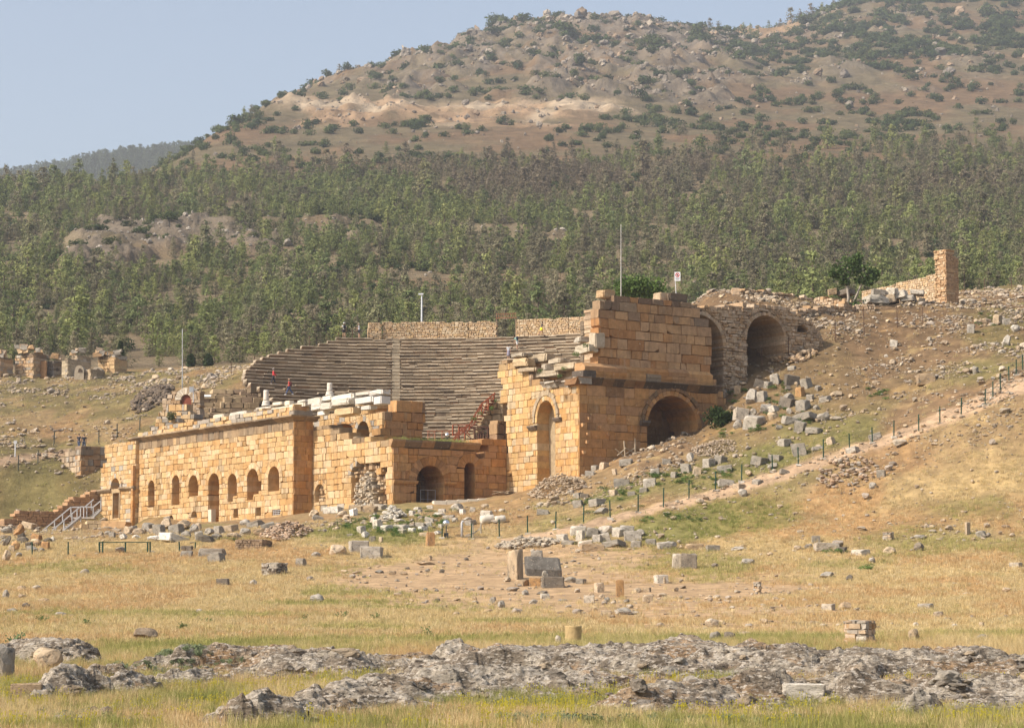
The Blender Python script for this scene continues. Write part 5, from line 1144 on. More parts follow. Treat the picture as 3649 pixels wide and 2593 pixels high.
def pine_variants(matname, n):
    out = []
    for i in range(n):
        h = 1.0; r_ = random.Random(500 + i); w_ = r_.uniform(.52, .86)
        out.append(quads_mesh('pine_tree', pine_pts(r_, h, w_, 560, r_.uniform(-.04, .04)), r_, .040, M[matname], (1, 1, 1), .6, .5, ([(0, 0, -.04), (0, 0, .3), (0, 0, .85)], [.024, .018, .006]), 1.0))
    return out
def shrub_variants(matname, n):
    return [quads_mesh('scrub_bush', dome_pts(random.Random(600 + i), 1.0, .62, 230, 6), random.Random(650 + i), .075, M[matname], (1, 1, 1), .4, .7, None, 1.3) for i in range(n)]
pines = pine_variants('needle', 7); shrubs = shrub_variants('needle', 5)
def far_collection(name, meshes):
    c = bpy.data.collections.new(name)           # source shapes for a 'stuff' object only; never linked to the scene
    for i, m in enumerate(meshes):
        o = bpy.data.objects.new(name, m); c.objects.link(o)
    return c
def scatter(name, P, scale, rotz, tint, coll, label, cat, tilt=None, nvar=1):
    """one 'stuff' object: a mass of little copies at the given points"""
    me = bpy.data.meshes.new(name); n = len(P); me.vertices.add(n); me.vertices.foreach_set('co', np.asarray(P, np.float32).ravel())
    a = me.attributes.new('sc', 'FLOAT_VECTOR', 'POINT'); a.data.foreach_set('vector', np.asarray(scale, np.float32).ravel())
    a = me.attributes.new('ro', 'FLOAT_VECTOR', 'POINT'); R = np.zeros((n, 3), np.float32); R[:, 2] = rotz
    if tilt is not None: R[:, :2] = tilt
    a.data.foreach_set('vector', R.ravel())
    a = me.attributes.new('tint', 'FLOAT_COLOR', 'POINT'); a.data.foreach_set('color', np.concatenate([np.asarray(tint), np.ones((n, 1))], 1).astype(np.float32).ravel())
    a = me.attributes.new('pick', 'INT', 'POINT'); a.data.foreach_set('value', np.random.RandomState(3).randint(0, nvar, n).astype(np.int32))
    o = bpy.data.objects.new(name, me); COL.objects.link(o)
    ng = bpy.data.node_groups.new(name, 'GeometryNodeTree'); ng.interface.new_socket('Geometry', in_out='INPUT', socket_type='NodeSocketGeometry'); ng.interface.new_socket('Geometry', in_out='OUTPUT', socket_type='NodeSocketGeometry')
    N, L = ng.nodes, ng.links; gi = N.new('NodeGroupInput'); go = N.new('NodeGroupOutput'); ip = N.new('GeometryNodeInstanceOnPoints'); ci = N.new('GeometryNodeCollectionInfo')
    ci.inputs['Collection'].default_value = coll; ci.inputs['Separate Children'].default_value = True; ci.inputs['Reset Children'].default_value = True
    def na(nm, ty):
        q = N.new('GeometryNodeInputNamedAttribute'); q.data_type = ty; q.inputs['Name'].default_value = nm; return q.outputs['Attribute']
    L.new(gi.outputs[0], ip.inputs['Points']); L.new(ci.outputs[0], ip.inputs['Instance']); ip.inputs['Pick Instance'].default_value = True
    L.new(na('pick', 'INT'), ip.inputs['Instance Index']); L.new(na('ro', 'FLOAT_VECTOR'), ip.inputs['Rotation']); L.new(na('sc', 'FLOAT_VECTOR'), ip.inputs['Scale']); L.new(ip.outputs[0], go.inputs[0])
    md = o.modifiers.new('scatter', 'NODES'); md.node_group = ng
    return tag(o, label, cat, kind='stuff')
SKY = [(0, 1318), (870, 1300), (1180, 1205), (1320, 1140), (2100, 1125), (2140, 1060), (2540, 1050), (2900, 1070), (3300, 1060), (3649, 1020)]
rn = np.random.RandomState(7)
N_ = 60000
yy = np.sqrt(rn.uniform(345 ** 2, 1000 ** 2, N_)); uu = rn.uniform(-.222, .222, N_); xx = uu * yy
r_, s_, f_, sh_ = hill_masks(xx, yy)
clump = .10 + 1.3 * sst(.40, .56, fbm(xx / 10, yy / 15, 131))
keep = rn.uniform(0, 1, N_) < f_ * .40 * clump
tx, ty = xx[keep], yy[keep]
# a few bigger trees above the forest edge and on the skyline
EXTRA = [(870, 395, 1180, 5.5), (895, 385, 1190, 5.0), (1210, 258, 1440, 6), (1235, 250, 1450, 5), (1268, 238, 1470, 5), (1655, 440, 1060, 4.5), (2530, 100, 1800, 12), (2560, 98, 1800, 11), (2650, 92, 1850, 11), (2675, 95, 1850, 10), (2700, 96, 1830, 9), (2740, 84, 1930, 8), (2780, 82, 1940, 9), (2818, 82, 1930, 16), (2890, 66, 1960, 14), (2970, 44, 2000, 10), (2930, 55, 1990, 12), (2850, 80, 1930, 12),
  (2345, 600, 900, 8.5), (2200, 560, 905, 7), (2500, 560, 915, 8), (2560, 545, 930, 9), (2680, 520, 960, 10), (2710, 560, 940, 9), (2790, 560, 940, 10), (2950, 540, 960, 11), (3120, 540, 950, 11), (3180, 560, 940, 10), (3300, 565, 940, 9), (3420, 570, 940, 9), (3540, 570, 940, 9), (2420, 470, 1040, 6), (2440, 455, 1050, 6), (3290, 470, 1050, 7), (3480, 470, 1060, 7), (540, 560, 2450, 14), (575, 550, 2500, 15)]
ex = np.array([(at(a, b, Y).x, Y, h) for a, b, Y, h in EXTRA])
th = 1.6 + 1.3 * sst(420, 880, ty) + rn.gamma(1.5, .95, len(ty)); th *= np.where(rn.uniform(0, 1, len(ty)) < .08, 1.35, 1)
tx = np.concatenate([tx, ex[:-2, 0]]); ty = np.concatenate([ty, ex[:-2, 1]]); th = np.concatenate([th, ex[:-2, 2]])
tz = hzv(tx, ty)
pal = np.array([(.215, .240, .092), (.165, .195, .080), (.250, .270, .098), (.225, .220, .115), (.270, .280, .105), (.220, .195, .12)])
idx = (sst(.32, .68, fbm(tx / 45, ty / 70, 141) * .55 + rn.uniform(0, 1, len(tx)) * .45) * 5.99).astype(int)
tc = pal[idx] * rn.uniform(.8, 1.2, (len(tx), 1))
brown = sst(.52, .66, fbm(tx / 70, ty / 50, 143)) * sst(640, 820, ty) * sst(600, 1200, CX + FOC * tx / ty)
tc = mixc(tc, (.22, .17, .12), np.clip(brown, 0, .75))
PXY = np.array([proj((a, b, c)) for a, b, c in zip(tx, ty, tz)])
sky_y = np.interp(PXY[:, 0], [a for a, b in SKY], [b for a, b in SKY]); hp = th * FOC / ty
vis = (PXY[:, 0] > 5) & (PXY[:, 0] < 3640) & (PXY[:, 1] - hp * .5 < sky_y) & (PXY[:, 1] > 30)
order = np.argsort(-np.where(vis, hp, 0)); ind = order[:290]; rest = order[290:]
def region(px):
    return 0 if px < 900 else (1 if px < 2150 else 2)
PL_LAB = ['young olive green pine in the wood above the ruined tombs', 'young pine in the wood above the long wall of the seating', 'young pine in the wood above the vaults and the wall remnant']
for i in ind:
    o = bpy.data.objects.new('pine_tree', rv.choice(pines)); COL.objects.link(o)
    o.location = (tx[i], ty[i], tz[i] - .1); o.rotation_euler = (0, 0, rv.uniform(0, 6.28)); sc = th[i]; o.scale = (sc * rv.uniform(.85, 1.2), sc * rv.uniform(.85, 1.2), sc); o.color = (*tc[i], 1)
    if PXY[i, 1] < 130 and PXY[i, 0] > 2400: lb = 'tall dark pine on the skyline saddle of the hill'
    else: lb = PL_LAB[region(PXY[i, 0])]
    tag(o, lb, 'tree', lb.replace('young ', '').replace('olive green ', '').replace('tall dark ', '').replace('pine ', 'pines '))
far_p = far_collection('pine_tree', pine_variants('needle_far', 6)); far_s = far_collection('scrub_bush', shrub_variants('needle_far', 5))
sc = th[rest]; scatter('pine_forest', np.stack([tx[rest], ty[rest], tz[rest] - .1], -1), np.stack([sc * rn.uniform(.85, 1.25, len(rest)), sc * rn.uniform(.85, 1.25, len(rest)), sc], -1), rn.uniform(0, 6.28, len(rest)), tc[rest], far_p, 'dense young pine wood covering the foot of the hill', 'forest', nvar=6)
# far ridge wood
n = 2600; fy = rn.uniform(2450, 2930, n); fu = rn.uniform(-.24, -.12, n); fx = fu * fy
fz = np.array([float(np.interp(u, fU, _cr)) for u in fu]) * (1 - ((fy - 2900) / 900) ** 2) - 3
hh_ = rn.uniform(9, 20, n); scatter('ridge_wood', np.stack([fx, fy, fz], -1), np.stack([hh_, hh_, hh_], -1), rn.uniform(0, 6.28, n), np.array([(.10, .12, .06)]) * rn.uniform(.8, 1.2, (n, 1)), far_p, 'wooded crest of the distant ridge', 'forest', nvar=6)
# scrub bushes on hill
N_ = 42000
yy = np.sqrt(rn.uniform(400 ** 2, 2250 ** 2, N_)); uu = rn.uniform(-.222, .222, N_); xx = uu * yy
r_, s_, f_, sh_ = hill_masks(xx, yy)
cl = sst(.45, .66, fbm(xx / 20, yy / 34, 151))
dens = np.where(yy < 880, .62 * (1 - .45 * f_) * (.20 + cl), sh_ * (.06 + .95 * cl) * .62 + .035) * (1 - .93 * s_)
keep = rn.uniform(0, 1, N_) < dens
sx, sy = xx[keep], yy[keep]; sz = hzv(sx, sy)
sw_ = np.where(sy < 880, 1.6 + rn.gamma(1.6, .8, len(sx)), 3.4 + rn.gamma(2.2, 1.25, len(sx)) * sst(800, 1700, sy) + 1.2)
PXY2 = np.array([proj((a, b, c)) for a, b, c in zip(sx, sy, sz)])
hp = sw_ * FOC / sy; sky_y = np.interp(PXY2[:, 0], [a for a, b in SKY], [b for a, b in SKY])
vis = (PXY2[:, 0] > 5) & (PXY2[:, 0] < 3640) & (PXY2[:, 1] - hp * .3 < sky_y) & (PXY2[:, 1] > 0) & (sy > 520)
sc_ = np.array([(.075, .10, .036), (.09, .115, .042), (.065, .09, .036), (.11, .125, .048)])[rn.randint(0, 4, len(sx))] * rn.uniform(.8, 1.2, (len(sx), 1))
order = np.argsort(-np.where(vis, hp, 0)); ind = order[:280]; rest = order[280:]
SL = ['dark round scrub bush on the rocky top of the hill', 'dark scrub bush on the brown right shoulder of the hill', 'dark scrub bush on the left flank of the hill', 'dark low bush among the grey stones in the wood clearing']
for i in ind:
    o = bpy.data.objects.new('scrub_bush', rv.choice(shrubs)); COL.objects.link(o)
    o.location = (sx[i], sy[i], sz[i] - .15); o.rotation_euler = (0, 0, rv.uniform(0, 6.28)); s = sw_[i]; o.scale = (s * rv.uniform(.9, 1.5), s, s * rv.uniform(.8, 1.15)); o.color = (*sc_[i], 1)
    px, py = PXY2[i]; lb = SL[3] if sy[i] < 880 else (SL[2] if px < 1350 else (SL[1] if px > 2650 else SL[0])); tag(o, lb, 'bush', lb.replace('bush ', 'bushes '))
s = sw_[rest]; scatter('hill_scrub', np.stack([sx[rest], sy[rest], sz[rest] - .15], -1), np.stack([s * rn.uniform(.9, 1.5, len(rest)), s, s * rn.uniform(.8, 1.15, len(rest))], -1), rn.uniform(0, 6.28, len(rest)), sc_[rest], far_s, 'small dark scrub dotted over the hillside', 'scrub', nvar=5)

# ------------------------------------------------------------------ grass
def tuft(seed, nb, h, spread, wd, bend, heads=0):
    r_ = random.Random(seed); mb = MB()
    for k in range(nb):
        a = r_.uniform(0, 6.28); ro = spread * math.sqrt(r_.random()); x, y = ro * math.cos(a), ro * math.sin(a); hh = h * r_.uniform(.55, 1.15); b = bend * r_.uniform(.2, 1) * hh; d = r_.uniform(0, 6.28); dx, dy = math.cos(d) * b, math.sin(d) * b
        f = r_.uniform(0, 3.14); wx, wy = math.cos(f) * wd / 2, math.sin(f) * wd / 2
        mb.add([(x - wx, y - wy, -.03), (x + wx, y + wy, -.03), (x + wx * .7 + dx * .4, y + wy * .7 + dy * .4, hh * .6), (x - wx * .7 + dx * .4, y - wy * .7 + dy * .4, hh * .6), (x + dx, y + dy, hh)], [(0, 1, 2, 3), (3, 2, 4)])
        if heads and r_.random() < heads:
            mb.add([(x + dx * .75 - wx * 1.3, y + dy * .75, hh * .85), (x + dx * .75 + wx * 1.3, y + dy * .75, hh * .85), (x + dx * 1.15, y + dy * 1.15, hh * 1.12)], [(0, 1, 2)])
    return mb.mesh('grass_tuft', M['grass'])
near_t = far_collection('grass_tuft', [tuft(700 + i, 16, .30, .16, .010, .5, .4) for i in range(6)])
far_t = far_collection('grass_tuft', [tuft(720 + i, 16, .30, .28, .028, .5, .4) for i in range(6)])
def grass_cols(x, y, g, n):
    gold = np.array((.57, .44, .22)); pale = np.array((.64, .53, .31)); orange = np.array((.54, .37, .18)); green = np.array((.25, .26, .075)); olive = np.array((.42, .37, .14))
    t = fbm(x / 5, y / 9, 41); c = mixc(np.broadcast_to(gold, (n, 3)), orange, sst(.42, .62, t)); c = mixc(c, pale, (rn.uniform(0, 1, n) < .3) * .8)
    gg = np.clip(g + rn.normal(0, .16, n), 0, 1); c = mixc(c, olive, sst(.2, .5, gg)); c = mixc(c, green, sst(.5, .85, gg)); return c * rn.uniform(.8, 1.2, (n, 1))
def lawn(name, y0, y1, dens, coll, label, hmul, patch=.5):
    n = int(.44 * (y1 ** 2 - y0 ** 2) / 2 * dens); y = np.sqrt(rn.uniform(y0 ** 2, y1 ** 2, n)); x = rn.uniform(-.22, .22, n) * y
    g, b, p, s = ground_masks(x, y); k = (1 - .985 * b) * (1 - .97 * p) * (1 - .75 * s) * (1 - patch + patch * 1.6 * fbm(x / 2.2, y / 3, 161))
    if name == 'grass': k = k * (1 - .93 * sst(.15, .45, outcrop_mask(x, y)))
    px = CX + FOC * x / y
    k = k * np.where((y > 205) & (y < 262) & (px > 400) & (px < 2700), 0, 1)
    q = rn.uniform(0, 1, n) < k; x, y, g = x[q], y[q], g[q]; n = len(x); z = gzv(x, y); h = hmul * rn.uniform(.5, 1.3, n) * (1 + .5 * (fbm(x / 4, y / 5, 171) - .5))
    w_ = hmul * rn.uniform(.8, 1.3, n); scatter(name, np.stack([x, y, z], -1), np.stack([w_, w_, h], -1), rn.uniform(0, 6.28, n), grass_cols(x, y, g, n), coll, label, 'grass', nvar=6)
OC = [([(380, 2412), (620, 2395), (800, 2375), (1100, 2390), (1500, 2390), (1900, 2398), (2250, 2385), (2600, 2390), (3000, 2405), (3700, 2400)], [1.4, 1.4, 3.0, 3.8, 4.6, 5.4, 6.6, 6.6, 6.2, 6.6], .50),
      ([(860, 2592), (1150, 2550), (1400, 2495), (1700, 2460), (2150, 2455)], [.9, 1.7, 2.3, 3.2, 3.0], .42),
      ([(2280, 2545), (2700, 2505), (3100, 2500), (3700, 2505)], [1.4, 3.2, 4.2, 4.4], .45),
      ([(110, 2500), (420, 2468), (560, 2445), (720, 2425)], [.7, .9, 1.2, 1.0], .42),
      ([(60, 2350), (190, 2352)], [1.3, 2.0], .62), ([(0, 2588), (300, 2580), (520, 2592)], [.4, .6, .4], .3), ([(3250, 2560), (3700, 2545)], [.5, .9], .3)]
OC = [([hit(*p) for p in P], W_, h) for P, W_, h in OC]
def outcrop_mask(x, y):
    n = fbm(x / 1.6, y / 1.1, 181) - .5; n2 = fbm(x / .5, y / .4, 183) - .5; best = np.full(np.shape(x), -1.0)
    n3 = sst(.50, .64, fbm(x / 2.6, y / 1.3, 185))
    for P, W_, h in OC: best = np.maximum(best, (1 - path_dist(x, y, P, W_) + n * 1.25 + n2 * .4 - .75 * n3) * h)
    return best
oy = np.arange(37, 82, .045); ou = np.linspace(-.245, .245, 1000)
oX = ou[None, :] * oy[:, None]; oYY = np.repeat(oy[:, None], len(ou), 1)
om = outcrop_mask(oX, oYY)
strat = om * 1.25; st_ = .13; q_ = strat / st_ + .9 * fbm(oX / .9, oYY / .7, 191); lay_ = (np.floor(q_) + sst(.55, 1, q_ - np.floor(q_))) * st_ - .45 * st_; strat = .35 * strat + .65 * lay_
oZ = gzv(oX, oYY) - .10 + np.minimum(strat, .62) + ((ridged(oX / .8, oYY / .6, 193, 4) - .55) * .30 + (fbm(oX / .14, oYY / .12, 198, 2) - .5) * .07) * sst(0, .15, om) + (fbm(oX / 1.8, oYY / 1.5, 195) - .5) * .3 * sst(.05, .3, om)
oZ = np.where(om < 0, gzv(oX, oYY) - .35, oZ)
t1 = fbm(oX / .55, oYY / .45, 197); t2 = fbm(oX / 2.1, oYY / 1.7, 199)
c = mixc(np.broadcast_to((.26, .21, .155), oX.shape + (3,)), (.45, .385, .30), sst(.42, .58, t1)); c = mixc(c, (.34, .22, .12), sst(.52, .66, t2) * .8); c = mixc(c, (.30, .21, .12), (1 - sst(.02, .10, om)) * .7)
roc = grid_obj('rock_outcrop', oX, oYY, oZ, c, M['outcrop'], smooth=False)
bm = bmesh.new(); bm.from_mesh(roc.data); bm.verts.ensure_lookup_table(); flat = (om < -.06).ravel(); bmesh.ops.delete(bm, geom=[v for v in bm.verts if flat[v.index]], context='VERTS'); bm.to_mesh(roc.data); bm.free()
tag(roc, 'pitted grey limestone outcrop crossing the foreground', 'rock outcrop', kind='structure')
c_ = 0
def rz_out(x, y):
    m = outcrop_mask(np.array([x]), np.array([y]))[0]; return gz(x, y) + (max(0, min(m * 1.25, .6)) - .08 if m > .02 else 0)
lawn('grass', 36, 80, 34, near_t, 'green and straw grass of the foreground', .66, .95)
lawn('dry_grass', 80, 135, 15, far_t, 'straw coloured dry grass of the middle field', .62, .8)
lawn('field_grass', 135, 205, 8, far_t, 'golden dry grass of the far field', .72, .8)
lawn('slope_grass', 205, 330, 1.6, far_t, 'thin dry grass on the upper slopes', .85, .9)
# ------------------------------------------------------------------ stones
from mathutils import noise as mnoise
def stone_mesh(kind, seed, name):
    r_ = random.Random(seed); bm = bmesh.new()
    if kind == 'block':
        bmesh.ops.create_cube(bm, size=1)
        for v in bm.verts: v.co += Vector((r_.uniform(-.06, .06), r_.uniform(-.06, .06), r_.uniform(-.06, .06)))
        if r_.random() < .7:                       # a broken corner
            k = Vector((r_.choice((-1, 1)), r_.choice((-1, 1)), 1)).normalized()
            bmesh.ops.bisect_plane(bm, geom=bm.verts[:] + bm.edges[:] + bm.faces[:], plane_co=k * r_.uniform(.52, .68), plane_no=k, clear_outer=True); bmesh.ops.holes_fill(bm, edges=bm.edges[:])
        bmesh.ops.triangulate(bm, faces=[f for f in bm.faces if len(f.verts) > 4])
        bmesh.ops.bevel(bm, geom=bm.edges[:], offset=.045, segments=1, affect='EDGES'); amp = .035
        bmesh.ops.subdivide_edges(bm, edges=[e for e in bm.edges if e.calc_length() > .35], cuts=2, use_grid_fill=True)
    else:
        bmesh.ops.create_icosphere(bm, subdivisions=3, radius=.55); amp = .08 if kind == 'boulder' else .17
        for _ in range(9):
            k = Vector((r_.gauss(0, 1), r_.gauss(0, 1), r_.gauss(0, .8))).normalized(); d = r_.uniform(.30, .46)
            for v in bm.verts:
                e = v.co.dot(k) - d
                if e > 0: v.co -= k * e * .92
    off = Vector((seed * 1.7, seed * .37, seed * 2.1))
    for v in bm.verts: v.co += mnoise.noise_vector(v.co * 2.2 + off) * amp + mnoise.noise_vector(v.co * 6 + off) * amp * .5
    zmin = min(v.co.z for v in bm.verts); zmax = max(v.co.z for v in bm.verts); xs = [v.co.x for v in bm.verts]; ys = [v.co.y for v in bm.verts]
    for v in bm.verts: v.co = Vector(((v.co.x - (max(xs) + min(xs)) / 2) / (max(xs) - min(xs)), (v.co.y - (max(ys) + min(ys)) / 2) / (max(ys) - min(ys)), (v.co.z - zmin) / (zmax - zmin)))
    me = bpy.data.meshes.new(name); bm.to_mesh(me); bm.free()
    ca = me.color_attributes.new('tint', 'FLOAT_COLOR', 'POINT'); ca.data.foreach_set('color', [1.0] * 4 * len(me.vertices))
    me.materials.append(M['greystone']); return me
SM = {'block': [stone_mesh('block', 800 + i, 'stone_block') for i in range(9)], 'boulder': [stone_mesh('boulder', 830 + i, 'boulder') for i in range(9)]}
SC = {'grey': [(.34, .30, .245), (.29, .255, .205), (.39, .345, .285)], 'pale': [(.52, .46, .37), (.56, .50, .41), (.48, .41, .32)], 'tan': [(.46, .35, .23), (.43, .31, .19), (.49, .38, .26)],
      'dark': [(.19, .16, .125), (.23, .19, .145), (.155, .13, .10)], 'orange': [(.46, .27, .12), (.42, .24, .11), (.38, .25, .14)], 'white': [(.66, .61, .53), (.62, .57, .48)]}
rst = random.Random(99); STONES = []
def stone(x0, x1, y0, y1, kind='block', col='grey', label=None, group=None, cat=None, yaw=None, depth=None, tilt=.0, Y=None, var=None, lift=0, outc=False, name=None):
    """a stone measured on the photo (left, right, top, foot), set on the ground where its foot stands"""
    cx = (x0 + x1) / 2; p = hit(cx, y1) if Y is None else at(cx, y1, Y)
    if outc: p.z = rz_out(p.x, p.y)
    k = (p.y * cT + p.z * sT) / FOC; w_ = (x1 - x0) * k; h = (y1 - y0) * k
    d = (depth or rst.uniform(.65, 1.0)) * max(w_, h * .8); d = min(d, w_ * 1.5)
    if yaw is None: yaw = rst.uniform(-.85, .25)
    ext = abs(math.cos(yaw)) * w_ + abs(math.sin(yaw)) * d
    o = bpy.data.objects.new(name or ('stone_block' if kind == 'block' else 'boulder'), SM[kind][rst.randrange(9) if var is None else var]); COL.objects.link(o)
    o.location = (p.x, p.y + d * .35, p.z - h * .16 + lift); o.scale = (w_ * w_ / ext, d, h * 1.16)
    o.rotation_euler = (rst.uniform(-tilt, tilt) * .6, rst.uniform(-tilt, tilt), yaw)
    f_ = rst.uniform(.85, 1.12); o.color = (*[c * f_ for c in rst.choice(SC[col])], 1)
    tag(o, label, cat or ('block' if kind == 'block' else 'boulder'), group)
    STONES.append((o, cx, y1)); return o
ORD = ['first', 'second', 'third', 'fourth', 'fifth', 'sixth', 'seventh', 'eighth', 'ninth', 'tenth', 'eleventh', 'twelfth', 'thirteenth', 'fourteenth', 'fifteenth']
def label_set(items, where, group):
    """label each stone by size, colour and shape; where several agree, by its turn from the left"""
    from collections import defaultdict
    D_ = defaultdict(list)
    areas = sorted(i[1] for i in items); a1, a2 = areas[len(areas) // 3], areas[2 * len(areas) // 3]
    for o, ar, px, col, kind in items:
        size = 'small' if ar < a1 else ('mid sized' if ar < a2 else 'large')
        D_[f"{size} {col} {'squared block' if kind == 'block' else 'rounded stone'}"].append((px, o))
    for k, L in D_.items():
        L.sort(key=lambda t: t[0])
        for i, (px, o) in enumerate(L):
            pre = '' if len(L) == 1 else (ORD[i] + ' ' if i < len(ORD) else 'last ')
            o['label'] = f"{pre}{k} from left {where}" if pre else f"{k} {where}"; o['group'] = group
def many(lst, where, group, kindp=.75, cols=('grey',), tilt=.12, **kw):
    it = []
    for q in lst:
        x0, x1, y0, y1 = q[:4]; c = q[4] if len(q) > 4 else rst.choice(cols); k = q[5] if len(q) > 5 else ('block' if rst.random() < kindp else 'boulder')
        o = stone(x0, x1, y0, y1, k, c, 'x', group, tilt=tilt, **kw); it.append((o, (x1 - x0) * (y1 - y0), (x0 + x1) / 2, {'grey': 'grey', 'pale': 'buff', 'tan': 'tan', 'dark': 'dark', 'orange': 'orange', 'white': 'whitish'}[c], k))
    label_set(it, where, group)
def zone(n, poly, smin, smax, rng, asp=(.45, .85)):
    out = []; ys = [p[1] for p in poly]; xs = [p[0] for p in poly]
    while len(out) < n:
        x, y = rng.uniform(min(xs), max(xs)), rng.uniform(min(ys), max(ys)); ins = False
        for i in range(len(poly)):
            (a, b), (c, d) = poly[i], poly[i - 1]
            if (b > y) != (d > y) and x < (c - a) * (y - b) / (d - b) + a: ins = not ins
        if not ins: continue
        s = smin + (smax - smin) * rng.random() ** 2; out.append((x - s / 2, x + s / 2, y - s * rng.uniform(*asp), y))
    return out
q6 = lambda x0, x1, y0, y1, *r: (2500 + .5026 * x0, 2500 + .5026 * x1, 850 + .5026 * y0, 850 + .5026 * y1) + r
# the big tumble right of the wide arch
many([q6(*a) for a in ((130, 220, 1050, 1110), (225, 285, 1045, 1110, 'tan'), (310, 420, 1060, 1170), (385, 480, 1085, 1160), (490, 570, 955, 1030), (580, 690, 965, 1040, 'dark'), (715, 800, 985, 1060), (665, 740, 1050, 1120, 'orange'), (565, 665, 1095, 1155), (840, 930, 1120, 1160), (910, 1010, 1075, 1118, 'tan'), (540, 660, 1125, 1200, 'dark'), (385, 540, 1165, 1240), (670, 780, 1145, 1225), (335, 400, 1205, 1255), (220, 335, 1205, 1290, 'pale'), (285, 460, 1250, 1345), (460, 540, 1230, 1285, 'tan'), (225, 310, 1285, 1350), (565, 690, 1260, 1315), (655, 840, 1240, 1300), (830, 930, 1230, 1295), (650, 740, 1295, 1370), (735, 875, 1340, 1385), (510, 590, 1315, 1355), (540, 640, 1415, 1470), (890, 960, 1410, 1465, 'tan'), (650, 760, 1450, 1540), (780, 870, 1480, 1505), (1030, 1130, 1478, 1520), (1195, 1290, 1385, 1430), (360, 440, 1000, 1060, 'dark'), (440, 500, 1010, 1060), (590, 640, 1040, 1080, 'dark'), (800, 850, 1040, 1075), (740, 800, 1110, 1150), (780, 840, 1180, 1220), (480, 560, 1190, 1235, 'pale'), (600, 660, 1200, 1245))],
     'in tumble right of wide arch', 'tumbled blocks right of the wide arch', .8, ('grey',), .35)
# below the tower, above the path
q4 = lambda x0, x1, y0, y1, *r: (1900 + .765 * x0, 1900 + .765 * x1, 1500 + .765 * y0, 1500 + .765 * y1) + r
many([q4(*a) for a in ((1012, 1097, 165, 205), (1095, 1168, 158, 188), (855, 935, 208, 242), (860, 940, 272, 305), (372, 455, 268, 308), (510, 580, 265, 305), (545, 595, 220, 255), (690, 745, 195, 240), (740, 780, 215, 252, 'tan'), (715, 755, 145, 190), (790, 850, 175, 215), (840, 900, 160, 195), (400, 470, 178, 210), (305, 350, 192, 225, 'tan'), (270, 310, 205, 230), (240, 290, 232, 256), (370, 395, 222, 250, 'tan'), (640, 680, 240, 268), (1090, 1150, 195, 225), (1145, 1195, 225, 248), (1020, 1070, 272, 296), (275, 360, 400, 435), (262, 340, 362, 395), (185, 240, 368, 402), (15, 75, 415, 440), (188, 240, 335, 362), (355, 395, 322, 350, 'tan'), (155, 190, 320, 345), (490, 540, 310, 335), (440, 480, 325, 345), (930, 990, 292, 318, 'tan'), (215, 260, 340, 360, 'dark'), (600, 640, 180, 205))],
     'on slope below tower', 'blocks on the slope below the tower', .75, ('grey',), .2)
# buff heap beyond the path end
many([(1987, 2030, 1900, 1932), (2030, 2090, 1872, 1905), (2050, 2085, 1890, 1928), (2085, 2130, 1880, 1915, 'grey'), (2128, 2200, 1870, 1905), (2130, 2180, 1900, 1932), (2180, 2225, 1880, 1912), (2205, 2260, 1872, 1900, 'grey'), (2225, 2290, 1893, 1930, 'grey'), (2262, 2305, 1885, 1912, 'grey'), (2110, 2150, 1905, 1932, 'grey'), (2060, 2115, 1925, 1945), (2065, 2160, 1938, 1962, 'tan'), (2000, 2060, 1925, 1940, 'grey'), (2245, 2290, 1925, 1950, 'grey'), (2300, 2340, 1920, 1945, 'grey'), (2340, 2400, 1930, 1955, 'grey'), (2150, 2235, 1930, 1950, 'grey')],
     'in heap by path end', 'heap of blocks by the path end', .9, ('pale',), .25)
# white and buff pieces below the stage wall
q3 = lambda x0, x1, y0, y1, *r: (1000 + .4002 * x0, 1000 + .4002 * x1, 1300 + .4002 * y0, 1300 + .4002 * y1) + r
many([q3(*a) for a in ((440, 555, 1262, 1318, 'white'), (620, 700, 1268, 1312), (730, 770, 1225, 1268, 'white'), (800, 850, 1350, 1415), (820, 910, 1375, 1460), (680, 760, 1430, 1495), (715, 795, 1480, 1540, 'white'), (580, 650, 1508, 1528), (890, 1000, 1425, 1480), (1005, 1145, 1418, 1462), (1030, 1125, 1465, 1505), (1130, 1205, 1448, 1490), (1195, 1290, 1405, 1450), (1290, 1350, 1400, 1440), (1225, 1305, 1440, 1480), (1000, 1115, 1370, 1405), (1275, 1365, 1355, 1405), (1340, 1480, 1310, 1345), (1400, 1475, 1280, 1320), (1515, 1640, 1230, 1310), (1515, 1590, 1360, 1405), (1600, 1710, 1355, 1400), (1640, 1745, 1385, 1430, 'grey'), (1770, 1895, 1295, 1370), (1140, 1200, 1295, 1340), (1220, 1265, 1285, 1320, 'grey'), (910, 965, 1345, 1375, 'grey'), (1440, 1560, 1335, 1375), (1680, 1730, 1270, 1320), (1590, 1650, 1280, 1330), (1180, 1260, 1270, 1290), (1300, 1360, 1250, 1280), (1360, 1440, 1480, 1515), (1230, 1330, 1490, 1530, 'tan'), (790, 850, 1525, 1575, 'grey'), (870, 915, 1530, 1580, 'tan'), (820, 860, 1320, 1350, 'white'), (1400, 1450, 1420, 1450))],
     'among marbles below door wall', 'marble pieces laid out below the door wall', .85, ('pale', 'pale', 'white'), .12)
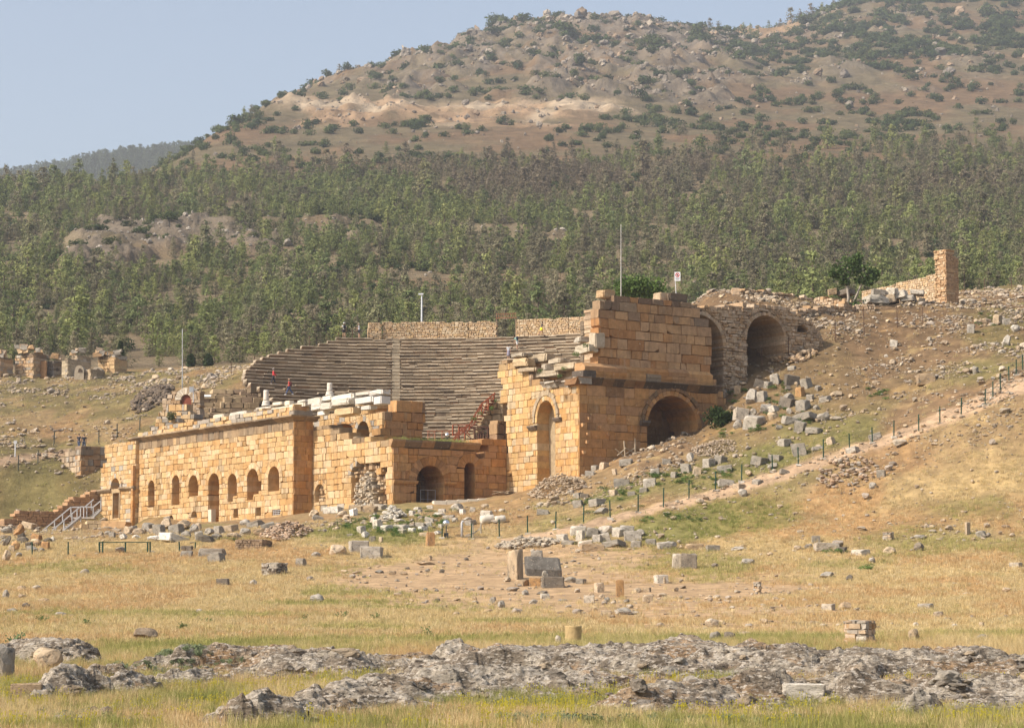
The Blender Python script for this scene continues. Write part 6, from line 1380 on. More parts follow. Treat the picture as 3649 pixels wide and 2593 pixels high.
# rubble at the foot of the long front
q4b = lambda x0, x1, y0, y1, *r: (.26247 * x0, .26247 * x1, 1700 + .26247 * y0, 1700 + .26247 * y1) + r
many([q4b(*a) for a in ((1290, 1410, 730, 810, 'tan'), (1400, 1520, 725, 800), (1510, 1640, 700, 740, 'tan'), (1470, 1570, 750, 815), (1650, 1780, 670, 770, 'tan'), (1750, 1870, 665, 740), (1610, 1730, 770, 845, 'white'), (1770, 1915, 780, 840, 'white'), (1870, 1980, 690, 770), (1960, 2040, 640, 740), (2030, 2110, 690, 760))] +
     [(545, 590, 1866, 1905), (575, 620, 1845, 1884, 'tan'), (585, 612, 1838, 1868, 'pale'), (600, 660, 1868, 1900), (625, 690, 1852, 1886, 'tan'), (660, 700, 1865, 1900), (690, 720, 1860, 1892, 'tan'), (640, 690, 1888, 1915), (695, 730, 1893, 1928), (560, 660, 1905, 1932, 'white'), (515, 580, 1906, 1930, 'white'), (720, 770, 1880, 1905), (760, 800, 1872, 1900), (800, 850, 1870, 1895, 'tan'), (850, 900, 1848, 1870), (880, 945, 1855, 1878, 'grey'), (930, 985, 1862, 1890), (740, 800, 1900, 1922), (800, 860, 1895, 1920, 'tan'), (500, 545, 1862, 1888), (700, 760, 1905, 1930, 'dark'), (960, 1000, 1875, 1898, 'tan'), (470, 510, 1880, 1905), (900, 950, 1882, 1908), (848, 895, 1880, 1905), (1105, 1150, 1835, 1852, 'grey'), (1150, 1200, 1806, 1830, 'pale'), (1200, 1240, 1818, 1840), (1240, 1300, 1800, 1822, 'tan'), (1290, 1345, 1800, 1825, 'tan'), (1330, 1380, 1795, 1815, 'pale'), (1100, 1140, 1815, 1838), (1245, 1275, 1815, 1838, 'white')],
     'in rubble before stage building', 'rubble along the foot of the stage building', .55, ('grey', 'grey', 'tan'), .4)
# orange and grey tumble at the far left
many([q4b(*a) for a in ((0, 160, 660, 760, 'grey'), (140, 300, 625, 790, 'orange'), (265, 480, 610, 700, 'tan'), (0, 90, 770, 930, 'dark'), (70, 210, 840, 1000, 'orange'), (200, 390, 810, 900, 'dark'), (120, 260, 900, 1030, 'tan'), (390, 560, 770, 880, 'orange'), (410, 560, 850, 950, 'orange'), (540, 660, 870, 980, 'orange'), (340, 500, 940, 1010, 'grey'), (500, 620, 960, 1020, 'grey'), (0, 110, 980, 1130, 'tan'), (180, 320, 1020, 1080, 'grey'), (250, 350, 760, 830, 'dark'), (570, 690, 820, 890, 'dark'), (690, 760, 800, 870, 'white'), (0, 130, 840, 900, 'grey'), (350, 440, 880, 960, 'dark'))],
     'in orange tumble at left', 'tumbled stones at the left edge', .3, ('grey',), .5)
# slabs by the fig tree
qf = lambda x0, x1, y0, y1, *r: (2900 + .3276 * x0, 2900 + .3276 * x1, 850 + .3276 * y0, 850 + .3276 * y1) + r
many([qf(*a) for a in ((160, 265, 540, 600, 'tan'), (265, 470, 550, 605, 'dark'), (540, 835, 615, 700), (630, 780, 545, 610), (775, 930, 530, 600), (770, 950, 600, 690, 'tan'), (840, 1050, 565, 640), (940, 1140, 610, 668, 'pale'), (1045, 1220, 560, 605, 'pale'), (960, 1085, 668, 722, 'tan', 'boulder'), (1080, 1190, 695, 748, 'orange', 'boulder'), (1020, 1080, 733, 768, 'pale', 'boulder'), (1130, 1200, 640, 720, 'dark'), (855, 910, 495, 522, 'tan'))],
     'in slab pile by fig tree', 'fallen slabs by the fig tree', .95, ('grey', 'pale'), .22, Y=250)
# single stones on the right slope
for a, k, c, lb in (((1530, 1665, 955, 1030), 'block', 'tan', 'tan slab lying flat on the stony mound under the wall remnant'), ((1330, 1395, 720, 768), 'block', 'pale', 'pale square block alone on the stony mound'), ((1290, 1330, 825, 848), 'boulder', 'pale', 'small pale stone below the square block on the mound'), ((2065, 2140, 540, 610), 'block', 'tan', 'tan block heading the group at the right edge of the mound'), ((2140, 2200, 565, 612), 'block', 'grey', 'grey block next to the tan one at the right edge'), ((2185, 2275, 605, 662), 'boulder', 'pale', 'pale flat boulder at the right edge below the grey block'),
  ((2125, 2192, 680, 768), 'boulder', 'pale', 'pale pointed upright stone near the right edge'), ((2045, 2120, 735, 757), 'block', 'grey', 'thin grey slab at the foot of the pointed stone'), ((2100, 2170, 788, 816), 'boulder', 'pale', 'low pale stone below the pointed upright stone'), ((1915, 1968, 903, 962), 'boulder', 'grey', 'grey upright boulder above the fence on the right'), ((1880, 1945, 605, 670), 'block', 'grey', 'grey block half sunk in the grass right of the mound'), ((2045, 2100, 978, 1006), 'boulder', 'pale', 'pale stone by the fence near the right edge'), ((1000, 1110, 572, 604), 'boulder', 'tan', 'tan flat stone on the rubble band below the fig tree'), ((610, 680, 905, 935), 'block', 'pale', 'pale block in front of the second vault mouth')):
    stone(*q6(*a)[:4], k, c, lb, 'single stones on the right hand mound', tilt=.15)
# single stones of the field
q2 = lambda x0, x1, y0, y1, *r: (1100 + .5687 * x0, 1100 + .5687 * x1, 1700 + .5687 * y0, 1700 + .5687 * y1) + r
qr = lambda x0, x1, y0, y1: (2350 + .6116 * x0, 2350 + .6116 * x1, 1600 + .6116 * y0, 1600 + .6116 * y1)
ql = lambda x0, x1, y0, y1: (.525 * x0, .525 * x1, 1800 + .525 * y0, 1800 + .525 * y1)
S1 = lambda q, a, k, c, lb, **kw: stone(*q(*a), k, c, lb, 'single stones of the field', **kw)
S1(q2, (1245, 1345, 450, 640), 'block', 'tan', 'tall upright tan pier beside the dark sarcophagus lid', yaw=-.5, depth=.5, var=3)
def gable_lid():
    p = hit(1932, 2070); k = p.y / FOC; L, wd, h = 128 * k, 1.15, 66 * k; mb = MB(); vs = []; n = 5
    cs = [(-wd / 2, 0), (wd / 2, 0), (wd * .52, h * .38), (0, h), (-wd * .52, h * .38)]
    for t, sh in ((-.5, .05), (-.44, .0), (-.15, 0), (.2, 0), (.44, 0), (.5, .06)):
        for y, z in cs: vs.append((t * L + rst.uniform(-.03, .03) + (.12 * L * (z / h - .5) * (-1 if t < 0 else -1) * .6), y * (1 - sh) + rst.uniform(-.02, .02), z * (1 - sh) + rst.uniform(-.02, .02)))
    fs = [(i * n + j, i * n + (j + 1) % n, (i + 1) * n + (j + 1) % n, (i + 1) * n + j) for i in range(5) for j in range(n)] + [tuple(range(n))[::-1], tuple(range(25, 30))]
    mb.add(vs, fs, (1, 1, 1)); o = mb.build('sarcophagus_lid', M['greystone']); o.location = (p.x, p.y + .3, p.z + 20 * k); o.rotation_euler = (.12, .05, .10); o.color = (.15, .135, .115, 1)
    tag(o, 'dark gabled sarcophagus lid leaning beside the tan pier', 'sarcophagus', 'single stones of the field')
gable_lid()
many([q2(*a) for a in ((670, 790, 525, 550), (745, 780, 490, 520, 'tan'), (725, 760, 570, 595), (810, 865, 575, 600, 'dark'), (970, 1005, 500, 520, 'dark'), (405, 470, 578, 600), (490, 545, 580, 612), (600, 635, 562, 577, 'dark'), (555, 625, 590, 612), (335, 365, 615, 630), (510, 600, 720, 748), (710, 752, 692, 712), (783, 813, 697, 714), (727, 757, 768, 785), (780, 825, 757, 785, 'dark'), (890, 955, 760, 775), (1020, 1060, 745, 768), (1125, 1170, 745, 795), (1175, 1230, 768, 815), (1290, 1335, 765, 782), (1380, 1445, 765, 795), (605, 635, 785, 800), (1605, 1655, 800, 815), (965, 1000, 840, 852), (1090, 1155, 825, 850), (430, 465, 705, 722), (1420, 1500, 710, 735, 'dark'), (835, 880, 800, 815), (1560, 1625, 762, 775), (265, 330, 590, 605), (1970, 2020, 762, 785), (2030, 2095, 690, 720), (2180, 2255, 722, 748, 'tan'), (2100, 2150, 690, 718), (1630, 1685, 518, 530))], 'on the bare patch', 'small stones on the bare patch', .15, ('grey', 'grey', 'tan'), .3)
S1(q2, (1452, 1612, 622, 692), 'block', 'dark', 'dark block in front of the sarcophagus lid', yaw=.1)
S1(q2, (1380, 1455, 630, 682), 'block', 'orange', 'rusty brown block left below the sarcophagus lid')
S1(q2, (1450, 1512, 582, 632), 'boulder', 'grey', 'small rounded stone resting against the front of the lid', Y=148.5)
S1(q2, (1295, 1390, 640, 682), 'block', 'tan', 'low tan base stone before the upright pier')
S1(q2, (1600, 1690, 622, 660), 'boulder', 'grey', 'flat grey stone right of the sarcophagus lid')
S1(q2, (1675, 1742, 635, 668), 'block', 'grey', 'small grey block farthest right of the sarcophagus')
S1(q2, (1212, 1275, 622, 655), 'boulder', 'tan', 'small tan stone left of the upright pier')
S1(q2, (1392, 1470, 458, 520), 'block', 'grey', 'grey block standing behind the sarcophagus lid')
S1(q2, (1924, 1978, 638, 750), 'block', 'orange', 'slim upright brown pillar in the bare field', yaw=.1, depth=.6, var=5)
S1(q2, (1788, 1856, 658, 722), 'block', 'tan', 'squarish tan block left of the slim pillar', yaw=.4)
S1(q2, (1722, 1796, 738, 786), 'block', 'pale', 'pale squared block with a stone on top, front left of the slim pillar')
S1(q2, (1748, 1792, 715, 742), 'boulder', 'tan', 'stone resting on the pale squared block', Y=132, lift=-.05)
S1(q2, (1815, 1860, 732, 760), 'boulder', 'tan', 'small tan stone just left of the slim pillar foot')
S1(q2, (1845, 1898, 748, 782), 'boulder', 'grey', 'small grey stone in front of the slim pillar')
S1(q2, (2090, 2160, 735, 784), 'block', 'tan', 'tan block right of the slim pillar')
S1(q2, (2162, 2256, 608, 664), 'block', 'pale', 'pale block at the right end of the bare patch', yaw=.3)
S1(q2, (1828, 1900, 832, 866), 'block', 'tan', 'tan low block in front of the bare patch, left of a pair')
S1(q2, (1915, 2035, 812, 862), 'boulder', 'grey', 'long grey stone in front of the bare patch')
S1(q2, (730, 792, 342, 432), 'block', 'orange', 'short brown upright post stone below the marble pieces', yaw=.3, depth=.7)
S1(q2, (320, 466, 432, 508), 'block', 'grey', 'grey slab sloping down to the right, end of the split lid', tilt=.0, yaw=-.1)
S1(q2, (238, 386, 398, 470), 'block', 'grey', 'cracked grey slab forming the top of the split lid', yaw=.2)
S1(q2, (115, 245, 420, 490), 'boulder', 'tan', 'tan stony hump left of the split lid')
S1(q2, (1448, 1512, 728, 760), 'block', 'pale', 'pale block front right of the sarcophagus')
S1(q2, (1332, 1384, 702, 738), 'boulder', 'grey', 'pitted grey stone in front of the sarcophagus')
S1(qr, (75, 128, 605, 695), 'block', 'pale', 'left half of the square built stub in the dry grass, sunlit side painted pale', yaw=0, depth=1.5)  # one stub: sunlit and shaded sides painted as a pale and a dark block
S1(qr, (126, 220, 605, 697), 'block', 'dark', 'right half of the square built stub in the dry grass, shaded side painted dark', yaw=0, depth=1)
S1(qr, (888, 938, 504, 548), 'block', 'grey', 'small upright grey block behind the long pale block')
S1(qr, (905, 1056, 545, 592), 'block', 'pale', 'long pale block in the right field', yaw=.05)
S1(qr, (1030, 1100, 570, 606), 'block', 'dark', 'dark squared stone at the right end of the long pale block')
S1(qr, (840, 895, 548, 582), 'boulder', 'grey', 'grey stone left of the long pale block')
S1(qr, (775, 838, 560, 590), 'boulder', 'tan', 'tan stone farther left of the long pale block')
S1(qr, (1122, 1232, 583, 618), 'block', 'pale', 'flat pale block between the long block and the tan one')
S1(qr, (1295, 1392, 566, 612), 'boulder', 'tan', 'tan boulder in the right field, end lit orange')
S1(qr, (1480, 1552, 543, 596), 'boulder', 'dark', 'dark rough boulder in the right field')
S1(qr, (1785, 1812, 428, 500), 'block', 'tan', 'thin upright post stone in the far right field', depth=.9)
S1(qr, (1480, 1562, 498, 528), 'boulder', 'grey', 'pale flat stone left of the thin post stone')
S1(qr, (1840, 1915, 475, 518), 'boulder', 'grey', 'grey stone right of the thin post stone')
S1(qr, (945, 1032, 898, 938), 'block', 'pale', 'pale wedge block in the grass, left of a dark one')
S1(qr, (1040, 1132, 886, 938), 'boulder', 'tan', 'tan pointed stone right of the pale wedge block')
S1(qr, (1215, 1262, 628, 662), 'boulder', 'grey', 'small grey stone alone in mid right field')
S1(qr, (1085, 1130, 730, 768), 'boulder', 'dark', 'small dark pointed stone in the right field grass')
S1(qr, (925, 1028, 712, 752), 'boulder', 'grey', 'spread grey stone left of the small dark pointed stone')
S1(qr, (470, 565, 635, 672), 'boulder', 'grey', 'grey stone right of the square built stub')
S1(qr, (300, 350, 662, 690), 'boulder', 'dark', 'small dark stone at the foot of the square built stub')
S1(qr, (1505, 1608, 898, 930), 'block', 'grey', 'flat grey slab in the far right grass')
S1(qr, (1655, 1708, 980, 1004), 'block', 'grey', 'small flat slab, middle of three in the right grass')
S1(qr, (1695, 1750, 1016, 1040), 'boulder', 'pale', 'small pale stone nearest of three in the right grass')
S1(qr, (2040, 2124, 660, 688), 'block', 'pale', 'pale slab cut by the right edge')
S1(qr, (0, 52, 732, 782), 'block', 'tan', 'block standing right of the bare patch beside the dry grass')
S1(qr, (30, 110, 535, 582), 'boulder', 'grey', 'leaning grey stone behind the square built stub')
S1(qr, (270, 355, 558, 592), 'block', 'grey', 'grey block behind and right of the square built stub')
S1(qr, (150, 258, 550, 586), 'block', 'tan', 'low block directly behind the square built stub')
S1(qr, (400, 528, 565, 588), 'boulder', 'grey', 'long low grey stone in the dry grass behind the stub')
S1(qr, (1265, 1326, 124, 168), 'block', 'grey', 'squared grey block right of the stone heap above the path')
S1(qr, (1215, 1276, 194, 236), 'boulder', 'grey', 'round hollow topped stone on the slope below the path')
S1(qr, (450, 522, 228, 278), 'boulder', 'grey', 'little stone cairn beside the path')
S1(ql, (1340, 1532, 290, 348), 'block', 'grey', 'long grey lintel block in the grass before the stage building', yaw=-.1)
S1(ql, (1412, 1532, 332, 388), 'block', 'grey', 'tilted grey block under the long lintel block', tilt=.3)
S1(ql, (1228, 1308, 275, 312), 'block', 'dark', 'dark upper slab of the pair left of the lintel block')
S1(ql, (1222, 1310, 308, 348), 'block', 'grey', 'lower slab of the pair left of the lintel block')
S1(ql, (2004, 2080, 358, 412), 'block', 'grey', 'squared grey block right of the dark masonry stub')
S1(ql, (1466, 1555, 497, 542), 'block', 'dark', 'dark squared block alone in the straw grass')
S1(ql, (1688, 1748, 505, 548), 'boulder', 'grey', 'small grey boulder below the dark masonry stub')
S1(ql, (2090, 2215, 598, 655), 'boulder', 'grey', 'low spread grey stone at the edge of the bare patch')
S1(ql, (534, 610, 430, 472), 'boulder', 'grey', 'half buried grey stone in the left straw grass')
S1(ql, (232, 350, 630, 662), 'boulder', 'tan', 'long tan stone in the left field')
S1(ql, (128, 212, 660, 702), 'boulder', 'dark', 'dark stacked stone in the left field')
S1(ql, (30, 125, 695, 732), 'boulder', 'grey', 'grey stone lowest of the left field group')
S1(ql, (340, 465, 722, 762), 'boulder', 'grey', 'flat grey stone in the left field right of the dark one')
S1(ql, (10, 65, 572, 640), 'boulder', 'grey', 'grey stone at the left edge of the straw field')
S1(ql, (110, 180, 545, 575), 'boulder', 'tan', 'small tan stone near the left edge of the straw field')
S1(ql, (210, 275, 540, 572), 'boulder', 'pale', 'small pale stone in the left straw field')
S1(ql, (2210, 2290, 275, 318), 'boulder', 'orange', 'low rusty stones left of the split lid')
S1(ql, (2110, 2180, 315, 350), 'boulder', 'grey', 'grey stone between the squared block and the split lid')
# near stones on and around the outcrop
O1 = lambda q, a, k, c, lb, **kw: stone(*q(*a), k, c, lb, 'stones on the foreground outcrop', outc=True, **kw)
o = O1(lambda *a: a, (-60, 62, 2292, 2425), 'boulder', 'grey', 'big dark grey boulder at the left edge of the foreground', depth=.9, var=1)
O1(lambda *a: a, (2781, 2946, 2446, 2502), 'block', 'pale', 'pale squared block lying in front of the outcrop on the right', yaw=.05, depth=.6)
O1(lambda *a: a, (848, 908, 2504, 2565), 'boulder', 'tan', 'pale tan pointed stone at the bottom of the foreground', var=4)
O1(lambda *a: a, (28, 155, 2432, 2498), 'block', 'tan', 'tan sloping slab face at the lower left', yaw=.15, depth=.6)
O1(lambda *a: a, (112, 285, 2432, 2470), 'block', 'dark', 'dark flat slab behind the tan face at lower left', yaw=0)
O1(lambda *a: a, (105, 225, 2308, 2390), 'boulder', 'tan', 'rusty tan boulder right of the big grey one')
O1(lambda *a: a, (305, 350, 2518, 2560), 'boulder', 'dark', 'dark left rock of the pair in the foreground grass')
O1(lambda *a: a, (345, 400, 2515, 2562), 'boulder', 'dark', 'dark right rock of the pair in the foreground grass')
O1(lambda *a: a, (455, 490, 2515, 2550), 'boulder', 'tan', 'small brown rock in the foreground grass right of the dark pair')
O1(lambda *a: a, (185, 240, 2542, 2580), 'boulder', 'grey', 'grey rock low in the left foreground grass')
O1(lambda *a: a, (1976, 2002, 2262, 2298), 'boulder', 'pale', 'small pale stone left of the column stump')
O1(lambda *a: a, (3236, 3288, 2238, 2286), 'boulder', 'tan', 'tan boulder behind the outcrop right of the rubble pier')
O1(lambda *a: a, (3252, 3275, 2216, 2232), 'boulder', 'pale', 'little pale stone in the grass above the tan boulder')
O1(lambda *a: a, (3478, 3526, 2258, 2280), 'boulder', 'grey', 'lower stone of the small cairn far right')
O1(lambda *a: a, (3488, 3512, 2238, 2262), 'boulder', 'tan', 'upper stone of the small cairn far right', Y=98)
O1(lambda *a: a, (2520, 2575, 2248, 2285), 'boulder', 'grey', 'jagged grey stone on top of the outcrop, left one')
O1(lambda *a: a, (2575, 2625, 2250, 2282), 'boulder', 'dark', 'jagged dark stone on top of the outcrop, right one')
# round column stump and built piers
p = hit(2043, 2292); p.z = rz_out(p.x, p.y) - .05; k = p.y / FOC; mb = MB(); rr_ = random.Random(3)
mb.tube([p + Z * (68 * k * t) for t in (0, .12, .3, .5, .7, .9, .97, 1)], [30 * k * q for q in (1.04, .97, 1.0, .96, 1.0, .98, 1.03, .94)], 18, (.44, .32, .16)); tag(mb.build('column_stump', M['rubblewall'], smooth=True), 'lichen yellow column stump standing on the outcrop', 'column')
def pier(x0, x1, y0, y1, label, seed, pal=GREYST + STONE_R, ch=(.10, .2), bw=(.16, .4), name='rubble_pier', yaw=.5, outc=False, cat='pier'):
    p = hit((x0 + x1) / 2, y1)
    if outc: p.z = rz_out(p.x, p.y)
    k = p.y / FOC; w_ = (x1 - x0) * k; h = (y1 - y0) * k; c, s = math.cos(yaw), math.sin(yaw); a = w_ / (c + s); mb = MB()
    P1 = Plane(p + Vector((-w_ / 2 + a * s * 1.0, -a * .0, 0)), Vector((-s, -c, 0)).normalized()); 
    cen = Vector((p.x, p.y + a * .5, 0))
    for q, nn in enumerate(((-s, -c), (c, -s), (s, c), (-c, s))):
        n = Vector((*nn, 0)); pl = Plane(cen + n * a / 2, n)
        ashlar(mb, pl, -a / 2 + .02, a / 2 - .02, p.z - .12, lambda u: p.z + h - .10 * h * vnoise(u * 5 + seed, q, 4), a * .48, ch, bw, tint=tinter(pal), seed=seed + q, jit=.02, bev=.03, djit=.035, chip=.4)
    return tag(mb.build(name, M['rubblewall']), label, cat, 'stubs of rubble masonry in the field')
pier(3010, 3132, 2208, 2296, 'square rubble pier of stacked stones behind the outcrop', 901)
pier(2683, 2718, 2070, 2116, 'small stacked stone pillar in the right field grass', 911, ch=(.08, .16), bw=(.12, .3))
pier(927, 1022, 2004, 2050, 'dark rough masonry stub in the straw grass', 921, CRUST + GREYST)
pier(3145, 3190, 1893, 1926, 'little layered masonry stub far in the right field', 931)
pier(835, 962, 1922, 1958, 'long dark earth brown masonry bank before the stage building', 941, [(.24, .17, .11), (.30, .21, .13)], yaw=.25)
# loose heaps and small stones nobody could count
loose = far_collection('loose_stone', [stone_mesh('boulder', 860 + i, 'loose_stone') for i in range(6)])
for o in loose.objects: o.data.materials.clear(); o.data.materials.append(M['stone_far'])
crag = far_collection('crag', [stone_mesh('crag', 880 + i, 'crag') for i in range(7)])
for o in crag.objects: o.data.materials.clear(); o.data.materials.append(M['stone_far'])
def scatter_stones(name, pts, size, cols, label, cat, fl=.65, coll=None):
    n = len(pts); s = size; sc = np.stack([s * rn.uniform(.8, 1.5, n), s * rn.uniform(.8, 1.3, n), s * rn.uniform(.45, .9, n) * fl / .65], -1)
    c = np.array(cols)[rn.randint(0, len(cols), n)] * rn.uniform(.8, 1.2, (n, 1)); scatter(name, pts, sc, rn.uniform(0, 6.28, n), c, coll or loose, label, cat, nvar=7 if coll else 6)
def ground_pts(n, y0, y1, dens):
    y = np.sqrt(rn.uniform(y0 ** 2, y1 ** 2, n)); x = rn.uniform(-.22, .22, n) * y; q = rn.uniform(0, 1, n) < dens(x, y); return x[q], y[q]
def sd(x, y):
    g, b, p, s = ground_masks(x, y); px = CX + FOC * x / y; cl = sst(.50, .66, fbm(x / 3.5, y / 4, 211)) * (.3 + 1.4 * sst(.42, .6, fbm(x / 11, y / 12, 213)))
    inside = (y > 207) & (y < 268) & (px > 420) & (px < 2050)
    behind = (y > 262) & (px > 880) & (px < 2450)
    d = .035 * cl + .9 * s * (.06 + cl) + .06 * p + .10 * (px < 900) * (y > 235) * cl + .05 * sst(160, 190, y) * sst(2000, 2500, px) + .03 * b
    return np.where(inside | behind, 0, d)
x, y = ground_pts(330000, 80, 330, sd); n = len(x)
sz = (.05 + rn.gamma(1.0, .075, n)) * (1 + .35 * sst(180, 260, y)); scatter_stones('loose_stones', np.stack([x, y, gzv(x, y) - .03], -1), sz, [(.42, .33, .23), (.48, .40, .30), (.36, .30, .24), (.50, .38, .25), (.33, .25, .17)], 'small loose stones strewn over the field and slopes', 'stones')
def heap(name, px, py, rx, ry, h, n, size, cols, label):
    c = hit(px, py); k = c.y / FOC; a = rn.uniform(0, 6.28, n); r = np.sqrt(rn.uniform(0, 1, n)); x = c.x + rx * k * r * np.cos(a); y = c.y + ry * r * np.sin(a); z = gzv(x, y) + h * (1 - r ** 1.5) * rn.uniform(.5, 1, n)
    scatter_stones(name, np.stack([x, y, z], -1), size * rn.uniform(.6, 1.4, n), cols, label, 'stones')
PINKS = [(.46, .33, .23), (.40, .29, .2), (.52, .40, .29), (.44, .29, .18)]
heap('stone_heap', 1020, 1905, 90, 4.0, .9, 420, .26, PINKS, 'pinkish rubble heap below the corner of the stage building')
heap('stone_heap', 1400, 1845, 44, 1.6, .9, 160, .26, [(.62, .57, .48), (.56, .49, .39)], 'white rubble heap among the marble pieces')
heap('gravel_heap', 1985, 1745, 105, 3.0, 1.3, 700, .17, [(.50, .38, .26), (.46, .34, .22), (.54, .43, .31)], 'fine pale gravel heap at the foot of the tower')
heap('gravel_heap', 2545, 1600, 80, 2.6, .6, 600, .12, [(.54, .43, .32), (.48, .37, .26)], 'pale gravel heap right of the wide arch')
heap('stone_heap', 3020, 1690, 110, 3.4, .25, 150, .30, PINKS + [(.38, .33, .27)], 'stone heap just below the path')
heap('stone_heap', 1880, 1945, 110, 2.0, .5, 200, .30, [(.40, .34, .26), (.46, .38, .28)], 'line of small stones before the block heap')
heap('stone_heap', 545, 1412, 70, 7.0, .4, 420, .42, [(.17, .13, .095), (.22, .165, .115), (.13, .10, .075)], 'dark rubble ramp on the left slope above the doorway')
heap('stone_heap', 2820, 1240, 90, 4.0, .9, 320, .38, STONE_R, 'rubble spilled from the right end of the vaulted wall')
# broken pieces lying on the outcrop
y = rn.uniform(43, 76, 9000); x = rn.uniform(-.22, .22, 9000) * y; om_ = outcrop_mask(x, y); q = (om_ > .01) & (rn.uniform(0, 1, 9000) < .12 + .6 * sst(.5, .65, fbm(x / .9, y / .7, 223))); x, y, om_ = x[q], y[q], om_[q]; n = len(x)
scatter_stones('outcrop_rubble', np.stack([x, y, gzv(x, y) + np.minimum(om_ * 1.1, .5) - .10], -1), .07 + rn.gamma(1.2, .075, n), [(.34, .295, .235), (.40, .35, .28), (.27, .23, .185), (.19, .16, .125), (.36, .28, .19)], 'broken slabs and chips lying over the outcrop', 'stones', .5, crag)
# rocks of the hill
N_ = 60000
yy = np.sqrt(rn.uniform(420 ** 2, 1950 ** 2, N_)); xx = rn.uniform(-.22, .22, N_) * yy; r_, s_, f_, sh_ = hill_masks(xx, yy)
q = rn.uniform(0, 1, N_) < (r_ * np.where(yy < 860, 5.0, 1.0) * (.10 + .5 * sst(.42, .62, fbm(xx / 16, yy / 24, 221))) + .14 * s_ + .02); xx, yy = xx[q], yy[q]; n = len(xx)
sz = (.35 + rn.gamma(1.1, .42, n)) * (1 + 1.5 * sst(900, 1700, yy)) * np.where(yy < 860, .62, 1) * np.where(rn.uniform(0, 1, n) < .05, 1.5, 1); far_ = yy > 860; scatter_stones('clearing_rocks', np.stack([xx, yy, hzv(xx, yy) - .2 * sz], -1)[~far_], sz[~far_] * 1.15, [(.33, .285, .23), (.28, .24, .195), (.38, .33, .27)], 'grey limestone rocks in the clearing of the wood', 'rocks', .8, crag)
xx, yy, sz, n = xx[far_], yy[far_], sz[far_], int(far_.sum()); scatter_stones('hill_rocks', np.stack([xx, yy, hzv(xx, yy) - .2 * sz], -1), sz, np.array([(.25, .21, .165), (.19, .16, .13), (.31, .26, .20), (.26, .185, .12)]), 'grey rocks and ledges strewn over the hillside', 'rocks', .85, crag)
# ------------------------------------------------------------------ fences, poles, signs, timber
GRN = (.018, .055, .034); RUST = (.10, .055, .035)
def post_fence(name, posts, label, colr, th=.07, foot=None, wire=True, Yf=None, mesh_panels=()):
    """posts [(px, top, foot)] each a part, wires one part"""
    P = []
    for px, y0, y1 in posts:
        p = hit(px, y1) if Yf is None else at(px, y1, Yf if not callable(Yf) else Yf(px)); P.append((p, (y1 - y0) * p.y / FOC))
    f = empty(name, P[0][0], label, 'fence'); rr_ = random.Random(len(posts))
    for p, h in P:
        mb = MB(); mb.bar(p - Z * .25, p + Vector((rr_.uniform(-.05, .05), rr_.uniform(-.05, .05), h)), th, col=colr); mb.build('post', M['metal'], f)
    if foot:
        for p, h in P:
            if rr_.random() < .6:
                mb = MB(); mb.box(p + Z * .02, (.42, .38, .16), (.55, .5, .42), jit=.05, rng=rr_); mb.build('footing', M['rubblewall'], f)
    if wire:
        mb = MB()
        for i in range(len(P) - 1):
            (a, ha), (b, hb) = P[i], P[i + 1]
            for t in (.12, .5, .93): mb.bar(a + Z * ha * t, b + Z * hb * t, .012, col=tuple(np.array(colr) * 1.2))
        mb.build('wire', M['metal'], f)
    return f
post_fence('post_fence', [(1575, 1882, 1919), (1679, 1865, 1922), (1780, 1851, 1917), (1880, 1836, 1902), (1980, 1822, 1888), (2079, 1800, 1866), (2175, 1782, 1849), (2274, 1760, 1826), (2364, 1737, 1806), (2455, 1710, 1775), (2549, 1680, 1749), (2642, 1653, 1718), (2753, 1622, 1684), (2845, 1596, 1661), (2934, 1567, 1638), (3028, 1546, 1615), (3109, 1521, 1580), (3185, 1498, 1559), (3274, 1477, 1537), (3349, 1448, 1509), (3425, 1418, 1477), (3510, 1385, 1446), (3538, 1358, 1419), (3565, 1332, 1395), (3596, 1305, 1363), (3621, 1280, 1337), (3645, 1262, 1318)],
           'long row of dark green metal fence posts climbing beside the dirt path', GRN, .07, True)
post_fence('rusty_fence', [(2716, 1240, 1325), (2810, 1205, 1290), (2882, 1185, 1250), (2978, 1140, 1222), (3080, 1095, 1200), (3198, 1092, 1168), (3289, 1092, 1160)], 'thin rusty fence posts across the stony mound below the fig tree', RUST, .05)
post_fence('rusty_fence', [(824, 1290, 1325), (908, 1268, 1308), (967, 1250, 1285), (1035, 1230, 1268), (1103, 1197, 1240), (1165, 1195, 1212), (1208, 1182, 1205), (1257, 1172, 1205)], 'rusty posts stepping up the broken left flank of the seating', RUST, .06, Yf=lambda px: 279.0)
post_fence('rusty_fence', [(3508, 989, 1045), (3606, 989, 1045)], 'pair of thin posts in the grass right of the wall remnant', RUST, .06, Yf=318)
post_fence('green_fence', [(115, 1930, 1980), (243, 1930, 1978), (640, 1930, 1965), (694, 1932, 1958)], 'four low dark posts in the grass before the far left of the ruin', GRN, .07, wire=False)
post_fence('green_fence', [(192, 1538, 1590), (352, 1540, 1580), (418, 1510, 1560), (498, 1485, 1535), (135, 1605, 1655), (65, 1625, 1680)], 'leaning dark posts along the footpath on the left slope', (.05, .06, .05), .08, wire=False)
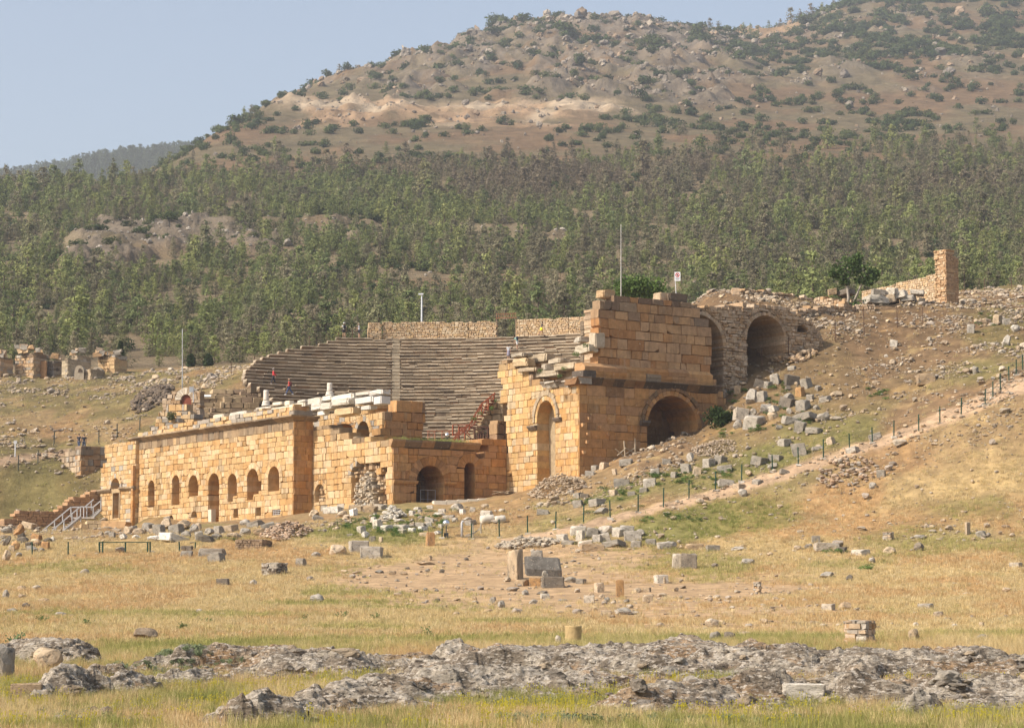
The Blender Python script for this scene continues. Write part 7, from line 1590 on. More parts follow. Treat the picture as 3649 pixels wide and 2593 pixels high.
# green gate frame in the grass
g_ = empty('gate_frame', hit(450, 1975), 'long dark green gate frame of posts and a top rail in the left grass', 'gate')
G = lambda x, y: at(x, y, hit(450, 1972).y)
for x, y0, y1 in ((354, 1930, 1976), (366, 1928, 1976), (447, 1930, 1966), (526, 1930, 1960), (535, 1930, 1960)):
    mb = MB(); mb.bar(G(x, y1 + 6), G(x, y0), .08, col=GRN); mb.build('post', M['metal'], g_)
mb = MB(); mb.bar(G(352, 1931), G(537, 1931), .06, col=GRN); mb.build('top_rail', M['metal'], g_)
mb = MB()
for k in range(6): mb.bar(G(354, 1934 + k * 7), G(366, 1934 + k * 7), .03, col=(.15, .2, .17))
mb.build('mesh_panel', M['metal'], g_)
def mast(px, y0, y1, Y, label, r0=.09, r1=.04, colr=(.45, .45, .44), bands=None, cat='pole'):
    a = at(px, y1, Y); b = at(px, y0, Y); mb = MB(); n = 8
    mb.tube([a.lerp(b, k / n) - (Z * .4 if k == 0 else Z * 0) for k in range(n + 1)], [r0 + (r1 - r0) * k / n for k in range(n + 1)], 8, colr)
    return tag(mb.build('mast', M['metal'], smooth=True), label, cat)
mast(650, 1172, 1385, 262, 'tall thin grey mast standing on the left slope above the small arch', .065, .035)
mast(2213, 800, 1066, 224, 'tall thin grey lightning mast rising behind the tower top', .06, .03, (.42, .40, .36))
lp = empty('lamp_post', at(1503, 1140, 280), 'white lamp post with a small head standing behind the top wall of the seating', 'lamp post')
mb = MB(); mb.tube([at(1503, 1170, 280), at(1503, 1045, 280)], [.11, .08], 8, (.62, .64, .66)); mb.build('post', M['metal'], lp)
mb = MB(); mb.box(at(1500, 1048, 280), (.55, .3, .16), (.66, .68, .70)); mb.build('lamp_head', M['metal'], lp)
# prohibition sign
sp = empty('warning_sign', at(2413, 1060, 222), 'small white sign with a red ring on a pole above the tower', 'sign')
mb = MB(); mb.bar(at(2410, 1062, 222), at(2405, 968, 222), .05, col=(.6, .6, .6)); mb.build('pole', M['metal'], sp)
c = at(2414, 985, 221.9); mb = MB(); mb.box(c, (.52, .03, .80), (.82, .82, .82)); mb.build('panel', M['metal'], sp)
mb = MB(); ring = [(c.x + .19 * math.cos(6.2832 * k / 20), c.y - .02, c.z + .13 + .19 * math.sin(6.2832 * k / 20)) for k in range(20)]; rin = [(c.x + .12 * math.cos(6.2832 * k / 20), c.y - .02, c.z + .13 + .12 * math.sin(6.2832 * k / 20)) for k in range(20)]
mb.add(ring + rin, [(k, (k + 1) % 20, 20 + (k + 1) % 20, 20 + k) for k in range(20)], (.55, .03, .03)); mb.add([(c.x - .13, c.y - .022, c.z + .21), (c.x - .09, c.y - .022, c.z + .25), (c.x + .13, c.y - .022, c.z + .05), (c.x + .09, c.y - .022, c.z + .01)], [(0, 1, 2, 3)], (.55, .03, .03)); mb.build('red_ring', M['metal'], sp)
mb = MB(); mb.box((c.x, c.y - .018, c.z + .13), (.07, .01, .17), (.05, .05, .05)); mb.build('pictogram', M['metal'], sp)
for k in range(2):
    mb = MB(); mb.box((c.x, c.y - .018, c.z - .16 - .1 * k), (.38 - .1 * k, .01, .045), (.25, .25, .27)); mb.build('text_line', M['metal'], sp)
ib = empty('info_board', at(684, 1428, 256), 'small grey board on a white post beside the small arch', 'sign'); mb = MB(); mb.bar(at(689, 1432, 256), at(689, 1377, 256), .06, col=(.66, .66, .66)); mb.build('post', M['metal'], ib); mb = MB(); mb.box(at(682, 1387, 255.9), (.42, .05, .55), (.36, .37, .38)); mb.build('board', M['metal'], ib)
ib = empty('info_board', hit(54, 1628), 'small pale board on a white post on the far left slope', 'sign'); q = hit(54, 1628); mb = MB(); mb.bar(q - Z * .2, q + Z * 1.5, .09, col=(.68, .68, .68)); mb.build('post', M['metal'], ib); mb = MB(); mb.box(q + Z * 1.55, (.34, .05, .36), (.5, .5, .5)); mb.build('board', M['metal'], ib)
tag(bpy.data.objects.new('', None) if False else ib, None)
t_ = hit(743, 1362)
# lying sign panel on the lower tiers
mb = MB(); mb.box(at(737, 1410, 268), (.9, .5, .05), (.62, .62, .60), rot=Matrix.Rotation(.5, 3, 'X')); tag(mb.build('sign_panel', M['metal']), 'small slanted white panel on the lower tiers beside the small arch', 'sign')
# white kerb slab in front of the door wall
ks = Plane(at(1546, 1800, 211.5), Vector((.17, -.985, 0))); a = ks.uw(1546, 1806); b = ks.uw(1766, 1774); mb = MB(); u = a[0]; rr_ = random.Random(2)
e = ks.uw(1852, 1770)[0]; zt0, zt1 = ks.uw(1550, 1783)[1], ks.uw(1850, 1768)[1]
while u < e - .05:
    L = min(rr_.uniform(.7, 1.1), e - u); f = (u - a[0]) / (e - a[0]); t = zt0 + (zt1 - zt0) * f
    prism(mb, ks, rect(u + .006, u + L - .006, t - 1.1, t + rr_.uniform(-.01, .01)), 0, -1.2, .02, (.60, .53, .42), rr_); u += L
tag(mb.build('new_kerb', M['marble']), 'long new cream stone kerb in front of the door wall', 'kerb')
mb = MB(); rr_ = random.Random(6)
for k in range(16):
    q = at(1775 + k * 9 + rr_.uniform(-8, 8), 1768 - rr_.uniform(0, 16), 213); mb.box(q, (rr_.uniform(.7, 1.5), .8, .07), rr_.choice([(.40, .30, .2), (.24, .17, .11), (.5, .4, .28)]), rot=Matrix.Rotation(rr_.uniform(-.2, .2), 3, 'Y') @ Matrix.Rotation(rr_.uniform(-.5, .5), 3, 'Z'))
tag(mb.build('slab_stack', M['rubblewall']), 'loose thin slabs stacked at the right end of the new kerb', 'slabs')
# red timber stair and railing between door wall and tower
def r3(x, y, Y=226.0): return at(1550 + .1663 * x, 1380 + .1663 * y, Y)
RED = (.27, .085, .045)
rs_ = empty('timber_walkway', r3(700, 1150), 'red brown timber stair and crossed railing climbing beside the tower', 'stair')
def rbar(a, b, w_=.10, name='rail', Y=226.0, Y2=None, c=RED):
    mb = MB(); mb.bar(r3(*a, Y), r3(*b, Y2 or Y), w_, w_, c); mb.build(name, M['wood'], rs_)
for a, b in (((340, 1155), (640, 845)), ((640, 845), (740, 800)), ((740, 800), (850, 600)), ((850, 600), (990, 360)), ((990, 360), (1140, 245)), ((1140, 245), (1290, 115)), ((380, 1160), (700, 850))): rbar(a, b, .13, 'handrail')
for x, y0, y1 in ((740, 800, 915), (855, 600, 745), (1000, 355, 630), (1145, 245, 490), (1262, 140, 260), (640, 845, 1150), (515, 850, 1140), (385, 800, 1040)): rbar((x, y0), (x, y1), .11, 'post')
for a, b in (((740, 910), (850, 620)), ((780, 850), (870, 740)), ((870, 740), (985, 380)), ((870, 600), (1000, 620)), ((1000, 625), (1140, 260)), ((1010, 375), (1150, 480)), ((1150, 240), (1240, 240)), ((1250, 250), (1285, 130)), ((480, 790), (640, 1000)), ((400, 800), (735, 800)), ((390, 1030), (640, 850)), ((520, 860), (600, 860)), ((640, 900), (760, 1040)), ((660, 1000), (740, 860))): rbar(a, b, .09, 'brace')
DK = (.10, .05, .035)
rbar((760, 853), (1340, 853), .12, 'landing_rail', 225, c=DK); rbar((640, 1105), (1320, 1085), .10, 'landing_rail', 225, c=DK)
for x in (850, 1135, 1325): rbar((x, 860), (x, 1165 if x < 900 else 1090), .12, 'post', 225, c=DK)
for a, b in (((850, 880), (1135, 1060)), ((850, 1050), (1135, 870)), ((1140, 880), (1320, 1060)), ((1150, 1060), (1320, 880)), ((640, 980), (850, 1150))): rbar(a, b, .09, 'cross_brace', 225, c=DK)
for x in (940, 990, 1050): rbar((x, 1000), (x, 1310), .13, 'leg', 225, c=DK)
for k in range(11):
    t = k / 10; mb = MB(); q = r3(760 + 480 * t, 930 - 660 * t, 226.2); mb.box(q + Vector((.0, .5, 0)), (.45, 1.0, .06), RED); mb.build('tread', M['wood'], rs_)
# pale low railing on the stage edge
lr_ = empty('low_railing', at(1550, 1560, 222), 'low rusty crossed railing along the back of the stage', 'railing')
for x in (1525, 1550, 1575, 1602):
    mb = MB(); mb.bar(at(x, 1568, 223), at(x, 1533, 223), .06, col=(.30, .13, .08)); mb.build('post', M['wood'], lr_)
mb = MB(); mb.bar(at(1520, 1534, 223), at(1612, 1534, 223), .06, col=(.30, .13, .08)); mb.build('top_rail', M['wood'], lr_)
for a, b in ((1525, 1550), (1575, 1602)):
    for y0, y1 in ((1536, 1564), (1564, 1536)):
        mb = MB(); mb.bar(at(a, y0, 223), at(b, y1, 223), .05, col=(.30, .13, .08)); mb.build('cross_brace', M['wood'], lr_)
# masonry ramp under the timber stair
RP = Plane(at(1690, 1560, 227.5), Vector((-.25, -.97, 0))); pz = [RP.uw(1550 + .1663 * x, 1380 + .1663 * y) for x, y in ((560, 1150), (860, 800), (940, 640), (1060, 500), (1160, 300), (1330, 290))]
mb = MB(); ashlar(mb, RP, pz[0][0], pz[-1][0] + .6, pz[0][1] - 1.5, lambda u: float(np.interp(u, [p[0] for p in pz], [p[1] for p in pz])), 1.5, (.35, .5), (.5, 1.0), tint=tinter([(.55, .43, .27), (.50, .37, .21), (.58, .48, .33)]), seed=951, jit=.04, djit=.07, bev=.05, chip=.3)
tag(mb.build('stepped_wall', M['ashlar']), 'pale stepped stone ramp under the red timber stair', 'wall')
RQ = Plane(at(1770, 1560, 222.6), -E1); q0 = RQ.uw(1772, 1560)[0]; q1 = RQ.uw(1800, 1560)[0]; mb = MB()
ashlar(mb, RQ, q0, q1 + .8, RQ.uw(1780, 1700)[1], lambda u: RQ.uw(1785, 1495)[1], 1.2, (.6, .9), (.5, .9), tint=tinter([(.36, .23, .12), (.30, .19, .11)]), seed=953, jit=.05, djit=.08, bev=.06, ends=.15)
tag(mb.build('broken_pier', M['ashlar']), 'dark broken pier between the timber landing and the tower', 'wall')
# floodlights with round silver hoods
def flood(px, py, r, Y, label, foot):
    c = at(px, py, Y); f = empty('floodlight', c, label, 'floodlight', 'silver hooded floodlights'); mb = MB(); n = 10
    for i in range(7):
        pass
    R_ = r * Y / FOC; mb.tube([c + Vector((0, 0, R_ * math.cos(math.pi * k / 10))) for k in range(11)], [max(.005, R_ * math.sin(math.pi * k / 10)) * (1.05) for k in range(11)], 16, (.70, .72, .75)); mb.build('hood', M['steel'], f, True)
    mb = MB(); mb.bar(c - Z * R_ * .8, at(px, foot, Y), .06, col=(.08, .08, .08)); mb.build('stand', M['metal'], f)
    mb = MB(); mb.box(at(px, foot - 8, Y), (.34, .3, .42), (.05, .05, .05)); mb.build('lamp_box', M['metal'], f)
M['steel'] = mat_tint('polished_steel', 3, .05, 0, rough=.25); M['steel'].node_tree.nodes['Principled BSDF'].inputs['Metallic'].default_value = .9
flood(1590, 1863, 12, hit(1590, 1918).y, 'silver round floodlight standing before the marble pieces', 1916)
flood(1594, 1550, 9, 223, 'silver round floodlight on the stage edge by the red stair', 1562)
# white pipe frame and pale timber hurdle near the fence
yb = hit(1660, 1915).y; pf = empty('pipe_frame', at(1650, 1912, yb), 'white bent pipe standing by the pale timber hurdle', 'pipe'); mb = MB(); A_ = lambda x, y: at(x, y, yb)
mb.tube([A_(1646, 1915), A_(1646, 1862), A_(1648, 1858), A_(1653, 1857)], [.09] * 4, 8, (.52, .52, .53)); mb.build('upright_pipe', M['metal'], pf, True)
hu = empty('timber_hurdle', A_(1690, 1912), 'pale grey timber hurdle lying against a fence post', 'hurdle')
for a, b in (((1656, 1906), (1690, 1898)), ((1685, 1865), (1686, 1912)), ((1713, 1862), (1714, 1900)), ((1650, 1914), (1712, 1885)), ((1690, 1900), (1714, 1876)), ((1655, 1918), (1700, 1892))):
    mb = MB(); mb.bar(A_(*a), A_(*b), .08, .05, (.42, .37, .30)); mb.build('board', M['wood'], hu)
# fallen white drums
def drum(x0, x1, y0, y1, label, seed):
    p = hit((x0 + x1) / 2, y1 + 3); k = p.y / FOC; r = (y1 - y0) * k * .52; L = (x1 - x0) * k; mb = MB(); d = Vector((.9, .3, .12)).normalized(); c = p + Z * r * .9
    mb.tube([c + d * L * t for t in (-.5, -.48, -.2, .2, .48, .5)], [r * q for q in (.92, 1, 1.02, 1, 1, .92)], 16, (.60, .54, .44)); tag(mb.build('column_drum', M['marble'], smooth=True), label, 'column drum', 'fallen column drums')
drum(1763, 1800, 1834, 1860, 'fallen white column drum at the right end of the marble pieces', 1); drum(1712, 1760, 1832, 1862, 'fallen thicker buff drum left of the white one', 2)

# ------------------------------------------------------------------ trees and bushes near the theatre
def leafy(name, pts, size, tint, label, cat, seed, loc, trunk=None):
    r_ = empty(name, loc, label, cat); rng = random.Random(seed)
    me = quads_mesh('crown', pts, rng, size, M['leaf'], tint, .5, .75); o = bpy.data.objects.new('crown', me); COL.objects.link(o); o.parent = r_
    if trunk:
        for t in trunk:
            mb = MB(); mb.tube(t[0], t[1], 7, (.36, .31, .25)); q = mb.build('trunk', M['wood'], None, True); q.parent = r_
    return r_
rl = random.Random(21)
c = at(2278, 1068, 226); k = 226 / FOC; pts = dome_pts(rl, 195 * k, 86 * k, 2600, 14); pts = [((x, y * .7, z), s) for (x, y, z), s in pts]
leafy('round_bush', pts, .16, (.105, .16, .042), 'big round bright green bush behind the tower top', 'bush', 22, c)
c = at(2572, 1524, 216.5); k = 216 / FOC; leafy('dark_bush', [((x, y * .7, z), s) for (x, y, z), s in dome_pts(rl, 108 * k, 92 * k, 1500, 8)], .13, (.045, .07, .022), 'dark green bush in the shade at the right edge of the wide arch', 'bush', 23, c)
c = at(3030, 1092, 247); k = 247 / FOC
def ft(x, y): return Vector(((x - 3030) * k, 0, (1092 - y) * k))
pts = []
for (x, y, r) in ((3020, 925, 34), (2985, 960, 26), (3048, 935, 34), (3085, 960, 32), (3110, 985, 26), (3075, 995, 26), (3000, 985, 26), (3035, 965, 30), (3120, 970, 18), (2970, 975, 16), (3095, 1005, 18), (3015, 1005, 16), (3060, 915, 20)):
    for _ in range(135):
        d = Vector((rl.gauss(0, 1), rl.gauss(0, 1), rl.gauss(0, .8))).normalized() * rl.uniform(.45, 1.05); q = ft(x, y); pts.append(((q.x + d.x * r * k, d.y * r * k * 1.2, q.z + d.z * r * k * .85), rl.uniform(.7, 1.2)))
for _ in range(160): pts.append(((rl.gauss(15, 14) * k, rl.gauss(0, .5), abs(rl.gauss(0, 9)) * k), .9))
leafy('fig_tree', pts, .17, (.095, .145, .045), 'fig tree with two pale trunks on the right skyline', 'tree', 24, c,
      [([ft(3020, 1095), ft(3024, 1060), ft(3020, 1020), ft(3028, 985), ft(3020, 945)], [.17, .14, .12, .10, .05]), ([ft(3044, 1075), ft(3058, 1040), ft(3072, 1010), ft(3085, 975), ft(3080, 950)], [.13, .11, .10, .08, .04]), ([ft(3024, 1030), ft(3000, 990), ft(2985, 965)], [.08, .06, .03]), ([ft(3070, 1015), ft(3100, 990), ft(3112, 975)], [.07, .05, .03])])
c = at(609, 1500, 253.6); k = 253 / FOC; leafy('wall_shrub', dome_pts(rl, 34 * k, 40 * k, 260, 5), .10, (.12, .13, .045), 'small olive shrub growing from the broken wall end', 'bush', 25, c)
# cypress-like dark trees at the wood edge on the left
for (px, y0, y1, w_, lb) in ((428, 1215, 1320, 26, 'dark slender cypress right behind the most complete tomb'), (680, 1262, 1318, 30, 'dark round headed tree at the wood edge left of the mast'), (742, 1262, 1318, 34, 'dark round headed tree at the wood edge right of the mast')):
    Y = 338; c = at(px, y1, Y); k = Y / FOC; rr_ = random.Random(px); h = (y1 - y0) * k; pts = []
    for _ in range(900):
        t = rr_.random(); R = w_ * k * .5 * (math.sin(math.pi * min(1, t * .85 + .12)) ** .7) * math.sqrt(rr_.random()); a = rr_.uniform(0, 6.28); pts.append(((R * math.cos(a), R * math.sin(a), h * (.04 + .96 * t)), rr_.uniform(.7, 1.2)))
    leafy('cypress_tree', pts, .22, (.06, .085, .035), lb, 'tree', px, c, [([Vector((0, 0, -.2)), Vector((0, 0, h * .6))], [.12, .05])])
# weeds: fresh green clumps
weed_me = [quads_mesh('green_weed', dome_pts(random.Random(970 + i), 1, .7, 130, 5), random.Random(975 + i), .09, M['needle_far'], (1, 1, 1), .6, .5) for i in range(4)]
weeds = far_collection('green_weed', weed_me)
WP = [(2440, 1090, 1), (1935, 1770, .9)]; pts = []
for (px, py, n, sx, sy) in ((2230, 1760, 16, 70, 40), (2450, 1700, 22, 120, 40), (2110, 1790, 10, 60, 30), (2560, 1690, 14, 60, 40), (2760, 1430, 14, 70, 50), (2640, 1420, 8, 60, 30), (2860, 1490, 12, 80, 40), (2790, 1380, 8, 40, 20), (1350, 1870, 22, 110, 30), (1550, 1850, 22, 120, 35), (1440, 1900, 12, 100, 15), (2330, 1700, 8, 60, 20), (2585, 1540, 8, 30, 20), (2700, 1540, 6, 40, 20), (1210, 1870, 6, 40, 20), (820, 1930, 5, 60, 10), (2350, 1860, 10, 120, 30), (3500, 1150, 8, 60, 30), (3150, 1400, 8, 80, 30), (350, 1330, 8, 100, 20), (3110, 2030, 5, 30, 6), (2990, 1970, 5, 40, 6)):
    for _ in range(n): pts.append(hit(px + rl.gauss(0, sx * .5), py + rl.gauss(0, sy * .5)))
n = len(pts); scatter('green_weeds', np.array([tuple(p) for p in pts]), np.repeat(rn.uniform(.3, .8, (n, 1)), 3, 1) * np.array([1.2, 1.2, .7]), rn.uniform(0, 6.28, n), np.array([(.13, .20, .055)]) * rn.uniform(.7, 1.3, (n, 1)), weeds, 'fresh green weeds between the stones', 'weeds', nvar=4)
# tufts rooted in masonry
pts = [at(*p) for p in ((1690, 1500, 225), (1748, 1462, 225), (1770, 1432, 225), (1712, 1480, 225), (2090, 1238, 213), (1995, 1345, 212), (1930, 1330, 213), (2010, 1320, 211), (2050, 1270, 212))]
n = len(pts); scatter('wall_weeds', np.array([tuple(p) for p in pts]), np.repeat(rn.uniform(.4, .7, (n, 1)), 3, 1), rn.uniform(0, 6.28, n), np.array([(.12, .18, .05)]) * rn.uniform(.8, 1.2, (n, 1)), weeds, 'little green tufts rooted in the ruined walls', 'weeds', nvar=4)
y_ = PC; ss = rn.uniform(0, 1, 260); e_ = np.array([tuple(PC.pos(1.0 + (UCe - 1.4) * t, ZC + .46, -.4 - 2.2 * rn.uniform())) for t in ss]); scatter('stage_turf', e_, np.stack([rn.uniform(.8, 1.2, 260), rn.uniform(.8, 1.2, 260), rn.uniform(1.0, 1.9, 260)], -1), rn.uniform(0, 6.28, 260), np.array([(.30, .32, .10)]) * rn.uniform(.7, 1.3, (260, 1)), far_t, 'strip of grass growing along the top of the door wall', 'grass', nvar=6)
# foreground plants
def plant(px, py, h, w_, n, tint, label, seed, kind=0):
    p = hit(px, py); p.z = rz_out(p.x, p.y); rr_ = random.Random(seed); mb = MB(); r_ = empty('leafy_plant', p, label, 'plant')
    for k in range(n):
        a = rr_.uniform(0, 6.28); el = rr_.uniform(.5, 1.4) if kind == 0 else rr_.uniform(.3, .9); L = h * rr_.uniform(.5, 1.1); d = Vector((math.cos(a) * math.cos(el), math.sin(a) * math.cos(el), math.sin(el)))
        if kind == 0:
            e = Vector((rr_.gauss(0, w_ * .2), rr_.gauss(0, w_ * .2), 0)) + d * L; mb.bar(Vector((0, 0, 0)), e, .006, col=tuple(np.array(tint) * .9))
            for j in range(7):
                q = e * rr_.uniform(.4, 1.0) + Vector((rr_.gauss(0, .02), rr_.gauss(0, .02), rr_.gauss(0, .02))); x = Vector((rr_.gauss(0, 1), rr_.gauss(0, 1), rr_.gauss(0, .5))).normalized() * .045; y = Vector((rr_.gauss(0, 1), rr_.gauss(0, 1), rr_.gauss(0, 1))).normalized() * .03; mb.add([q - x, q + y, q + x, q - y], [(0, 1, 2, 3)], tuple(np.array(tint) * rr_.uniform(.7, 1.3)))
        else:
            s = Vector((-d.y, d.x, 0)).normalized() * L * .16; mb.add([Vector((0, 0, 0)), d * L * .5 + s, d * L, d * L * .5 - s], [(0, 1, 2, 3)], tuple(np.array(tint) * rr_.uniform(.75, 1.25)))
    o = mb.build('leaves', M['leaf']); o.parent = r_; return r_
plant(58, 2318, .62, .35, 34, (.20, .27, .13), 'tall blue green leafy plant behind the left boulder', 1)
plant(628, 2545, .24, .2, 18, (.26, .30, .10), 'rosette of broad pale green leaves near the bottom', 2, 1)
for i, (px, py, lb) in enumerate(((655, 2245, 'patch of green weed in the straw left of centre'), (735, 2225, 'sparse thistle in the straw above the weed patch'), (310, 2230, 'small green weed in the straw at left'), (150, 2215, 'green weed patch at the far left of the straw field'), (1080, 2215, 'thistle standing in straw near the green strip'), (1220, 2205, 'green thistle clump left of the bare patch'), (1340, 2210, 'tall dry thistle left of the bare patch'), (1520, 2270, 'low green weed before the outcrop at centre'))): plant(px, py, .34, .4, 16, (.17, .22, .08), lb, 10 + i)
pts = []
for (px, py, n, sx, sy) in ((560, 2395, 70, 170, 18), (700, 2400, 50, 150, 14), (1950, 2580, 30, 200, 14), (230, 2560, 24, 120, 20), (2500, 2580, 20, 300, 10), (1800, 2440, 8, 40, 10)):
    for _ in range(n): q = hit(px + rl.gauss(0, sx * .5), py + rl.gauss(0, sy * .5)); pts.append((q.x, q.y, rz_out(q.x, q.y)))
n = len(pts); scatter('ground_weeds', np.array(pts), np.repeat(rn.uniform(.14, .30, (n, 1)), 3, 1), rn.uniform(0, 6.28, n), np.array([(.22, .26, .14)]) * rn.uniform(.7, 1.3, (n, 1)), weeds, 'low blue green weeds creeping between the foreground rocks', 'weeds', nvar=4)
# yellow flowers
fm = []
for i in range(3):
    r_ = random.Random(i); mb = MB()
    for k in range(7):
        x, y, h = r_.uniform(-.12, .12), r_.uniform(-.12, .12), r_.uniform(.18, .38); mb.bar((x, y, 0), (x, y, h), .004, col=(1, 1, 1))
        for a in (0, 1.57): mb.add([(x - .014 * math.cos(a), y - .014 * math.sin(a), h - .012), (x + .014 * math.cos(a), y + .014 * math.sin(a), h - .012), (x + .014 * math.cos(a), y + .014 * math.sin(a), h + .014), (x - .014 * math.cos(a), y - .014 * math.sin(a), h + .014)], [(0, 1, 2, 3)], (1, 1, 1))
    fm.append(mb.mesh('yellow_flower', M['grass']))
n = 1500; y = np.sqrt(rn.uniform(38 ** 2, 62 ** 2, n)); x = rn.uniform(-.21, .21, n) * y; q = (fbm(x / 2, y / 2, 231) > .5) & (outcrop_mask(x, y) < .1); x, y = x[q], y[q]; n = len(x)
scatter('yellow_flowers', np.stack([x, y, gzv(x, y)], -1), np.ones((n, 3)) * .8, rn.uniform(0, 6.28, n), np.array([(.55, .48, .06)]) * rn.uniform(.8, 1.1, (n, 1)), far_collection('yellow_flower', fm), 'tiny yellow flowers dotted through the foreground grass', 'flowers', nvar=3)

# ------------------------------------------------------------------ people
SKIN = (.45, .27, .18)
def skin_obj(name, J, E, mat, root, parent, colr, sub=1):
    """a continuous body grown over a skeleton: joints {name: (pos, radius)}, bones [(a, b)]"""
    names = list(J); me = bpy.data.meshes.new(name); me.from_pydata([J[n][0] for n in names], [(names.index(a), names.index(b)) for a, b in E], []); me.update()
    o = bpy.data.objects.new(name, me); COL.objects.link(o); bm = bmesh.new(); bm.from_mesh(me); L = bm.verts.layers.skin.verify(); bm.verts.ensure_lookup_table()
    for i, n in enumerate(names):
        r = J[n][1]; bm.verts[i][L].radius = (r, r) if not isinstance(r, tuple) else r; bm.verts[i][L].use_root = (n == root)
    bm.to_mesh(me); bm.free(); m1 = o.modifiers.new('skin', 'SKIN'); m1.branch_smoothing = .6; m2 = o.modifiers.new('sub', 'SUBSURF'); m2.levels = sub; m2.render_levels = sub
    m_ = bpy.data.materials.new(name); m_.use_nodes = True; b_ = m_.node_tree.nodes['Principled BSDF']; b_.inputs['Base Color'].default_value = (*colr, 1); b_.inputs['Roughness'].default_value = .85
    me.materials.append(m_); o.parent = parent; return o
def person(loc, yaw, H, label, shirt, legs, kind='trousers', stride=.0, lean=0, arm=(.15, .15), fwd=(0, 0), elbow=(.2, .2), hat=None, hair=(.05, .035, .025), pack=None, shoe=(.08, .07, .06), longs=False, woman=False, shirt2=None):
    s = H / 1.72; r_ = empty('person', loc, label, 'person'); r_.rotation_euler = (0, 0, yaw); r_.scale = (s, s, s)
    V = Vector; hip = .92; sh = .17 if woman else .19; c_, s_ = math.cos(lean), math.sin(lean)
    def up(x, y, z):                                    # bend the trunk forward (towards -y) at the hips
        dz = z - hip; return V((x, y * c_ - dz * s_, hip + dz * c_ + y * s_))
    J = {'pelvis': (V((0, 0, hip)), (.125, .10)), 'waist': (up(0, 0, 1.06), (.115, .085)), 'chest': (up(0, 0, 1.26), (.14, .10)), 'collar': (up(0, .0, 1.40), (.075, .06)), 'neck': (up(0, -.005, 1.47), (.05, .05)), 'jaw': (up(0, -.03, 1.545), (.062, .072)), 'head': (up(0, -.012, 1.62), (.074, .092)), 'crown': (up(0, 0, 1.69), (.05, .062)), 'nose': (up(0, -.105, 1.588), .012)}
    E = [('pelvis', 'waist'), ('waist', 'chest'), ('chest', 'collar'), ('collar', 'neck'), ('neck', 'jaw'), ('jaw', 'head'), ('head', 'crown'), ('head', 'nose')]
    for q, sg in (('l', 1), ('r', -1)):
        i = 0 if q == 'l' else 1; a = stride * sg; ab, fw, el = arm[i], fwd[i], elbow[i]
        kn = V((sg * .095, -math.sin(a) * .42, hip - .04 - math.cos(a) * .42)); ka = a - abs(stride) * .55 * (1 if a < 0 else .2); an = kn + V((0, -math.sin(ka) * .41, -math.cos(ka) * .41))
        J.update({'hip' + q: (V((sg * .085, 0, hip - .05)), .095), 'knee' + q: (kn, .058), 'ankle' + q: (an, .040), 'heel' + q: (an + V((0, .02, -.045)), .036), 'toe' + q: (an + V((sg * .015, -.15, -.055)), .030)})
        E += [('pelvis', 'hip' + q), ('hip' + q, 'knee' + q), ('knee' + q, 'ankle' + q), ('ankle' + q, 'heel' + q), ('heel' + q, 'toe' + q)]
        so_ = up(sg * sh, 0, 1.375); d1 = V((sg * math.sin(ab), -math.sin(fw) * math.cos(ab), -math.cos(fw) * math.cos(ab))); eb = so_ + d1 * .29; f2 = fw + el; d2 = V((sg * math.sin(ab * .6), -math.sin(f2), -math.cos(f2))).normalized(); wr = eb + d2 * .25; pa = wr + d2 * .075
        J.update({'sh' + q: (so_, .058), 'elbow' + q: (eb, .041), 'wrist' + q: (wr, (.028, .024)), 'palm' + q: (pa, (.036, .020))}); E += [('collar', 'sh' + q), ('sh' + q, 'elbow' + q), ('elbow' + q, 'wrist' + q), ('wrist' + q, 'palm' + q)]
        sd_ = V((0, 1, 0)); 
        for k, ln in enumerate((.070, .082, .076, .058)):
            b0 = pa + d2 * .03 + sd_ * (.027 - .018 * k); J[f'kn{k}' + q] = (b0, .009); J[f'tip{k}' + q] = (b0 + d2 * ln * .8 + V((-sg * .022, 0, 0)), .008); E += [('palm' + q, f'kn{k}' + q), (f'kn{k}' + q, f'tip{k}' + q)]
        J['thumb' + q] = (wr + d2 * .05 + V((-sg * .01, -.055, 0)), .010); E.append(('wrist' + q, 'thumb' + q))
    body = skin_obj('body', J, E, None, 'pelvis', r_, SKIN)
    g = lambda n, add: (J[n][0], (J[n][1][0] + add, J[n][1][1] + add) if isinstance(J[n][1], tuple) else J[n][1] + add)
    SJ = {'pelvis': (J['pelvis'][0], (.145, .122)), 'waist': g('waist', .026), 'chest': g('chest', .026), 'collar': (J['collar'][0] - V((0, 0, .02)), (.095, .08))}; SE = [('pelvis', 'waist'), ('waist', 'chest'), ('chest', 'collar')]
    for q in 'lr':
        SJ['sh' + q] = g('sh' + q, .022); e_ = J['elbow' + q]; SJ['elbow' + q] = (J['sh' + q][0].lerp(e_[0], 1.0 if longs else .62), e_[1] + .024); SE += [('collar', 'sh' + q), ('sh' + q, 'elbow' + q)]
        if longs: SJ['wrist' + q] = (J['wrist' + q][0], .038); SE.append(('elbow' + q, 'wrist' + q))
    skin_obj('shirt', SJ, SE, None, 'chest', r_, shirt)
    if kind in ('trousers', 'shorts'):
        TJ = {'pelvis': (J['pelvis'][0] + V((0, 0, .02)), (.142, .118))}; TE = []
        for q in 'lr':
            TJ['hip' + q] = g('hip' + q, .016); t = 1.0 if kind == 'trousers' else .85; TJ['knee' + q] = (J['hip' + q][0].lerp(J['knee' + q][0], t), .082); TE += [('pelvis', 'hip' + q), ('hip' + q, 'knee' + q)]
            if kind == 'trousers': TJ['ankle' + q] = (J['ankle' + q][0] + V((0, 0, .02)), .062); TE.append(('knee' + q, 'ankle' + q))
        skin_obj(kind, TJ, TE, None, 'pelvis', r_, legs)
    else:
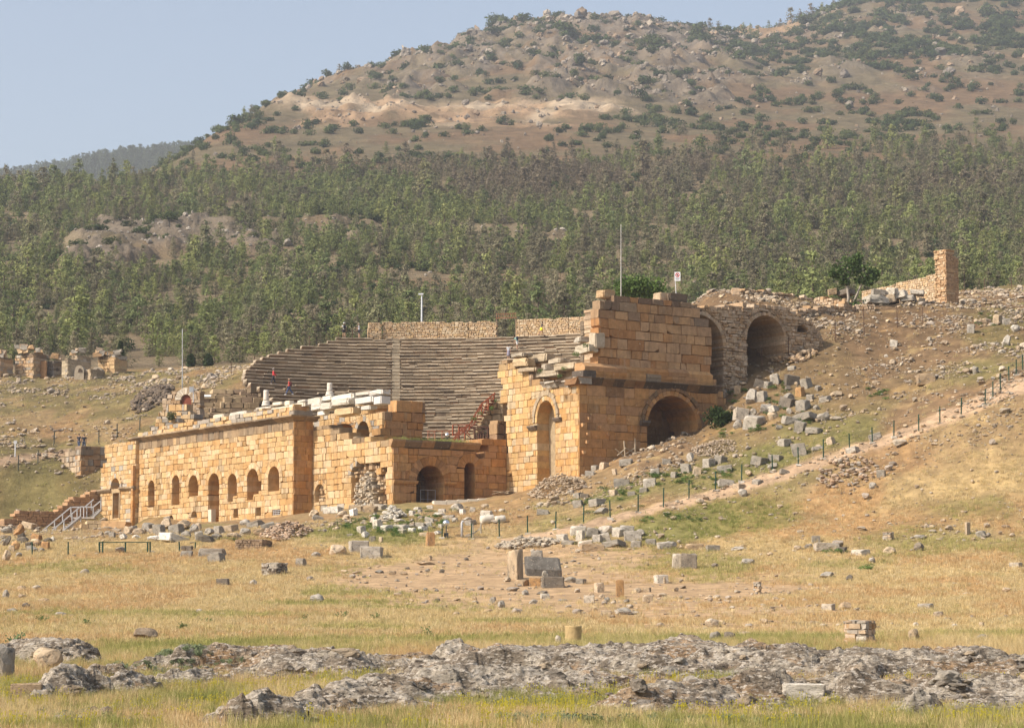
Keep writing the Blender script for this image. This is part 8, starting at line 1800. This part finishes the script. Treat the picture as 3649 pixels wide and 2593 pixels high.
        kn = (J['kneel'][0] + J['kneer'][0]) / 2; L = .62 if kind == 'short_skirt' else 1.15
        mb = MB(); top = J['pelvis'][0] + V((0, 0, .1)); bot = top.lerp(kn, L); mb.tube([top, top.lerp(bot, .4), top.lerp(bot, .75), bot], [.135, .17, .20, .215], 14, legs); o = mb.build('skirt', M['cloth'], None, True); o.parent = r_
    for q in 'lr':
        mb = MB(); h_ = J['heel' + q][0]; t_ = J['toe' + q][0]; mb.tube([h_ + V((0, .03, 0)), h_.lerp(t_, .4) + V((0, 0, .01)), h_.lerp(t_, .8), t_ + V((0, -.04, -.005))], [.045, .05, .045, .025], 8, shoe); o = mb.build('shoe', M['cloth'], None, True); o.parent = r_
    hd = J['head'][0]; ax = (J['crown'][0] - J['jaw'][0]).normalized(); bk = V((0, .02, 0))
    mb = MB(); mb.tube([hd - ax * (.10 if woman else .03) + bk * 2.2, hd + bk * 1.3, hd + ax * .05 + bk * .8, hd + ax * .09 + bk * .4, hd + ax * .118], [.055 if woman else .05, .088, .09, .066, .02], 12, hair); o = mb.build('hair', M['cloth'], None, True); o.parent = r_
    for q in (1, -1):
        mb = MB(); mb.box(hd + V((q * .032, -.098, -.005)), (.02, .01, .012), (.04, .03, .03)); o = mb.build('eye', M['cloth']); o.parent = r_
    mb = MB(); mb.box(J['jaw'][0] + V((0, -.082, -.01)), (.045, .008, .010), (.30, .10, .09)); o = mb.build('mouth', M['cloth']); o.parent = r_
    if hat:
        mb = MB(); mb.tube([hd + ax * .045, hd + ax * .055, hd + ax * .06, hd + ax * .11, hd + ax * .135], [.155, .155, .098, .092, .04], 14, hat); o = mb.build('hat', M['cloth'], None, True); o.parent = r_
    if pack:
        mb = MB(); mb.box(up(0, .20, 1.22), (.30, .17, .44), pack, jit=.015, rng=random.Random(2)); o = mb.build('backpack', M['cloth']); o.parent = r_; bv = o.modifiers.new('b', 'BEVEL'); bv.width = .05; bv.segments = 2
    return r_
def on_row(px, py):
    """the tier whose tread the feet stand on"""
    best = None
    for k in range(NROW):
        r, z = row_rz(k); r -= DR * .45; a = ang_of(px, r, z); p = Vector((OX + r * math.cos(a), OY + r * math.sin(a), z)); e = abs(proj(p)[1] - py)
        if best is None or e < best[0]: best = (e, p)
    return best[1]
person(on_row(974, 1364), math.pi * .5, 1.66, 'person in a red jacket and dark trousers on the left tiers', (.60, .045, .05), (.03, .03, .04), stride=.25, hat=(.35, .33, .33), longs=True, fwd=(.5, .2), elbow=(.6, .4), shoe=(.3, .3, .3))
person(on_row(1030, 1404), -math.pi * .5, 1.68, 'person in a red tee and blue jeans walking along a lower tier', (.62, .05, .04), (.045, .075, .17), stride=.42, hat=(.55, .33, .2), pack=(.13, .04, .04), fwd=(.35, -.2), shoe=(.55, .55, .55))
zt_ = Z1; p = on_row(1226, 1203); person(p, .3, 1.68, 'person in a white hat with a black backpack standing at the top tier', (.70, .70, .70), (.02, .02, .025), 'shorts', .08, hat=(.78, .77, .74), pack=(.03, .03, .035), fwd=(.9, .1), elbow=(1.2, .3)).rotation_euler.z = math.pi + .3
person(on_row(1280, 1203), -math.pi * .45, 1.64, 'person in a striped grey shirt and straw hat at the top tier', (.42, .43, .47), (.03, .03, .04), 'shorts', .1, hat=(.58, .50, .36), fwd=(.7, .3), elbow=(.9, .5), lean=.08)
person(on_row(1812, 1276), math.pi * .95, 1.62, 'dark haired person in a pale blouse and grey skirt on the right tiers', (.50, .52, .54), (.24, .22, .27), 'skirt', .12, woman=True)
person(on_row(1843, 1242), -math.pi * .4, 1.64, 'person leaning forward in teal and white with a dark bag, upper right tiers', (.25, .48, .44), (.62, .62, .62), 'shorts', .1, lean=.55, pack=(.03, .035, .06), woman=True)
person(on_row(1930, 1206) + Z * .3, math.pi * .5, 1.62, 'dark haired person in a yellow skirt climbing before the top wall', (.03, .03, .035), (.72, .70, .04), 'short_skirt', .38, lean=.15, woman=True)
for px, yw, lb in ((281, 2.8, 'left of two people in dark shirts on the slope behind the broken corner'), (299, 3.5, 'right of two people in dark shirts on the slope behind the broken corner')):
    q = at(px, 1602, 268); q.z = gz(q.x, q.y); q = hit(px, 1606); person(q, yw, 1.74, lb, (.025, .03, .045), (.06, .08, .13), stride=.2, hair=(.10, .08, .06), fwd=(.2, -.1))

# ------------------------------------------------------------------ haze: one even body of air round the whole scene
mb = MB(); mb.box((0, 1750, 250), (3400, 3700, 560), (1, 1, 1)); hz = mb.build('haze', M['cloth']); hz.data.materials.clear()
hm = bpy.data.materials.new('haze_air'); hm.use_nodes = True; t = hm.node_tree
for n_ in list(t.nodes):
    if n_.type == 'BSDF_PRINCIPLED': t.nodes.remove(n_)
pv = t.nodes.new('ShaderNodeVolumePrincipled'); pv.inputs['Color'].default_value = (.92, .95, 1.0, 1); pv.inputs['Density'].default_value = .00016; pv.inputs['Anisotropy'].default_value = .3
t.links.new(pv.outputs[0], t.nodes['Material Output'].inputs['Volume']); hz.data.materials.append(hm)
tag(hz, 'thin bluish haze filling the air over the whole view', 'haze', kind='stuff')
